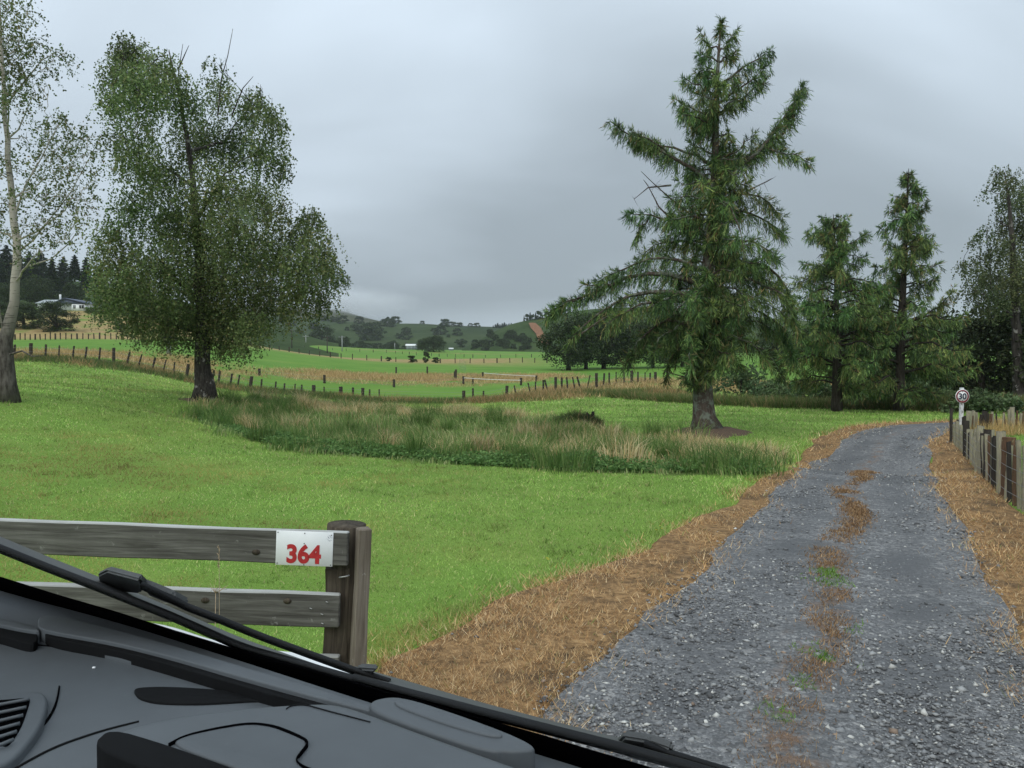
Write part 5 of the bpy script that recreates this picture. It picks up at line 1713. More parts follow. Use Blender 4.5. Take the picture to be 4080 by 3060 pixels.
for k in range(16):
    u = 1130 + 37 * k + rr.uniform(-10, 10)
    px_tree('valley_tree', 'dark tree in the line along the foot of the green hill', FARP[k % 4], u, np.interp(u, [1100, 1400, 1850], [1366, 1384, 1398]), np.interp(u, [1100, 1400, 1850], [1342, 1362, 1376]) + rr.uniform(-6, 6), 540, 1.7, None, 'trees along the foot of the green hill', 'tree', 0.8)
# pines behind the farmhouse
k = 0
for u in np.linspace(-330, 660, 23):
    d = rr.uniform(212, 300)
    p = P(u, 1200, d)
    vt = np.interp(u, [-330, 0, 200, 330, 480, 660], [960, 985, 1010, 1030, 1075, 1120]) + rr.uniform(-14, 30)
    p[2] = max(H(p[0], p[1]), hill_at(h0, u, 1190)[2] - 3) if d > 225 else H(p[0], p[1])
    top = EYE[2] + d * (1440 - vt) / FPX
    lb = 'dark pine in the wood behind the white farmhouse'
    put_tree('pine_tree', lb, PINEP[k % 3], p - np.array([0, 0, .5]), top - p[2] + .5, 1.35, 'tree', 'pines behind the farmhouse')
    k += 1
for j, (u, vb, vt, d, wr, pr, lb) in enumerate([(150, 1245, 1085, 205, 1.0, NEARP[0], 'rounded tree behind the left end of the farmhouse'), (30, 1250, 1120, 195, 1.1, NEARP[2], 'dark round tree behind the pale birch stem'), (300, 1240, 1120, 215, 1.0, NEARP[1], 'dark tree rising behind the farmhouse roof'), (445, 1245, 1160, 205, 1.2, NEARP[0], 'grey-green tree right of the farmhouse beyond the hedge'),
                                                (530, 1260, 1140, 200, 1.2, NEARP[2], 'dark tree seen through the left side of the large birch'), (620, 1290, 1190, 195, 1.2, NEARP[1], 'dark tree behind the large birch crown, beyond the hedge'), (720, 1320, 1240, 190, 1.3, NEARP[0], 'dark tree behind the stem side of the large birch'),
                                                (95, 1312, 1192, 148, 1.3, SHRUBP[1], 'big dark round shrub in front of the farmhouse, left one of two'), (225, 1322, 1194, 145, 1.3, SHRUBP[0], 'big dark round shrub in front of the farmhouse, right one of two'), (20, 1315, 1200, 150, 1.1, SHRUBP[0], 'dark shrub behind the pale birch at the left edge'),
                                                (478, 1328, 1288, 150, 1.7, SHRUBP[1], 'grey-green shrub at the foot of the dry bank'), (540, 1330, 1296, 150, 1.6, SHRUBP[0], 'lower shrub right of the one at the foot of the dry bank'), (402, 1288, 1274, 165, 0.9, FARP[1], 'tiny dark bush on the dry bank'), (470, 1290, 1266, 168, 1.4, FARP[2], 'small dark bush higher on the dry bank')]):
    px_tree('shrub' if vt > 1180 else 'garden_tree', lb, pr, u, vb, vt, d, wr, None, None, 'shrub' if vt > 1180 else 'tree')
# hedge under the house
hb = P(410, 1262, 182)
hb[2] = H(hb[0], hb[1])
rng = np.random.default_rng(4)
n = 3000
C = np.stack([rng.uniform(-4.2, 4.2, n), rng.uniform(-.7, .7, n), rng.uniform(0, 1.7, n)], -1)
V, F = leaf_quads(C, rng.normal(size=(n, 3)), 0.28, 0.2, rng)
ht = thing('hedge', 'clipped green hedge on the bank beside the farmhouse', 'hedge', tuple(hb - np.array([0, 0, .2])))
obj('foliage', mesh_np('foliage', V, [F], np.repeat(pal(n, [(0.045, 0.075, 0.02), (0.07, 0.105, 0.03)], [1, 1], rng), 4, 0)), M_LEAF, ht)

# ------------------------------------------------------------------ field fences
def post_mesh(seed, sides=9, amp=0.1, top=0.06):
    r = random.Random(seed)
    mb = MB()
    V, F = tube(np.array([[0, 0, k / 5] for k in range(6)]), 1.0, sides)
    for k in range(len(V) - 2):
        V[k, :2] *= 1 + r.uniform(-amp, amp)
    V[-2 - sides:-2, 2] += np.array([r.uniform(-.02, .012) for _ in range(sides)])
    mb.add(V, F)
    return mb.mesh('post')


def unit_stick(seed):
    """split timber: uneven square section, unit width, z 0..1"""
    r = random.Random(seed)
    pts = []
    for k in range(6):
        for sx_, sy_ in ((-1, -1), (1, -1), (1, 1), (-1, 1)):
            pts.append((sx_ * .5 + r.uniform(-.09, .09), sy_ * .5 + r.uniform(-.09, .09), k / 5 + (r.uniform(-.025, .015) if k == 5 else 0)))
    F = [[i * 4 + j, i * 4 + (j + 1) % 4, (i + 1) * 4 + (j + 1) % 4, (i + 1) * 4 + j] for i in range(5) for j in range(4)] + [[3, 2, 1, 0], [20, 21, 22, 23]]
    return mesh_np('stick', np.array(pts), [np.array(F)])


POSTM = []
for k in range(4):
    me_ = post_mesh(k)
    me_.materials.append(M_FPOST)
    POSTM.append(me_)
BATM = []
for k in range(4):
    me_ = unit_stick(40 + k)
    me_.materials.append([M_FPOST, M_PALED, M_FPOST, M_PALED][k])
    BATM.append(me_)


def plan_hit(u, line):
    """where the vertical plane through pixel column u crosses a fence line in plan"""
    s_ = (u - 2040) / FPX
    for a_, b_ in zip(line[:-1], line[1:]):
        fa, fb = a_[0] - s_ * a_[1], b_[0] - s_ * b_[1]
        if fa * fb <= 0 and fa != fb:
            k = fa / (fa - fb)
            return a_ + (b_ - a_) * k
    return line[-1]


def set_stick(o_, a_, b_, rx, ry=None, rz=0.0):
    """stretch a unit stick (z 0..1) from a to b"""
    v_ = Vector(b_) - Vector(a_)
    q_ = v_.to_track_quat('Z', 'Y') @ Matrix.Rotation(rz, 4, 'Z').to_quaternion()
    o_.matrix_local = Matrix.Translation(Vector(a_)) @ q_.to_matrix().to_4x4() @ Matrix.Diagonal((rx, ry or rx, v_.length, 1))


def field_fence(label, line, posts, battens, prad, brad, seed, wires=3, wr=0.006, hmin=0.6, group=None):
    r = random.Random(seed)
    bp = plan_hit(posts[0][0], line)
    root = thing('wire_fence', label, 'fence', (bp[0], bp[1], float(H(bp[0], bp[1]))), group)
    org = np.array(root.location)
    tops = []
    for kind, lst in (('post', posts), ('batten', battens)):
        for i, (u, vt, ub) in enumerate(lst):
            q = plan_hit(ub, line)
            z0 = float(H(q[0], q[1]))
            tp = P(u, vt, q[1])
            if tp[2] < z0 + hmin * (1 if kind == 'post' else .9):
                tp[2] = z0 + hmin * r.uniform(.9, 1.1)
            a_ = np.array([q[0], q[1], z0 - 0.15])
            me_ = (POSTM if kind == 'post' else BATM)[r.randrange(4)]
            o_ = bpy.data.objects.new(kind, me_)
            COL.objects.link(o_)
            o_.parent = root
            rad = prad if kind == 'post' else brad
            k2 = 1 if kind == 'post' else 2
            set_stick(o_, a_ - org, tp - org, k2 * rad * r.uniform(.85, 1.2), k2 * rad * r.uniform(.85, 1.2), r.uniform(0, 6))
            tops.append((q[0], q[1], z0, tp[2]))
    tops.sort()
    tops = np.array(tops)
    for k in range(wires):
        f_ = (k + 0.6) / wires * 0.9
        pts = np.stack([tops[:, 0], tops[:, 1] - .1, tops[:, 2] + (np.minimum(tops[:, 3], tops[:, 2] + 1.1) - tops[:, 2]) * f_], -1)
        mb = MB()
        mb.add(*tube(pts, wr, 4, False))
        obj('wire', mb.mesh('wire', False, org), M_WIRE, root)
    return root


def zp(lst, sc, ox, oy):
    out = []
    for q in lst:
        if len(q) == 3:
            x1, y1, y2 = q
            x2 = x1
        else:
            x1, y1, x2, y2 = q
        out.append((ox + x1 / sc, oy + y1 / sc, ox + x2 / sc))
    return out


posts = zp([(195, 580, 685), (716, 610, 708), (1186, 712, 1170, 810), (1585, 790, 1570, 875), (1975, 865, 905), (2145, 880, 925)], 1.58, 0, 1000)
posts += zp([(862, 728, 762), (1497, 728, 780), (1770, 690, 1765, 755), (2076, 635, 720)], 1.58, 900, 1100) + zp([(640, 658, 760), (880, 640, 712), (1040, 650, 720)], 1.7015, 2000, 1100)
bats = zp([(94, 588, 88, 690), (290, 588, 285, 690), (374, 593, 368, 698), (466, 598, 456, 706), (546, 602, 533, 715), (632, 608, 620, 718), (818, 632, 792, 730), (893, 650, 862, 748), (977, 670, 953, 745), (1046, 684, 1018, 785),
           (1100, 697, 1088, 790), (1348, 750, 1330, 800), (1384, 757, 1372, 830), (1462, 772, 1442, 838), (1508, 780, 1492, 862), (1648, 806, 1640, 868), (1738, 822, 1730, 868), (1792, 832, 1785, 865), (1858, 835, 1853, 870),
           (1900, 853, 1897, 890), (2040, 872, 910), (10, 585, 8, 690), (50, 586, 46, 690)], 1.58, 0, 1000)
bats += zp([(723, 722, 765), (800, 728, 750), (905, 735, 760), (965, 737, 765), (1622, 722, 760), (1555, 705, 750), (1815, 688, 1830, 752), (1902, 672, 1920, 752), (1950, 665, 735), (1998, 655, 740), (2008, 655, 2030, 735)], 1.58, 900, 1100)
bats += zp([(405, 687, 775), (438, 685, 450, 752), (478, 682, 498, 762), (510, 680, 535, 758), (597, 672, 575, 765), (694, 657, 686, 740), (727, 655, 735), (774, 650, 715), (828, 650, 712), (922, 648, 700), (1005, 655, 710), (970, 652, 705)], 1.7015, 2000, 1100)
field_fence('long post and batten wire fence sagging across the back of the lawn', FENCE_LINE, posts, bats, 0.105, 0.045, 3)
LINE2 = gp([(900, 1494), (1033, 1496), (1292, 1527), (1570, 1543), (1846, 1531), (2076, 1535), (2140, 1532)])
field_fence('row of short weathered posts standing in the dry grass strip', LINE2, zp([(210, 590, 625), (620, 622, 675), (1058, 650, 700), (1495, 630, 680), (1858, 648, 688)], 1.58, 900, 1100), zp([(1555, 668, 700)], 1.58, 900, 1100), 0.10, 0.05, 8, 2)
LINE3 = gp([(1570, 1488), (1702, 1493), (1816, 1513), (1924, 1505), (2140, 1520), (2300, 1520)])
field_fence('posts of the far side of the dry strip carrying a white tape', LINE3, zp([(1072, 573, 608), (1268, 570, 620), (1448, 588, 655), (1617, 605, 640), (1955, 622, 665)], 1.58, 900, 1100), zp([(1440, 600, 640)], 1.58, 900, 1100), 0.10, 0.05, 9, 1)
for (ua, va, ub, vb, ln, lb) in ((900 + 1625 / 1.58, 1100 + 610 / 1.58, 900 + 1950 / 1.58, 1100 + 629 / 1.58, LINE3, 'white tape strung between posts on the far side of the dry strip'), (900 + 1500 / 1.58, 1100 + 640 / 1.58, 900 + 1855 / 1.58, 1100 + 655 / 1.58, LINE2, 'white tape with an orange end closing the gateway in the dry strip')):
    qa, qb = plan_hit(ua, ln), plan_hit(ub, ln)
    a_, b_ = P(ua, va, qa[1]), P(ub, vb, qb[1])
    pts = bez(a_, b_, np.array([0, 0, -0.08]), 9)
    mb = MB()
    for p1, p2 in zip(pts[:-1], pts[1:]):
        pass
    pts = pts + np.array([0, -.35, 0])
    V = np.concatenate([pts + np.array([0, 0, .022]), pts - np.array([0, 0, .022]), pts + np.array([0, .012, .022]), pts + np.array([0, .012, -.022])])
    n = len(pts)
    F = []
    for i in range(n - 1):
        F += [[i, i + 1, n + i + 1, n + i], [2 * n + i, 3 * n + i, 3 * n + i + 1, 2 * n + i + 1], [i, 2 * n + i, 2 * n + i + 1, i + 1], [n + i, n + i + 1, 3 * n + i + 1, 3 * n + i]]
    o = obj('fence_tape', mesh_np('fence_tape', V, [np.array(F)]), M_WHITE)
    tag(o, lb, 'tape')
# far fences as rows of small posts
for lb, pts, nn, hh in (('distant post fence along the near edge of the dry strip in the middle field', [(1000, 1428, 165), (1400, 1443, 150), (1700, 1447, 148), (1900, 1447, 150), (2080, 1444, 155), (2230, 1446, 150)], 26, 1.1),
                        ('distant post fence in the field below the power poles', [(1040, 1385, 280), (1300, 1395, 290), (1560, 1403, 300), (1900, 1420, 255), (2180, 1424, 250)], 26, 1.2),
                        ('distant fence along the top of the green field on the left', [(60, 1352, 122), (250, 1352, 122), (420, 1350, 124), (640, 1350, 128), (760, 1352, 130)], 34, 1.15)):
    ln = np.array([P(u, v, d)[:2] for u, v, d in pts])
    q = resample(ln, nn)
    root = thing('wire_fence', lb, 'fence', (q[0, 0], q[0, 1], float(H(q[0, 0], q[0, 1]))))
    org = np.array(root.location)
    for i in range(nn):
        z0 = float(H(q[i, 0], q[i, 1]))
        o_ = bpy.data.objects.new('post', POSTM[i % 4])
        COL.objects.link(o_)
        o_.parent = root
        a_ = np.array([q[i, 0], q[i, 1], z0 - .1])
        set_stick(o_, a_ - org, a_ + np.array([random.uniform(-.05, .05), 0, hh * random.uniform(.85, 1.1)]) - org, 0.085 if i % 4 else 0.12)

# ------------------------------------------------------------------ roadside paling fence on the right
PALEPOST = []
for k in range(2):
    me_ = post_mesh(30 + k)
    me_.materials.append([M_PALE, M_PALED][k])
    PALEPOST.append(me_)


def paling_fence(label, base, seed, hfun, step, far=False):
    r = random.Random(seed)
    base = np.asarray(base, float)
    L_ = np.concatenate([[0], np.cumsum(np.linalg.norm(np.diff(base, axis=0), axis=1))])
    root = thing('paling_fence', label, 'fence', (base[0, 0], base[0, 1], float(H(*base[0]))))
    org = np.array(root.location)
    s_ = 0.05
    pal_m = []
    for k in range(6):
        me_ = unit_stick(70 + k + seed)
        me_.materials.append([M_PALE, M_PALE, M_PALED, M_PALE, M_PALER, M_PALE][k] if k != 2 or not far else M_PALE)
        pal_m.append(me_)
    i = 0
    while s_ < L_[-1]:
        x_, y_ = np.interp(s_, L_, base[:, 0]), np.interp(s_, L_, base[:, 1])
        x2, y2 = np.interp(s_ + .1, L_, base[:, 0]), np.interp(s_ + .1, L_, base[:, 1])
        ang = math.atan2(y2 - y_, x2 - x_)
        z0 = float(H(x_, y_))
        hh = hfun(s_ / L_[-1]) * r.uniform(.88, 1.1)
        isp = i % 9 == 4
        kind = 'post' if isp else 'paling'
        me_ = PALEPOST[i % 2] if isp else pal_m[r.randrange(6)]
        o_ = bpy.data.objects.new(kind, me_)
        COL.objects.link(o_)
        o_.parent = root
        a_ = np.array([x_, y_, z0 - .1])
        b_ = a_ + np.array([r.uniform(-.05, .05), r.uniform(-.04, .04), (hh + .1) * (1.12 if isp else 1)])
        wdt = 0.07 if isp else r.uniform(.045, .095)
        if isp:
            set_stick(o_, a_ - org, b_ - org, wdt)
        else:
            v_ = Vector(b_ - a_)
            o_.matrix_local = Matrix.Translation(Vector(a_ - org)) @ v_.to_track_quat('Z', 'Y').to_matrix().to_4x4() @ Matrix.Rotation(ang, 4, 'Z') @ Matrix.Diagonal((wdt, r.uniform(.03, .06), v_.length, 1))
        s_ += step * r.uniform(.75, 1.3)
        i += 1
    q = resample(base, 24)
    z_ = H(q[:, 0], q[:, 1])
    hq = np.array([hfun(k / 23) for k in range(24)])
    for f_ in (.2, .4, .6, .82):
        side = -0.06
        pts = np.stack([q[:, 0] + side, q[:, 1] - .02, z_ + hq * f_], -1)
        mb = MB()
        mb.add(*tube(pts, 0.004, 5, False))
        obj('wire', mb.mesh('wire', False, org), M_WIRE, root)
    return root


rb_ = gp([(4500, 2380), (4250, 2160), (4140, 2075), (4066, 2030), (4027, 2008), (3962, 1955), (3918, 1901), (3886, 1865), (3840, 1808), (3800, 1772)])
paling_fence('lichen-covered paling fence running beside the gravel up to the speed sign', rb_, 5, lambda f_: np.interp(f_, [0, .5, .8, 1], [1.0, .93, .78, .62]), 0.235)
q0 = rb_[-1]
fb_ = np.array([P(3838, 1760, 21.6)[:2], P(3870, 1735, 22.8)[:2], P(3950, 1725, 23.6)[:2], P(4080, 1722, 24.2)[:2], P(4350, 1720, 24.6)[:2]])
paling_fence('lichen-covered paling fence along the far side of the small paddock', fb_, 9, lambda f_: 0.66, 0.17)
# dark upright steel standard at the corner and a new brown post
cp_ = np.array([q0[0] - .02, q0[1] + .1])
for nm, lb, pos, hh, rad, mt in (('strainer_post', 'square brown strainer post taller than the lichened palings', ground([4010], [1985])[0], 0.98, 0.085, M_PALER), ('corner_post', 'thin dark corner stake at the bend of the paling fence', np.array([cp_[0], cp_[1], 0]), 0.95, 0.03, M_PALED)):
    me_ = jag_box(rad * 2, rad * 2, hh + .15, 5, 0.006, 0.008, 5)
    o = obj(nm, me_, mt)
    o.location = (pos[0], pos[1], float(H(pos[0], pos[1])) - .15)
    tag(o, lb, 'post')

# ------------------------------------------------------------------ 30 sign
def text_mesh(s_, size, bold, ext, sx=1.0):
    cu = bpy.data.curves.new('numerals', 'FONT')
    cu.body = s_
    cu.size = size
    cu.offset = bold
    cu.extrude = ext
    cu.align_x = 'CENTER'
    cu.align_y = 'CENTER'
    cu.resolution_u = 6
    ob = bpy.data.objects.new('numerals', cu)
    COL.objects.link(ob)
    dg = bpy.context.evaluated_depsgraph_get()
    me_ = bpy.data.meshes.new_from_object(ob.evaluated_get(dg))
    bpy.data.objects.remove(ob)
    co_ = np.empty(len(me_.vertices) * 3)
    me_.vertices.foreach_get('co', co_)
    co_ = co_.reshape(-1, 3)
    mn, mx_ = co_.min(0), co_.max(0)
    co_[:, :2] -= (mn[:2] + mx_[:2]) / 2
    co_[:, 0] *= sx
    me_.vertices.foreach_set('co', co_.ravel())
    me_.materials.clear()
    return me_, (mx_ - mn) * np.array([sx, 1, 1])


def disc(r0_, r1_, y0_, y1_, n=48):
    """flat ring or disc facing -y"""
    th = np.linspace(0, 2 * math.pi, n, endpoint=False)
    c_, s_ = np.cos(th), np.sin(th)
    rings_ = [(r1_, y0_), (r1_, y1_)] + ([(r0_, y1_), (r0_, y0_)] if r0_ > 0 else [])
    V = np.concatenate([np.stack([c_ * r, np.full(n, y), s_ * r], -1) for r, y in rings_])
    j = np.arange(n)
    k = (j + 1) % n
    F4 = [np.stack([j, k, n + k, n + j], -1)]
    if r0_ > 0:
        F4 += [np.stack([n + j, n + k, 2 * n + k, 2 * n + j], -1), np.stack([2 * n + j, 2 * n + k, 3 * n + k, 3 * n + j], -1), np.stack([3 * n + j, 3 * n + k, k, j], -1)]
        return mesh_np('ring', V, [np.concatenate(F4)])
    V = np.concatenate([V, [[0, y0_, 0], [0, y1_, 0]]])
    F3 = np.concatenate([np.stack([np.full(n, 2 * n), k, j], -1), np.stack([np.full(n, 2 * n + 1), n + j, n + k], -1)])
    return mesh_np('disc', V, [F3, F4[0]])


SDY = 24.5
sc_ = P(3835, 1579, SDY)
sbz = P(3833, 1700, SDY)
sg = thing('speed_sign', 'round white 30 speed sign with dark red ring on a peeling white post', 'sign', (sbz[0], sbz[1], float(H(sbz[0], sbz[1]))))
so = np.array(sg.location)
M_PEEL = mat('peeling_white_post')
t = NT(M_PEEL)
co = t.n('ShaderNodeTexCoord').outputs['Object']
f = t.noise(t.mapping(co, (8, 8, 3)), 2.4, 6, 0.7)
t.out(t.pbr(t.mix(t.rng(f, 0.54, 0.6), (0.66, 0.67, 0.66), (0.09, 0.08, 0.055)), 0.8, t.bump(f, .5, .01), .2))
topz = sc_[2] + 0.27 - so[2]
me_ = jag_box(0.11, 0.09, topz + .1, 6, 0.006, 0.01, 3)
o = obj('post', me_, M_PEEL, sg)
o.location = (0, 0.07, -.1)
o.rotation_euler = (0, 0.012, 0)
cz = sc_[2] - so[2]
cx = sc_[0] - so[0]
R_ = 0.222
for nm, me_, mt in (('sign_plate', disc(0, R_, .012, 0.0), M_SIGNW), ('red_ring', disc(R_ * .72, R_ * .92, 0.0, -.004), M_DRED)):
    o = obj(nm, me_, mt, sg)
    o.location = (cx, 0, cz)
tm, ts_ = text_mesh('30', 0.26, 0.007, 0.002, 1.0)
o = obj('numerals', tm, M_NAVY, sg)
o.rotation_euler = (math.pi / 2, 0, 0)
o.location = (cx, -.006, cz)
kk = 0.255 / ts_[0]
o.scale = (kk, kk, 1)
for dz in (.14, -.14):
    mb = MB()
    mb.add(*tube(np.array([[0, 0.002, 0], [0, -.008, 0]]), .012, 8))
    o = obj('bolt', mb.mesh('bolt'), M_PALED, sg)
    o.location = (cx, 0, cz + dz)

# ------------------------------------------------------------------ timber rail fence and the 364 plate
GD = 4.2
gr = P(1370, 2119, GD)
gzf = float(H(gr[0], GD))
gf = thing('timber_rail_fence', 'weathered grey timber rail fence ending in a post and batten by the drive', 'fence', (gr[0], GD, gzf))
go = np.array(gf.location)


def rail(u0, v0, u1, v1, hpx, thick, seed, depth=GD):
    a_, b_ = P(u0, v0, depth), P(u1, v1, depth)
    hh = hpx / FPX * depth
    ln = np.linalg.norm(b_ - a_)
    me_ = jag_box(ln, thick, hh, 9, 0.0035, 0.006, seed)
    o_ = obj('rail', me_, M_RAIL, gf)
    mid_ = (a_ + b_) / 2
    o_.location = mid_ - go - np.array([0, 0, hh])
    o_.rotation_euler = (0, -math.atan2(b_[2] - a_[2], b_[0] - a_[0]), 0)
    return o_


rail(-900, 2035, 1385, 2119, 133, 0.05, 1)
rail(-900, 2288, 1352, 2365, 134, 0.05, 2, GD)
rail(-900, 2560, 1352, 2612, 130, 0.05, 3, GD)
# main post (round, behind the rails) and a sawn batten standing beside it
pt_ = P(1375, 2090, GD + .13)
mb = MB()
zz_ = np.linspace(-.1, pt_[2] - gzf, 8)
pr_ = np.random.default_rng(2)
pts = np.stack([pr_.normal(0, .004, 8), pr_.normal(0, .004, 8), zz_], -1)
V, F = tube(pts, 0.108 + pr_.normal(0, .003, 8), 18)
V[-1, 2] -= 0.012
mb.add(V, F)
o = obj('post', mb.mesh('post', True), M_GPOST, gf)
o.location = (P(1352, 2950, GD + .13)[0] - go[0], .145, 0)
o.rotation_euler = (0, 0.035, 0)
bt = P(1442, 2118, GD + .02)
me_ = jag_box(0.075, 0.065, bt[2] - gzf + .12, 8, 0.004, 0.006, 8)
o = obj('batten', me_, M_GBATT, gf)
o.location = (P(1408, 3000, GD)[0] - go[0], -.005, -.1)
o.rotation_euler = (0, 0.05, 0.5)
o = obj('strut', jag_box(0.13, 0.03, 0.95, 5, .004, .004, 4), M_GPOST, gf)
o.location = (P(1318, 2500, GD)[0] - go[0], .055, 0.1)
o.rotation_euler = (0, 0.03, 0)
for u, v in [(1282, 2447), (1284, 2484), (1238, 2424), (1302, 2398)]:
    q = P(u, v, GD - .027)
    mb = MB()
    mb.add(*tube(np.array([[-.006, 0, 0.002], [.008, -.004, -.002]]), .0028, 6))
    o = obj('nail', mb.mesh('nail'), M_STEEL, gf)
    o.location = q - go
q = P(1372, 2298, GD + .02)
mb = MB()
mb.add(*tube(np.array([[-.028, .0, -.004], [-.024, -.012, 0], [.02, -.012, .007], [.026, .0, .008]]), .004, 6))
o = obj('staple', mb.mesh('staple'), M_STEEL, gf)
o.location = q - go
# knots
for u, v in [(1020, 2200), (1145, 2395), (817, 2392)]:
    q = P(u, v, GD - .0265)
    o = obj('knot', disc(0, .017, .004, -.002, 20), M_GPOST, gf)
    o.location = q - go
    o.scale = (1.3, 1, .9)

c0, c1, c2 = P(1104, 2113, GD - .03), P(1331, 2122, GD - .03), P(1322, 2258, GD - .03)
wS, hS = np.linalg.norm(c1 - c0), np.linalg.norm(c2 - c1)
cS = (c0 + c2) / 2
ns = thing('number_sign', 'white plate with red number 364 screwed to the top fence rail', 'sign', tuple(cS))
ns.rotation_euler = (0, math.atan2(c0[2] - c1[2], c1[0] - c0[0]), 0)
me_ = mesh_np('plate', *[x if i == 0 else [x] for i, x in enumerate(box((0, 0, 0), (wS, .004, hS)))])
bevel_mesh(me_, .001, 1)
M_PLATE = mat('number_plate')
t = NT(M_PLATE)
co = t.n('ShaderNodeTexCoord').outputs['Object']
f = t.noise(co, 6, 5, .6)
chip = t.noise(co, 130, 5, .7)
xyz = t.n('ShaderNodeSeparateXYZ', {0: co})
cx_ = t.math('SUBTRACT', xyz.outputs[0], wS * .44)
cz_ = t.math('SUBTRACT', xyz.outputs[2], hS * .33)
dd = t.math('SQRT', t.math('ADD', t.math('MULTIPLY', cx_, cx_), t.math('MULTIPLY', cz_, cz_)))
chm = t.math('MULTIPLY', t.rng(dd, .008, .02, 1, 0), t.rng(chip, .5, .54))
c = t.ramp(f, [(.3, (.72, .74, .75)), (.7, (.80, .81, .81))])
c = t.mix(chm, c, (.16, .19, .24))
t.out(t.pbr(c, .4, None, .4))
obj('plate', me_, M_PLATE, ns)
tm, ts_ = text_mesh('364', .1, .0040, .0008, .72)
o = obj('numerals', tm, M_RED, ns)
o.rotation_euler = (math.pi / 2, 0, 0)
o.location = (wS * -.005, -.0035, -hS * .155)
o.scale = (wS * .605 / ts_[0], hS * .57 / ts_[1], 1)
for fx, fz in [(-.47, .45), (0, .45), (.47, .42), (-.47, -.45), (0.0, -.47), (.47, -.45), (-.005, .15)]:
    mb = MB()
    mb.add(*tube(np.array([[0, 0, 0], [0, -.004, 0]]), .0028, 8))
    o = obj('screw', mb.mesh('screw'), M_PALED, ns)
    o.location = (wS * fx, -.001, hS * fz)
# dry seed heads in front of the fence
wd_ = P(860, 2440, GD - .25)
dw = thing('dry_weed', 'dead umbel weed stalk in front of the middle rail', 'weed', (wd_[0], GD - .25, float(H(wd_[0], GD - .25))))
mb = MB()
zt = wd_[2] + .10 - dw.location[2]
mb.add(*tube(np.array([[-.02, 0, -.02], [-.012, 0, zt * .5], [0, 0, zt]]), [.003, .0025, .002], 5))
for k in range(14):
    a_ = random.uniform(0, 6.28)
    e_ = random.uniform(.02, .07)
    mb.add(*tube(np.array([[0, 0, zt], [math.cos(a_) * e_ * .6, math.sin(a_) * e_ * .6, zt + .02], [math.cos(a_) * e_, math.sin(a_) * e_, zt + random.uniform(-.01, .045)]]), [.0015, .0012, .001], 4))
M_DRYST = m_simple('dry_stalk', (.36, .28, .19), .9, .1)
obj('stalk', mb.mesh('stalk'), M_DRYST, dw)
wd2 = P(870, 2180, GD - .15)
dw = thing('dry_weed', 'single pale seed spike rising in front of the top rail', 'weed', (wd2[0], GD - .15, float(H(wd2[0], GD - .15))))
zt = wd2[2] - dw.location[2]
mb = MB()
mb.add(*tube(np.array([[.01, 0, -.02], [0, 0, zt * .6], [.004, 0, zt]]), [.002, .0016, .0012], 5))
for k in range(16):
    zz_ = zt - .11 * k / 15
    a_ = random.uniform(0, 6.28)
    mb.add(*tube(np.array([[.003, 0, zz_], [math.cos(a_) * .009, math.sin(a_) * .006, zz_ + .012]]), [.0028, .001], 4))
obj('stalk', mb.mesh('stalk'), M_DRYST, dw)

# ------------------------------------------------------------------ poles, house, sheds
cpp = P(673, 1416, 70)
cpp[2] = H(cpp[0], cpp[1])
cp = thing('power_pole', 'tapered grey concrete power pole in the paddock behind the large birch', 'pole', tuple(cpp))
mb = MB()
mb.add(*box((0, 0, 4.2), (.1, .1, .1)))
V, F = tube(np.array([[0, 0, -.3], [0, 0, 3], [0, 0, 8.2]]), [.24, .19, .12], 4)
mb = MB()
mb.add(V, F)
obj('pole', mb.mesh('pole'), M_CONC, cp)
mb = MB()
mb.add(*box((0, -.2, 7.8), (2.0, .1, .12)))
obj('crossarm', mb.mesh('crossarm'), M_POLEW, cp)
for k, (u, vb, vt, d, pale) in enumerate([(1163, 1401, 1313, 265, 0), (1304, 1410, 1340, 265, 0), (1363, 1397, 1338, 290, 1), (1219, 1383, 1336, 330, 1), (1104, 1368, 1332, 340, 0), (1573, 1387, 1367, 400, 1), (423, 1232, 1170, 190, 1), (1617, 1390, 1362, 410, 0)]):
    p = P(u, vb, d)
    p[2] = H(p[0], p[1])
    hh = EYE[2] + d * (1440 - vt) / FPX - p[2]
    lb = ['dark wooden power pole, tallest in the far field right of the large birch', 'dark wooden power pole in the middle of the far field group', 'pale power pole right of the dark one in the far field', 'pale power pole before the dark trees in the far field', 'small power pole at the far field edge beside the large birch', 'short pale pole left of the grey shed',
          'pale bare pole standing behind the hedge by the farmhouse', 'thin dark pole beside the grey shed'][k]
    cp = thing('power_pole', lb, 'pole', tuple(p))
    mb = MB()
    mb.add(*tube(np.array([[0, 0, -.2], [0, 0, hh]]), [.22, .15], 7))
    obj('pole', mb.mesh('pole'), M_CONC if pale else M_POLEW, cp)
    if k < 5:
        mb = MB()
        mb.add(*box((0, -.22, hh - .5), (2.6, .14, .16)))
        obj('crossarm', mb.mesh('crossarm'), M_CONC if pale else M_POLEW, cp)

M_ROOFB = m_simple('blue_grey_roof', (0.055, 0.07, 0.11), .5, .4, .0, 3, .15)
M_ROOFG = m_simple('pale_metal_roof', (0.36, 0.40, 0.42), .45, .4, .0, 3, .12)
M_GLASSD = m_simple('dark_window', (0.015, 0.018, 0.022), .15, .5, 0, 2, .2, .0)
M_GREYM = m_simple('grey_cladding', (0.20, 0.22, 0.24), .6, .3, 0, 3, .12)
HD = 190.0
hp = P(255, 1236, HD)
hs = thing('farmhouse', 'low white farmhouse with blue-grey roof half hidden by shrubs on the bank', 'house', (hp[0], hp[1], float(H(hp[0], hp[1])) - .2))
kpx = HD / FPX
zb = 0.0


def hx(u):
    return (u - 255) * kpx


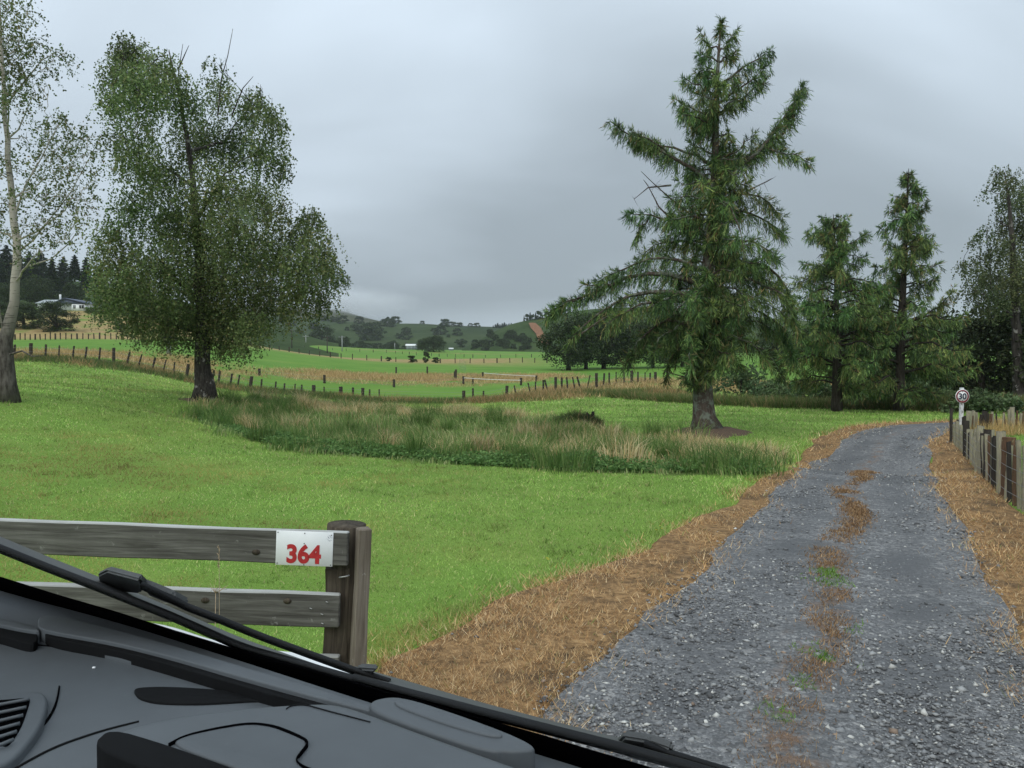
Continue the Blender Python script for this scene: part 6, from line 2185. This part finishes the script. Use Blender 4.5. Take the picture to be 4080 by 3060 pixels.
def gable(x0, x1, y0, y1, ze, zr, over=.4):
    """roof: ridge along x"""
    ym = (y0 + y1) / 2
    V = np.array([[x0 - over, y0 - over, ze], [x1 + over, y0 - over, ze], [x1 + over, ym, zr], [x0 - over, ym, zr], [x0 - over, y1 + over, ze], [x1 + over, y1 + over, ze]])
    V = np.concatenate([V, V - np.array([0, 0, .14])])
    F = np.array([[0, 1, 2, 3], [3, 2, 5, 4], [6, 9, 8, 7], [9, 10, 11, 8], [0, 6, 7, 1], [4, 5, 11, 10], [0, 3, 9, 6], [3, 4, 10, 9], [1, 7, 8, 2], [2, 8, 11, 5]])
    return V, F


zE = (1440 - 1209) * kpx + EYE[2] - hs.location[2]
zR = (1440 - 1189) * kpx + EYE[2] - hs.location[2]
mb = MB()
mb.add(*box(((hx(150) + hx(352)) / 2, 3.5, zE / 2), (hx(352) - hx(150), 7, zE)))
obj('wall', mb.mesh('wall'), M_WHITE, hs)
mb = MB()
mb.add(*gable(hx(150), hx(272), 0, 7, zE + .05, zR - .1))
rf = obj('roof', mb.mesh('roof'), M_ROOFG, hs)
mb = MB()
xc_, xw, yy0, yy1 = (hx(278) + hx(352)) / 2, hx(352) + .3, -1.6, 7.5
x0_ = hx(272)
V = np.array([[x0_, yy0, zR], [x0_, yy1, zR], [xw, yy1, zE - .1], [xw, yy0, zE - .1], [x0_ - 2.6, yy0, zE + .2], [x0_ - 2.6, yy1, zE + .2]])
V = np.concatenate([V, V - np.array([0, 0, .16])])
mb.add(V, np.array([[0, 3, 2, 1], [0, 1, 5, 4], [6, 7, 8, 9], [6, 10, 11, 7], [0, 6, 9, 3], [3, 9, 8, 2], [0, 4, 10, 6], [1, 2, 8, 7], [1, 7, 11, 5], [4, 5, 11, 10]]))
obj('roof', mb.mesh('roof'), M_ROOFB, hs)
mb = MB()   # gable end under the blue roof
V = np.array([[x0_ + .05, yy0 + .3, zR - .2], [xw - .3, yy0 + .3, zE - .25], [x0_ - 2.4, yy0 + .3, zE - .1], [x0_ + .05, yy0 + .4, zR - .2], [xw - .3, yy0 + .4, zE - .25], [x0_ - 2.4, yy0 + .4, zE - .1]])
mb.add(V, [np.array([[0, 2, 1], [3, 4, 5]]), np.array([[0, 1, 4, 3], [1, 2, 5, 4], [2, 0, 3, 5]])])
obj('gable', mb.mesh('gable'), M_ROOFB, hs)
mb = MB()
mb.add(*box(((x0_ + 1.5 + xw - .4) / 2, yy0 + 1.0, zE / 2 - .2), (xw - .4 - x0_ - 1.5, 1.2, zE - .2)))
obj('porch_wall', mb.mesh('porch_wall'), M_WHITE, hs)
for u0, u1 in ((327, 345), (303, 312)):
    mb = MB()
    mb.add(*box(((hx(u0) + hx(u1)) / 2, yy0 + .38, zE * .50), (hx(u1) - hx(u0), .06, zE * .42)))
    wn_ = obj('window', mb.mesh('window'), M_GLASSD, hs)
    mb = MB()
    mb.add(*box(((hx(u0) + hx(u1)) / 2, yy0 + .34, zE * .50), (.07, .05, zE * .42)))
    obj('mullion', mb.mesh('mullion'), M_WHITE, wn_)
mb = MB()
mb.add(*box((hx(211), 3.2, zR + .5), (.35, .35, 1.4)))
obj('chimney', mb.mesh('chimney'), M_WHITE, rf)

for nm, lb, u0, u1, vb, vt, d in (('farm_shed', 'grey metal farm shed with a white roof in the far field', 1617, 1660, 1393, 1370, 395), ('farm_shed', 'tiny white shed right of the far spreading totara', 1789, 1806, 1396, 1385, 420)):
    p = P((u0 + u1) / 2, vb, d)
    z0 = float(H(p[0], p[1]))
    ww = (u1 - u0) * d / FPX
    hh = EYE[2] + d * (1440 - vt) / FPX - z0
    sd_ = thing(nm, lb, 'shed', (p[0], p[1], z0 - .2), None, 0.06)
    mb = MB()
    mb.add(*box((0, ww * .4, hh * .38), (ww, ww * .8, hh * .76)))
    obj('wall', mb.mesh('wall'), M_GREYM, sd_)
    mb = MB()
    mb.add(*gable(-ww / 2, ww / 2, 0, ww * .8, hh * .76, hh * 1.05, .2))
    obj('roof', mb.mesh('roof'), M_WHITE, sd_)
    for k in range(3):
        mb = MB()
        mb.add(*box((ww * (-.32 + .32 * k), -.03, hh * .36), (.18, .05, hh * .7)))
        obj('seam', mb.mesh('seam'), M_ROOFG, sd_)

# ------------------------------------------------------------------ the vehicle the picture is taken from
ZD = 1.75                                  # dashboard level, 0.45 m under the eye
B0 = onz(1150, 1600, ZD)                   # foot of the windscreen, traced on that level
B1 = onz(0, 1262, ZD)
DX = norm(B1 - B0)                         # towards the passenger side
FW = np.array([-DX[1], DX[0], 0.0])
if FW[1] < 0:
    FW = -FW                               # forward along the drive
GU = norm(-FW * math.cos(math.radians(38)) + np.array([0, 0, 1]) * math.sin(math.radians(38)))   # up the glass
GN = norm(np.cross(DX, GU))
if GN @ FW < 0:
    GN = -GN
veh = thing('vehicle', 'white vehicle with dark grey dashboard the view is taken from', 'vehicle', tuple(np.array([B0[0], B0[1], 0.0])))
vo_ = np.array(veh.location)


def onglass(u, v, off=0.0):
    """pixel of the 2212 px view on the windscreen plane (off = outside it)"""
    d = ray(np.asarray(u, float) * 1.8445, np.asarray(v, float) * 1.8445)
    p0 = B0 + GN * off
    return EYE + d * (((p0 - EYE) @ GN) / (d @ GN))[..., None]


def m_plastic(name, col, rough=.55, spec=.35, grain=900, bump=.12):
    m_ = mat(name)
    t_ = NT(m_)
    co_ = t_.n('ShaderNodeTexCoord').outputs['Object']
    f_ = t_.noise(co_, grain, 3, .6)
    g_ = t_.noise(co_, 6, 4, .6)
    du = t_.noise(co_, 45, 5, .75)
    c_ = t_.ramp(g_, [(.3, tuple(x * .88 for x in col)), (.7, tuple(x * 1.1 for x in col))])
    c_ = t_.mix(t_.rng(du, .62, .78, 0, .35), c_, tuple(x * 1.7 for x in col))
    t_.out(t_.pbr(c_, rough, t_.bump(f_, bump, .0006), spec))
    return m_


M_DASH = m_plastic('dash_plastic', (0.075, 0.085, 0.092))
M_DASHD = m_plastic('dark_plastic_and_shade', (0.007, 0.0075, 0.008), .85, .08)  # near-black parts, also the shade painted in demister slot and recess
M_BLACK = m_plastic('black_ceramic', (0.002, 0.002, 0.0025), .9, .0)
M_RUBB = m_plastic('wiper_rubber', (0.012, 0.013, 0.014), .7, .15, 300, .05)
M_ARM = m_plastic('wiper_arm', (0.075, 0.08, 0.082), .6, .25, 400, .05)
M_BLADEP = m_plastic('wiper_blade_plastic', (0.085, 0.088, 0.09), .6, .3, 400, .05)
M_BODY = m_simple('white_body_paint', (0.78, 0.79, 0.80), .25, .5, 0, 3, .03, .0)


def round_off(px, closed=True, it=2):
    """cut the corners of a traced outline"""
    px = np.asarray(px, float)
    for _ in range(it):
        nx = np.roll(px, -1, 0)
        q = np.stack([px * .78 + nx * .22, px * .22 + nx * .78], 1).reshape(-1, px.shape[1])
        px = q if closed else np.concatenate([px[:1], q[:-2], px[-1:]])
    return px


def slab(px, ztop, zbot, bev, name, material, parent, taper=0.0, seg=3, tilt=None):
    """outline traced on the 2212 px view at level ztop, given real thickness down to zbot"""
    px = round_off(px)
    zt = np.full(len(px), ztop) if tilt is None else ztop + np.asarray(tilt, float)
    T = np.array([onz(px[i, 0], px[i, 1], zt[i]) for i in range(len(px))])
    c_ = T.mean(0)
    Bt = T.copy()
    Bt[:, 2] = zbot
    Bt[:, :2] += (Bt[:, :2] - c_[:2]) * taper
    bm = bmesh.new()
    tv = [bm.verts.new(p - vo_) for p in T]
    bv = [bm.verts.new(p - vo_) for p in Bt]
    n = len(tv)
    top = bm.faces.new(tv)
    bm.faces.new(bv[::-1])
    for i in range(n):
        bm.faces.new((tv[i], bv[i], bv[(i + 1) % n], tv[(i + 1) % n]))
    bmesh.ops.recalc_face_normals(bm, faces=bm.faces)
    if bev:
        es = [e for e in bm.edges if any(f_ == top for f_ in e.link_faces)]
        bmesh.ops.bevel(bm, geom=es, offset=bev, segments=seg, profile=.5, affect='EDGES', clamp_overlap=True)
    me_ = bpy.data.meshes.new(name)
    for f_ in bm.faces:
        f_.smooth = True
    bm.to_mesh(me_)
    bm.free()
    me_.materials.append(material)
    o_ = obj(name, me_, None, parent)
    md = o_.modifiers.new('edge', 'EDGE_SPLIT')
    md.split_angle = math.radians(35)
    return o_


def groove(px, z, wpx_m, name, material, parent, zs=None):
    """dark panel gap: a thin strip just proud of the panel, traced at level z"""
    px = resample(round_off(px, False, 3), max(24, len(px) * 8))
    C = np.array([onz(p[0], p[1], z) for p in px])
    t_ = norm(np.gradient(C, axis=0))
    s_ = np.cross(t_, [0, 0, 1.0])
    f_ = np.sin(np.linspace(0.15, math.pi - .15, len(px))) ** .35
    w_ = (wpx_m * f_)[:, None] / 2
    V = np.concatenate([C - s_ * w_, C + s_ * w_, C - s_ * w_ - [0, 0, .006], C + s_ * w_ - [0, 0, .006]]) + np.array([0, 0, .0008])
    n = len(px)
    F = []
    for i in range(n - 1):
        F += [[i, n + i, n + i + 1, i + 1], [i, i + 1, 2 * n + i + 1, 2 * n + i], [n + i, 3 * n + i, 3 * n + i + 1, n + i + 1]]
    return obj(name, mesh_np(name, V - vo_, [np.array(F)]), material, parent)


# main dash top: reaches from under the glass back towards the camera
dash = slab([(-500, 1118), (0, 1276), (248, 1340), (497, 1418), (757, 1502), (900, 1546), (1160, 1626), (1400, 1700), (1650, 1790), (1900, 1880), (1900, 2300), (600, 2300), (-100, 2100), (-700, 1750)], ZD, ZD - .25, .004, 'dashboard', M_DASH, veh)
# demister bar: long raised lip in two lengths
slab([(84, 1329), (130, 1330), (300, 1372), (542, 1444), (760, 1510), (905, 1553), (895, 1560), (760, 1526), (542, 1468), (372, 1418), (248, 1387), (99, 1362), (80, 1352)], ZD + .022, ZD - .02, .006, 'demister_bar', M_DASH, dash)
slab([(110, 1384), (248, 1405), (372, 1439), (542, 1490), (700, 1534), (700, 1540), (542, 1500), (372, 1450), (248, 1418), (112, 1390)], ZD + .006, ZD - .02, .002, 'demister_lip', M_DASH, dash)
slab([(-400, 1225), (-60, 1318), (82, 1352), (86, 1366), (-60, 1336), (-400, 1252)], ZD + .02, ZD - .02, .006, 'demister_bar', M_DASH, dash)
slab([(90, 1358), (248, 1385), (372, 1416), (542, 1466), (760, 1525), (895, 1558), (880, 1568), (760, 1545), (542, 1488), (372, 1437), (248, 1403), (105, 1378)], ZD + .016, ZD - .02, .002, 'demister_slot_shade', M_DASHD, dash)  # near-black slab: the slot plus the bar's shadowed face, painted in
slab([(-400, 1240), (-60, 1328), (0, 1338), (76, 1352), (84, 1382), (66, 1392), (0, 1372), (-60, 1360), (-400, 1275)], ZD + .014, ZD - .02, .002, 'demister_slot_shade', M_DASHD, dash)  # slot and painted shade of the bar's left length
groove([(-100, 1370), (0, 1384), (60, 1392), (150, 1400), (300, 1434), (450, 1480), (560, 1512), (625, 1530)], ZD, .0035, 'panel_gap', M_BLACK, dash)
# recess shadow, painted as a near-black slab, and instrument hood
slab([(287, 1490), (300, 1484), (360, 1482), (450, 1487), (560, 1498), (640, 1510), (560, 1512), (430, 1520), (340, 1518), (300, 1508)], ZD + .003, ZD - .02, .002, 'recess_shadow', M_DASHD, dash)
hood = slab([(250, 1570), (330, 1548), (420, 1532), (520, 1520), (620, 1512), (720, 1508), (780, 1522), (900, 1566), (1020, 1608), (1110, 1640), (1230, 1680), (1380, 1735), (1500, 1785), (1500, 2050), (900, 2050), (420, 1700), (215, 1605)], ZD + .045, ZD - .05, .02, 'instrument_hood', M_DASH, dash, 0.03, 5)
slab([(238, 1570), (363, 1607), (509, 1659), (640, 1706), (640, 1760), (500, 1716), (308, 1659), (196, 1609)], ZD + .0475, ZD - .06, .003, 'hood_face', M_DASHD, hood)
slab([(366, 1605), (400, 1588), (470, 1573), (540, 1562), (590, 1568), (640, 1588), (668, 1602), (640, 1640), (655, 1658), (720, 1690), (660, 1708), (509, 1657)], ZD + .048, ZD, .003, 'hood_lid', M_DASH, hood)
groove([(364, 1607), (400, 1588), (470, 1572), (540, 1561), (592, 1567), (640, 1586), (669, 1602), (652, 1622), (637, 1642), (655, 1656), (700, 1670)], ZD + .0485, .0016, 'panel_gap', M_BLACK, hood)
groove([(618, 1532), (625, 1526), (652, 1520), (700, 1534), (800, 1560)], ZD + .0455, .0012, 'panel_gap', M_DASHD, hood)
# raised sensor pad at the foot of the glass
pad = slab([(795, 1522), (808, 1510), (850, 1503), (900, 1512), (1000, 1545), (1100, 1582), (1148, 1605), (1158, 1618), (1110, 1622), (1085, 1620), (1070, 1622), (1020, 1612), (900, 1572), (815, 1540)], ZD + .03, ZD - .02, .008, 'sensor_pad', M_DASH, dash, .02, 4)
slab([(848, 1512), (880, 1512), (1000, 1550), (1096, 1588), (1060, 1590), (960, 1562), (862, 1526)], ZD + .033, ZD + .01, .004, 'pad_panel', M_DASH, pad)
groove([(800, 1537), (820, 1548), (900, 1580), (1020, 1622), (1100, 1648), (1200, 1680)], ZD + .004, .006, 'panel_gap', M_BLACK, dash)
# side air outlet, lower left
vent = slab([(-120, 1500), (0, 1497), (70, 1492), (100, 1496), (104, 1520), (88, 1570), (40, 1630), (0, 1655), (-120, 1680)], ZD + .012, ZD - .02, .005, 'air_vent', M_DASH, dash)
slab([(-90, 1516), (0, 1512), (62, 1506), (66, 1512), (46, 1572), (18, 1612), (0, 1608), (-90, 1620)], ZD + .0135, ZD + .005, .001, 'vent_well', M_BLACK, vent)
for k in range(6):
    y0_ = 1516 + k * 17.5
    sl_ = resample(np.array([(-90, y0_ + 22), (0, y0_ + 6), (64 - k * 7, y0_ - 6)]), 10)
    T = np.array([onz(p[0], p[1], ZD + .0175) for p in sl_])
    mb = MB()
    mb.add(*tube(T, .0022, 6))
    obj('slat', mb.mesh('slat', True, vo_), M_DASH, vent)
groove([(128, 1482), (126, 1500), (118, 1530), (100, 1560), (70, 1588), (20, 1622), (-60, 1672)], ZD + .001, .0032, 'panel_gap', M_BLACK, dash)
groove([(300, 1558), (220, 1578), (120, 1612), (40, 1655), (-20, 1695)], ZD + .001, .003, 'panel_gap', M_DASHD, dash)
# crumb on the dash
mb = MB()
mb.add(*box(onz(203, 1442, ZD + .002) - vo_, (.004, .003, .002)))
obj('crumb', mb.mesh('crumb'), M_WHITE, dash)

# glass, with the printed black border along its foot
fr_top = [(-700, 1035), (-300, 1158), (0, 1249), (124, 1288), (248, 1324), (372, 1364), (497, 1402), (610, 1434), (757, 1475), (816, 1493), (1000, 1545), (1160, 1590), (1278, 1626), (1420, 1668), (1600, 1725), (1800, 1790)]
fr_bot = [(-700, 1075), (-300, 1195), (0, 1290), (124, 1322), (248, 1354), (372, 1390), (497, 1430), (610, 1466), (757, 1512), (816, 1534), (1000, 1592), (1160, 1640), (1278, 1676), (1420, 1720), (1600, 1790), (1800, 1860)]
FT, FB = resample(np.array(fr_top), 220), resample(np.array(fr_bot), 220)
TP = onglass(FT[:, 0], FT[:, 1], .004)
BP = onglass(FB[:, 0], FB[:, 1], .004)
n = len(TP)
V = np.concatenate([TP, BP, TP + GN * .003, BP + GN * .003])
i = np.arange(n - 1)
F = np.concatenate([np.stack([i, i + 1, n + i + 1, n + i], -1), np.stack([2 * n + i, 3 * n + i, 3 * n + i + 1, 2 * n + i + 1], -1), np.stack([i, 2 * n + i, 2 * n + i + 1, i + 1], -1)])
frit = obj('glass_border', mesh_np('glass_border', V - vo_, [F]), M_BLACK, veh)
# toothed upper edge of the border
mb = MB()
TT_ = resample(TP, 700)
tx = norm(np.gradient(TT_, axis=0))
for k in range(0, 700):
    p = TT_[k] + GU * .0
    s_ = tx[k] * .0011
    q = np.array([p - s_, p + s_, p + GU * .009, p - s_ + GN * .001, p + s_ + GN * .001, p + GU * .009 + GN * .001])
    mb.add(q, [np.array([[0, 1, 2], [3, 5, 4]])])
o = obj('border_teeth', mb.mesh('border_teeth', False, vo_), M_BLACK, frit)
o['kind'] = 'stuff'
M_GLASS = mat('windscreen_glass')
t = NT(M_GLASS)
t.out(t.n('ShaderNodeBsdfTransparent', {'Color': (0.985, 0.99, 0.985, 1)}).outputs[0])
pa, pb = B0 - DX * 1.25, B0 + DX * 1.35
gl = np.array([pa, pb, pb + GU * 1.25 - DX * .12, pa + GU * 1.25 + DX * .12])
V = np.concatenate([gl, gl + GN * .005])
obj('windscreen', mesh_np('windscreen', V - vo_, [np.array([[0, 1, 2, 3], [4, 7, 6, 5], [0, 4, 5, 1], [1, 5, 6, 2], [2, 6, 7, 3], [3, 7, 4, 0]])]), M_GLASS, veh)


# wipers lying on the glass
def strip_bar(px_top, px_bot, off, thick, name, material, parent, n=60, lift=0.0):
    a_, b_ = resample(np.array(px_top, float), n), resample(np.array(px_bot, float), n)
    A_, B_ = onglass(a_[:, 0], a_[:, 1], off + lift), onglass(b_[:, 0], b_[:, 1], off)
    M_ = (A_ + B_) / 2 + GN * thick
    V = np.concatenate([A_, A_ + (M_ - A_) * .35 + GN * thick * .4, M_, B_ + (M_ - B_) * .35 + GN * thick * .4, B_])
    F = []
    for k in range(4):
        for i_ in range(n - 1):
            F.append([k * n + i_, k * n + i_ + 1, (k + 1) * n + i_ + 1, (k + 1) * n + i_])
    for i_ in range(n - 1):
        F.append([i_, 4 * n + i_, 4 * n + i_ + 1, i_ + 1])
    return obj(name, mesh_np(name, V - vo_, [np.array(F)], None, False), material, parent)


def wiper(blade_t, blade_b, rub_t, rub_b, arm_t, arm_b, clip):
    w_ = strip_bar(blade_t, blade_b, .014, .006, 'wiper', M_BLADEP, veh, lift=.045)
    strip_bar(rub_t, rub_b, .010, .010, 'rubber_blade', M_RUBB, w_)
    strip_bar(arm_t, arm_b, .03, .008, 'wiper_arm', M_RUBB, w_)
    for c_ in clip:
        px = np.array(c_, float)
        C = onglass(px[:, 0], px[:, 1], .034)
        n_ = len(C)
        V = np.concatenate([C, C + GN * .010])
        bm = bmesh.new()
        vs = [bm.verts.new(p - vo_) for p in V]
        bm.faces.new(vs[:n_])
        bm.faces.new(vs[n_:][::-1])
        for i_ in range(n_):
            bm.faces.new((vs[i_], vs[n_ + i_], vs[n_ + (i_ + 1) % n_], vs[(i_ + 1) % n_]))
        bmesh.ops.recalc_face_normals(bm, faces=bm.faces)
        bmesh.ops.bevel(bm, geom=bm.edges[:], offset=.003, segments=2, affect='EDGES', clamp_overlap=True)
        me_ = bpy.data.meshes.new('clip')
        bm.to_mesh(me_)
        bm.free()
        obj('clip', me_, M_ARM, w_)
    return w_


RB1 = [(-400, 1036), (0, 1196), (102, 1237), (204, 1276), (360, 1338), (497, 1398), (540, 1414), (640, 1443), (700, 1461), (770, 1481)]
BT1 = [(-400, 1000), (0, 1161), (102, 1204), (204, 1245), (360, 1311), (497, 1371), (540, 1388), (640, 1424), (700, 1446), (770, 1470)]
AT1 = [(303, 1262), (350, 1284), (402, 1309), (470, 1335), (542, 1365), (584, 1381), (690, 1420), (772, 1450), (840, 1472)]
RB2 = [(760, 1476), (900, 1514), (1043, 1552), (1190, 1590), (1337, 1628), (1480, 1668), (1700, 1735)]
BT2 = [(766, 1441), (900, 1480), (1043, 1522), (1190, 1561), (1337, 1599), (1480, 1640), (1700, 1705)]
dn = lambda pts, k: [(p[0], p[1] + k) for p in pts]
wiper(BT1, dn(RB1, -9), dn(RB1, -10), RB1, AT1, dn(AT1, 11),
      [[(210, 1244), (228, 1235), (300, 1254), (312, 1266), (302, 1283), (272, 1280), (214, 1264)], [(303, 1262), (330, 1272), (372, 1290), (402, 1306), (398, 1314), (360, 1302), (320, 1286)]])
wiper(BT2, dn(RB2, -9), dn(RB2, -10), RB2, [(1390, 1606), (1440, 1626), (1520, 1650), (1640, 1686)], [(1390, 1622), (1440, 1642), (1520, 1668), (1640, 1706)],
      [[(1330, 1610), (1345, 1595), (1400, 1604), (1450, 1622), (1452, 1640), (1425, 1652), (1370, 1642), (1335, 1626)], [(762, 1455), (772, 1446), (813, 1449), (800, 1462), (764, 1468)]])

# dried smears left on the glass
M_SMEAR = mat('glass_smear')
t = NT(M_SMEAR)
f = t.noise(t.mapping(t.n('ShaderNodeTexCoord').outputs['Object'], (160, 160, 160)), 1.0, 4, .7)
t.out(t.n('ShaderNodeMixShader', {0: t.rng(f, .42, .75, 0, .5), 1: t.n('ShaderNodeBsdfTransparent').outputs[0], 2: t.n('ShaderNodeBsdfDiffuse', {'Color': (.6, .65, .68, 1)}).outputs[0]}).outputs[0])
for px in ([(508, 428), (516, 432), (532, 456), (550, 482), (545, 486), (524, 484), (516, 460)], [(994, 762), (1001, 760), (1008, 790), (1006, 804), (992, 806), (990, 788)]):
    px = np.array(px, float)
    T = onglass(px[:, 0], px[:, 1], -.001)
    n_ = len(T)
    cen_ = T.mean(0)
    V = np.concatenate([T, [cen_]])
    F = np.array([[i_, (i_ + 1) % n_, n_] for i_ in range(n_)])
    obj('smear', mesh_np('smear', V - vo_, [F]), M_SMEAR, veh)

# white bonnet below the glass
slab([(250, 1332), (290, 1338), (365, 1347), (470, 1382), (560, 1398), (640, 1406), (700, 1412), (735, 1426), (800, 1470), (1000, 1640), (1300, 1760), (1300, 2100), (700, 1900), (330, 1420), (220, 1345)], 1.60, 1.20, .01, 'bonnet', M_BODY, veh)
# lower nose and front wheels, under the bonnet line
RB_ = np.stack([DX, FW, [0, 0, 1.0]], 1)
V, F = box((0, 0, 0), (1.9, .95, .72), RB_)
nose_c = B0 + DX * .05 + FW * .25
me_ = mesh_np('front_panel', V + np.array([nose_c[0], nose_c[1], .78]) - vo_, [F])
bevel_mesh(me_, .06, 3)
obj('front_panel', me_, M_BODY, veh)
for s_ in (-.82, .92):
    c_ = B0 + DX * s_ + FW * .12
    c_[2] = .34
    mb = MB()
    mb.add(*tube(np.stack([c_ - DX * .1, c_ + DX * .1]), .34, 28))
    wh = obj('wheel', mb.mesh('wheel', False, vo_), M_RUBB, veh)
    mb = MB()
    mb.add(*tube(np.stack([c_ - DX * .105, c_ + DX * .105]), .2, 20))
    obj('rim', mb.mesh('rim', False, vo_), M_STEEL, wh)

# ------------------------------------------------------------------ low cloud caught on the far hill
bm = bmesh.new()
bmesh.ops.create_icosphere(bm, subdivisions=3, radius=1.0)
me = bpy.data.meshes.new('low_cloud')
bm.to_mesh(me)
bm.free()
m = mat('low_cloud')
t = NT(m)
co = t.n('ShaderNodeTexCoord').outputs['Object']
rl = t.n('ShaderNodeVectorMath', {0: co}, operation='LENGTH').outputs['Value']
t.n('ShaderNodeOutputMaterial', {'Volume': t.n('ShaderNodeVolumePrincipled', {'Color': (0.95, 0.97, 1.0, 1), 'Density': t.math('MULTIPLY', t.rng(rl, 0.1, 1.0, 0.022, 0.0), t.rng(t.noise(co, 2.5, 4), .3, .6, .2, 1.3)), 'Anisotropy': 0.1}).outputs[0]})
o = obj('low_cloud', me, m)
o.location = P(1290, 1205, 1430)
o.scale = (190, 120, 34)
tag(o, 'patch of low cloud wrapped round the top of the far brown hill', 'cloud', None, 'stuff')

# ------------------------------------------------------------------ moist air: one even box round everything
lo, hi = np.array([1e9] * 3), np.array([-1e9] * 3)
bpy.context.view_layer.update()
for o in S.objects:
    if o.type == 'MESH':
        bb = np.array([o.matrix_world @ Vector(c_) for c_ in o.bound_box])
        lo, hi = np.minimum(lo, bb.min(0)), np.maximum(hi, bb.max(0))
V, F = box((lo + hi) / 2, (hi - lo) + np.array([40, 40, 2.0]))
m = mat('haze')
t = NT(m)
t.n('ShaderNodeOutputMaterial', {'Volume': t.n('ShaderNodeVolumePrincipled', {'Color': (0.90, 0.95, 1.0, 1), 'Density': 0.00014, 'Anisotropy': 0.2}).outputs[0]})
o = obj('haze', mesh_np('haze', V, [F]), m)
tag(o, 'thin damp haze greying the distant hills', 'haze', None, 'stuff')

# ------------------------------------------------------------------ tell the members of the tree groups apart by their place in the row
ONES = ['', 'first', 'second', 'third', 'fourth', 'fifth', 'sixth', 'seventh', 'eighth', 'ninth', 'tenth', 'eleventh', 'twelfth', 'thirteenth', 'fourteenth', 'fifteenth', 'sixteenth', 'seventeenth', 'eighteenth', 'nineteenth']
TENS = {20: ('twentieth', 'twenty'), 30: ('thirtieth', 'thirty')}


def ordinal(k):
    if k < 20:
        return ONES[k]
    a_, b_ = TENS[k // 10 * 10]
    return a_ if k % 10 == 0 else b_ + '-' + ONES[k % 10]


for grp, txt in (('pines behind the farmhouse', 'dark pine in the wood behind the white farmhouse'), ('dark round trees dotted over the far green hill', 'small dark tree dotted on the far green hill'),
                 ('skyline trees on the far hills', 'dark tree on the skyline of the far hills'), ('bushy trees at the foot of the spur', 'dark bushy tree at the foot of the scrubby spur'),
                 ('trees along the foot of the green hill', 'dark tree along the foot of the green hill'), ('tall trees along the ridge of the spur', 'tall thin tree on the ridge of the spur'), ('pines of the skyline plantation', 'dark pine of the small skyline plantation')):
    mem = sorted([o for o in S.objects if o.get('group') == grp], key=lambda o: o.location.x / max(o.location.y, 1))
    for k, o in enumerate(mem):
        o['label'] = txt + (', leftmost one' if k == 0 else ', rightmost one' if k == len(mem) - 1 else ', ' + ordinal(k + 1) + ' from the left')
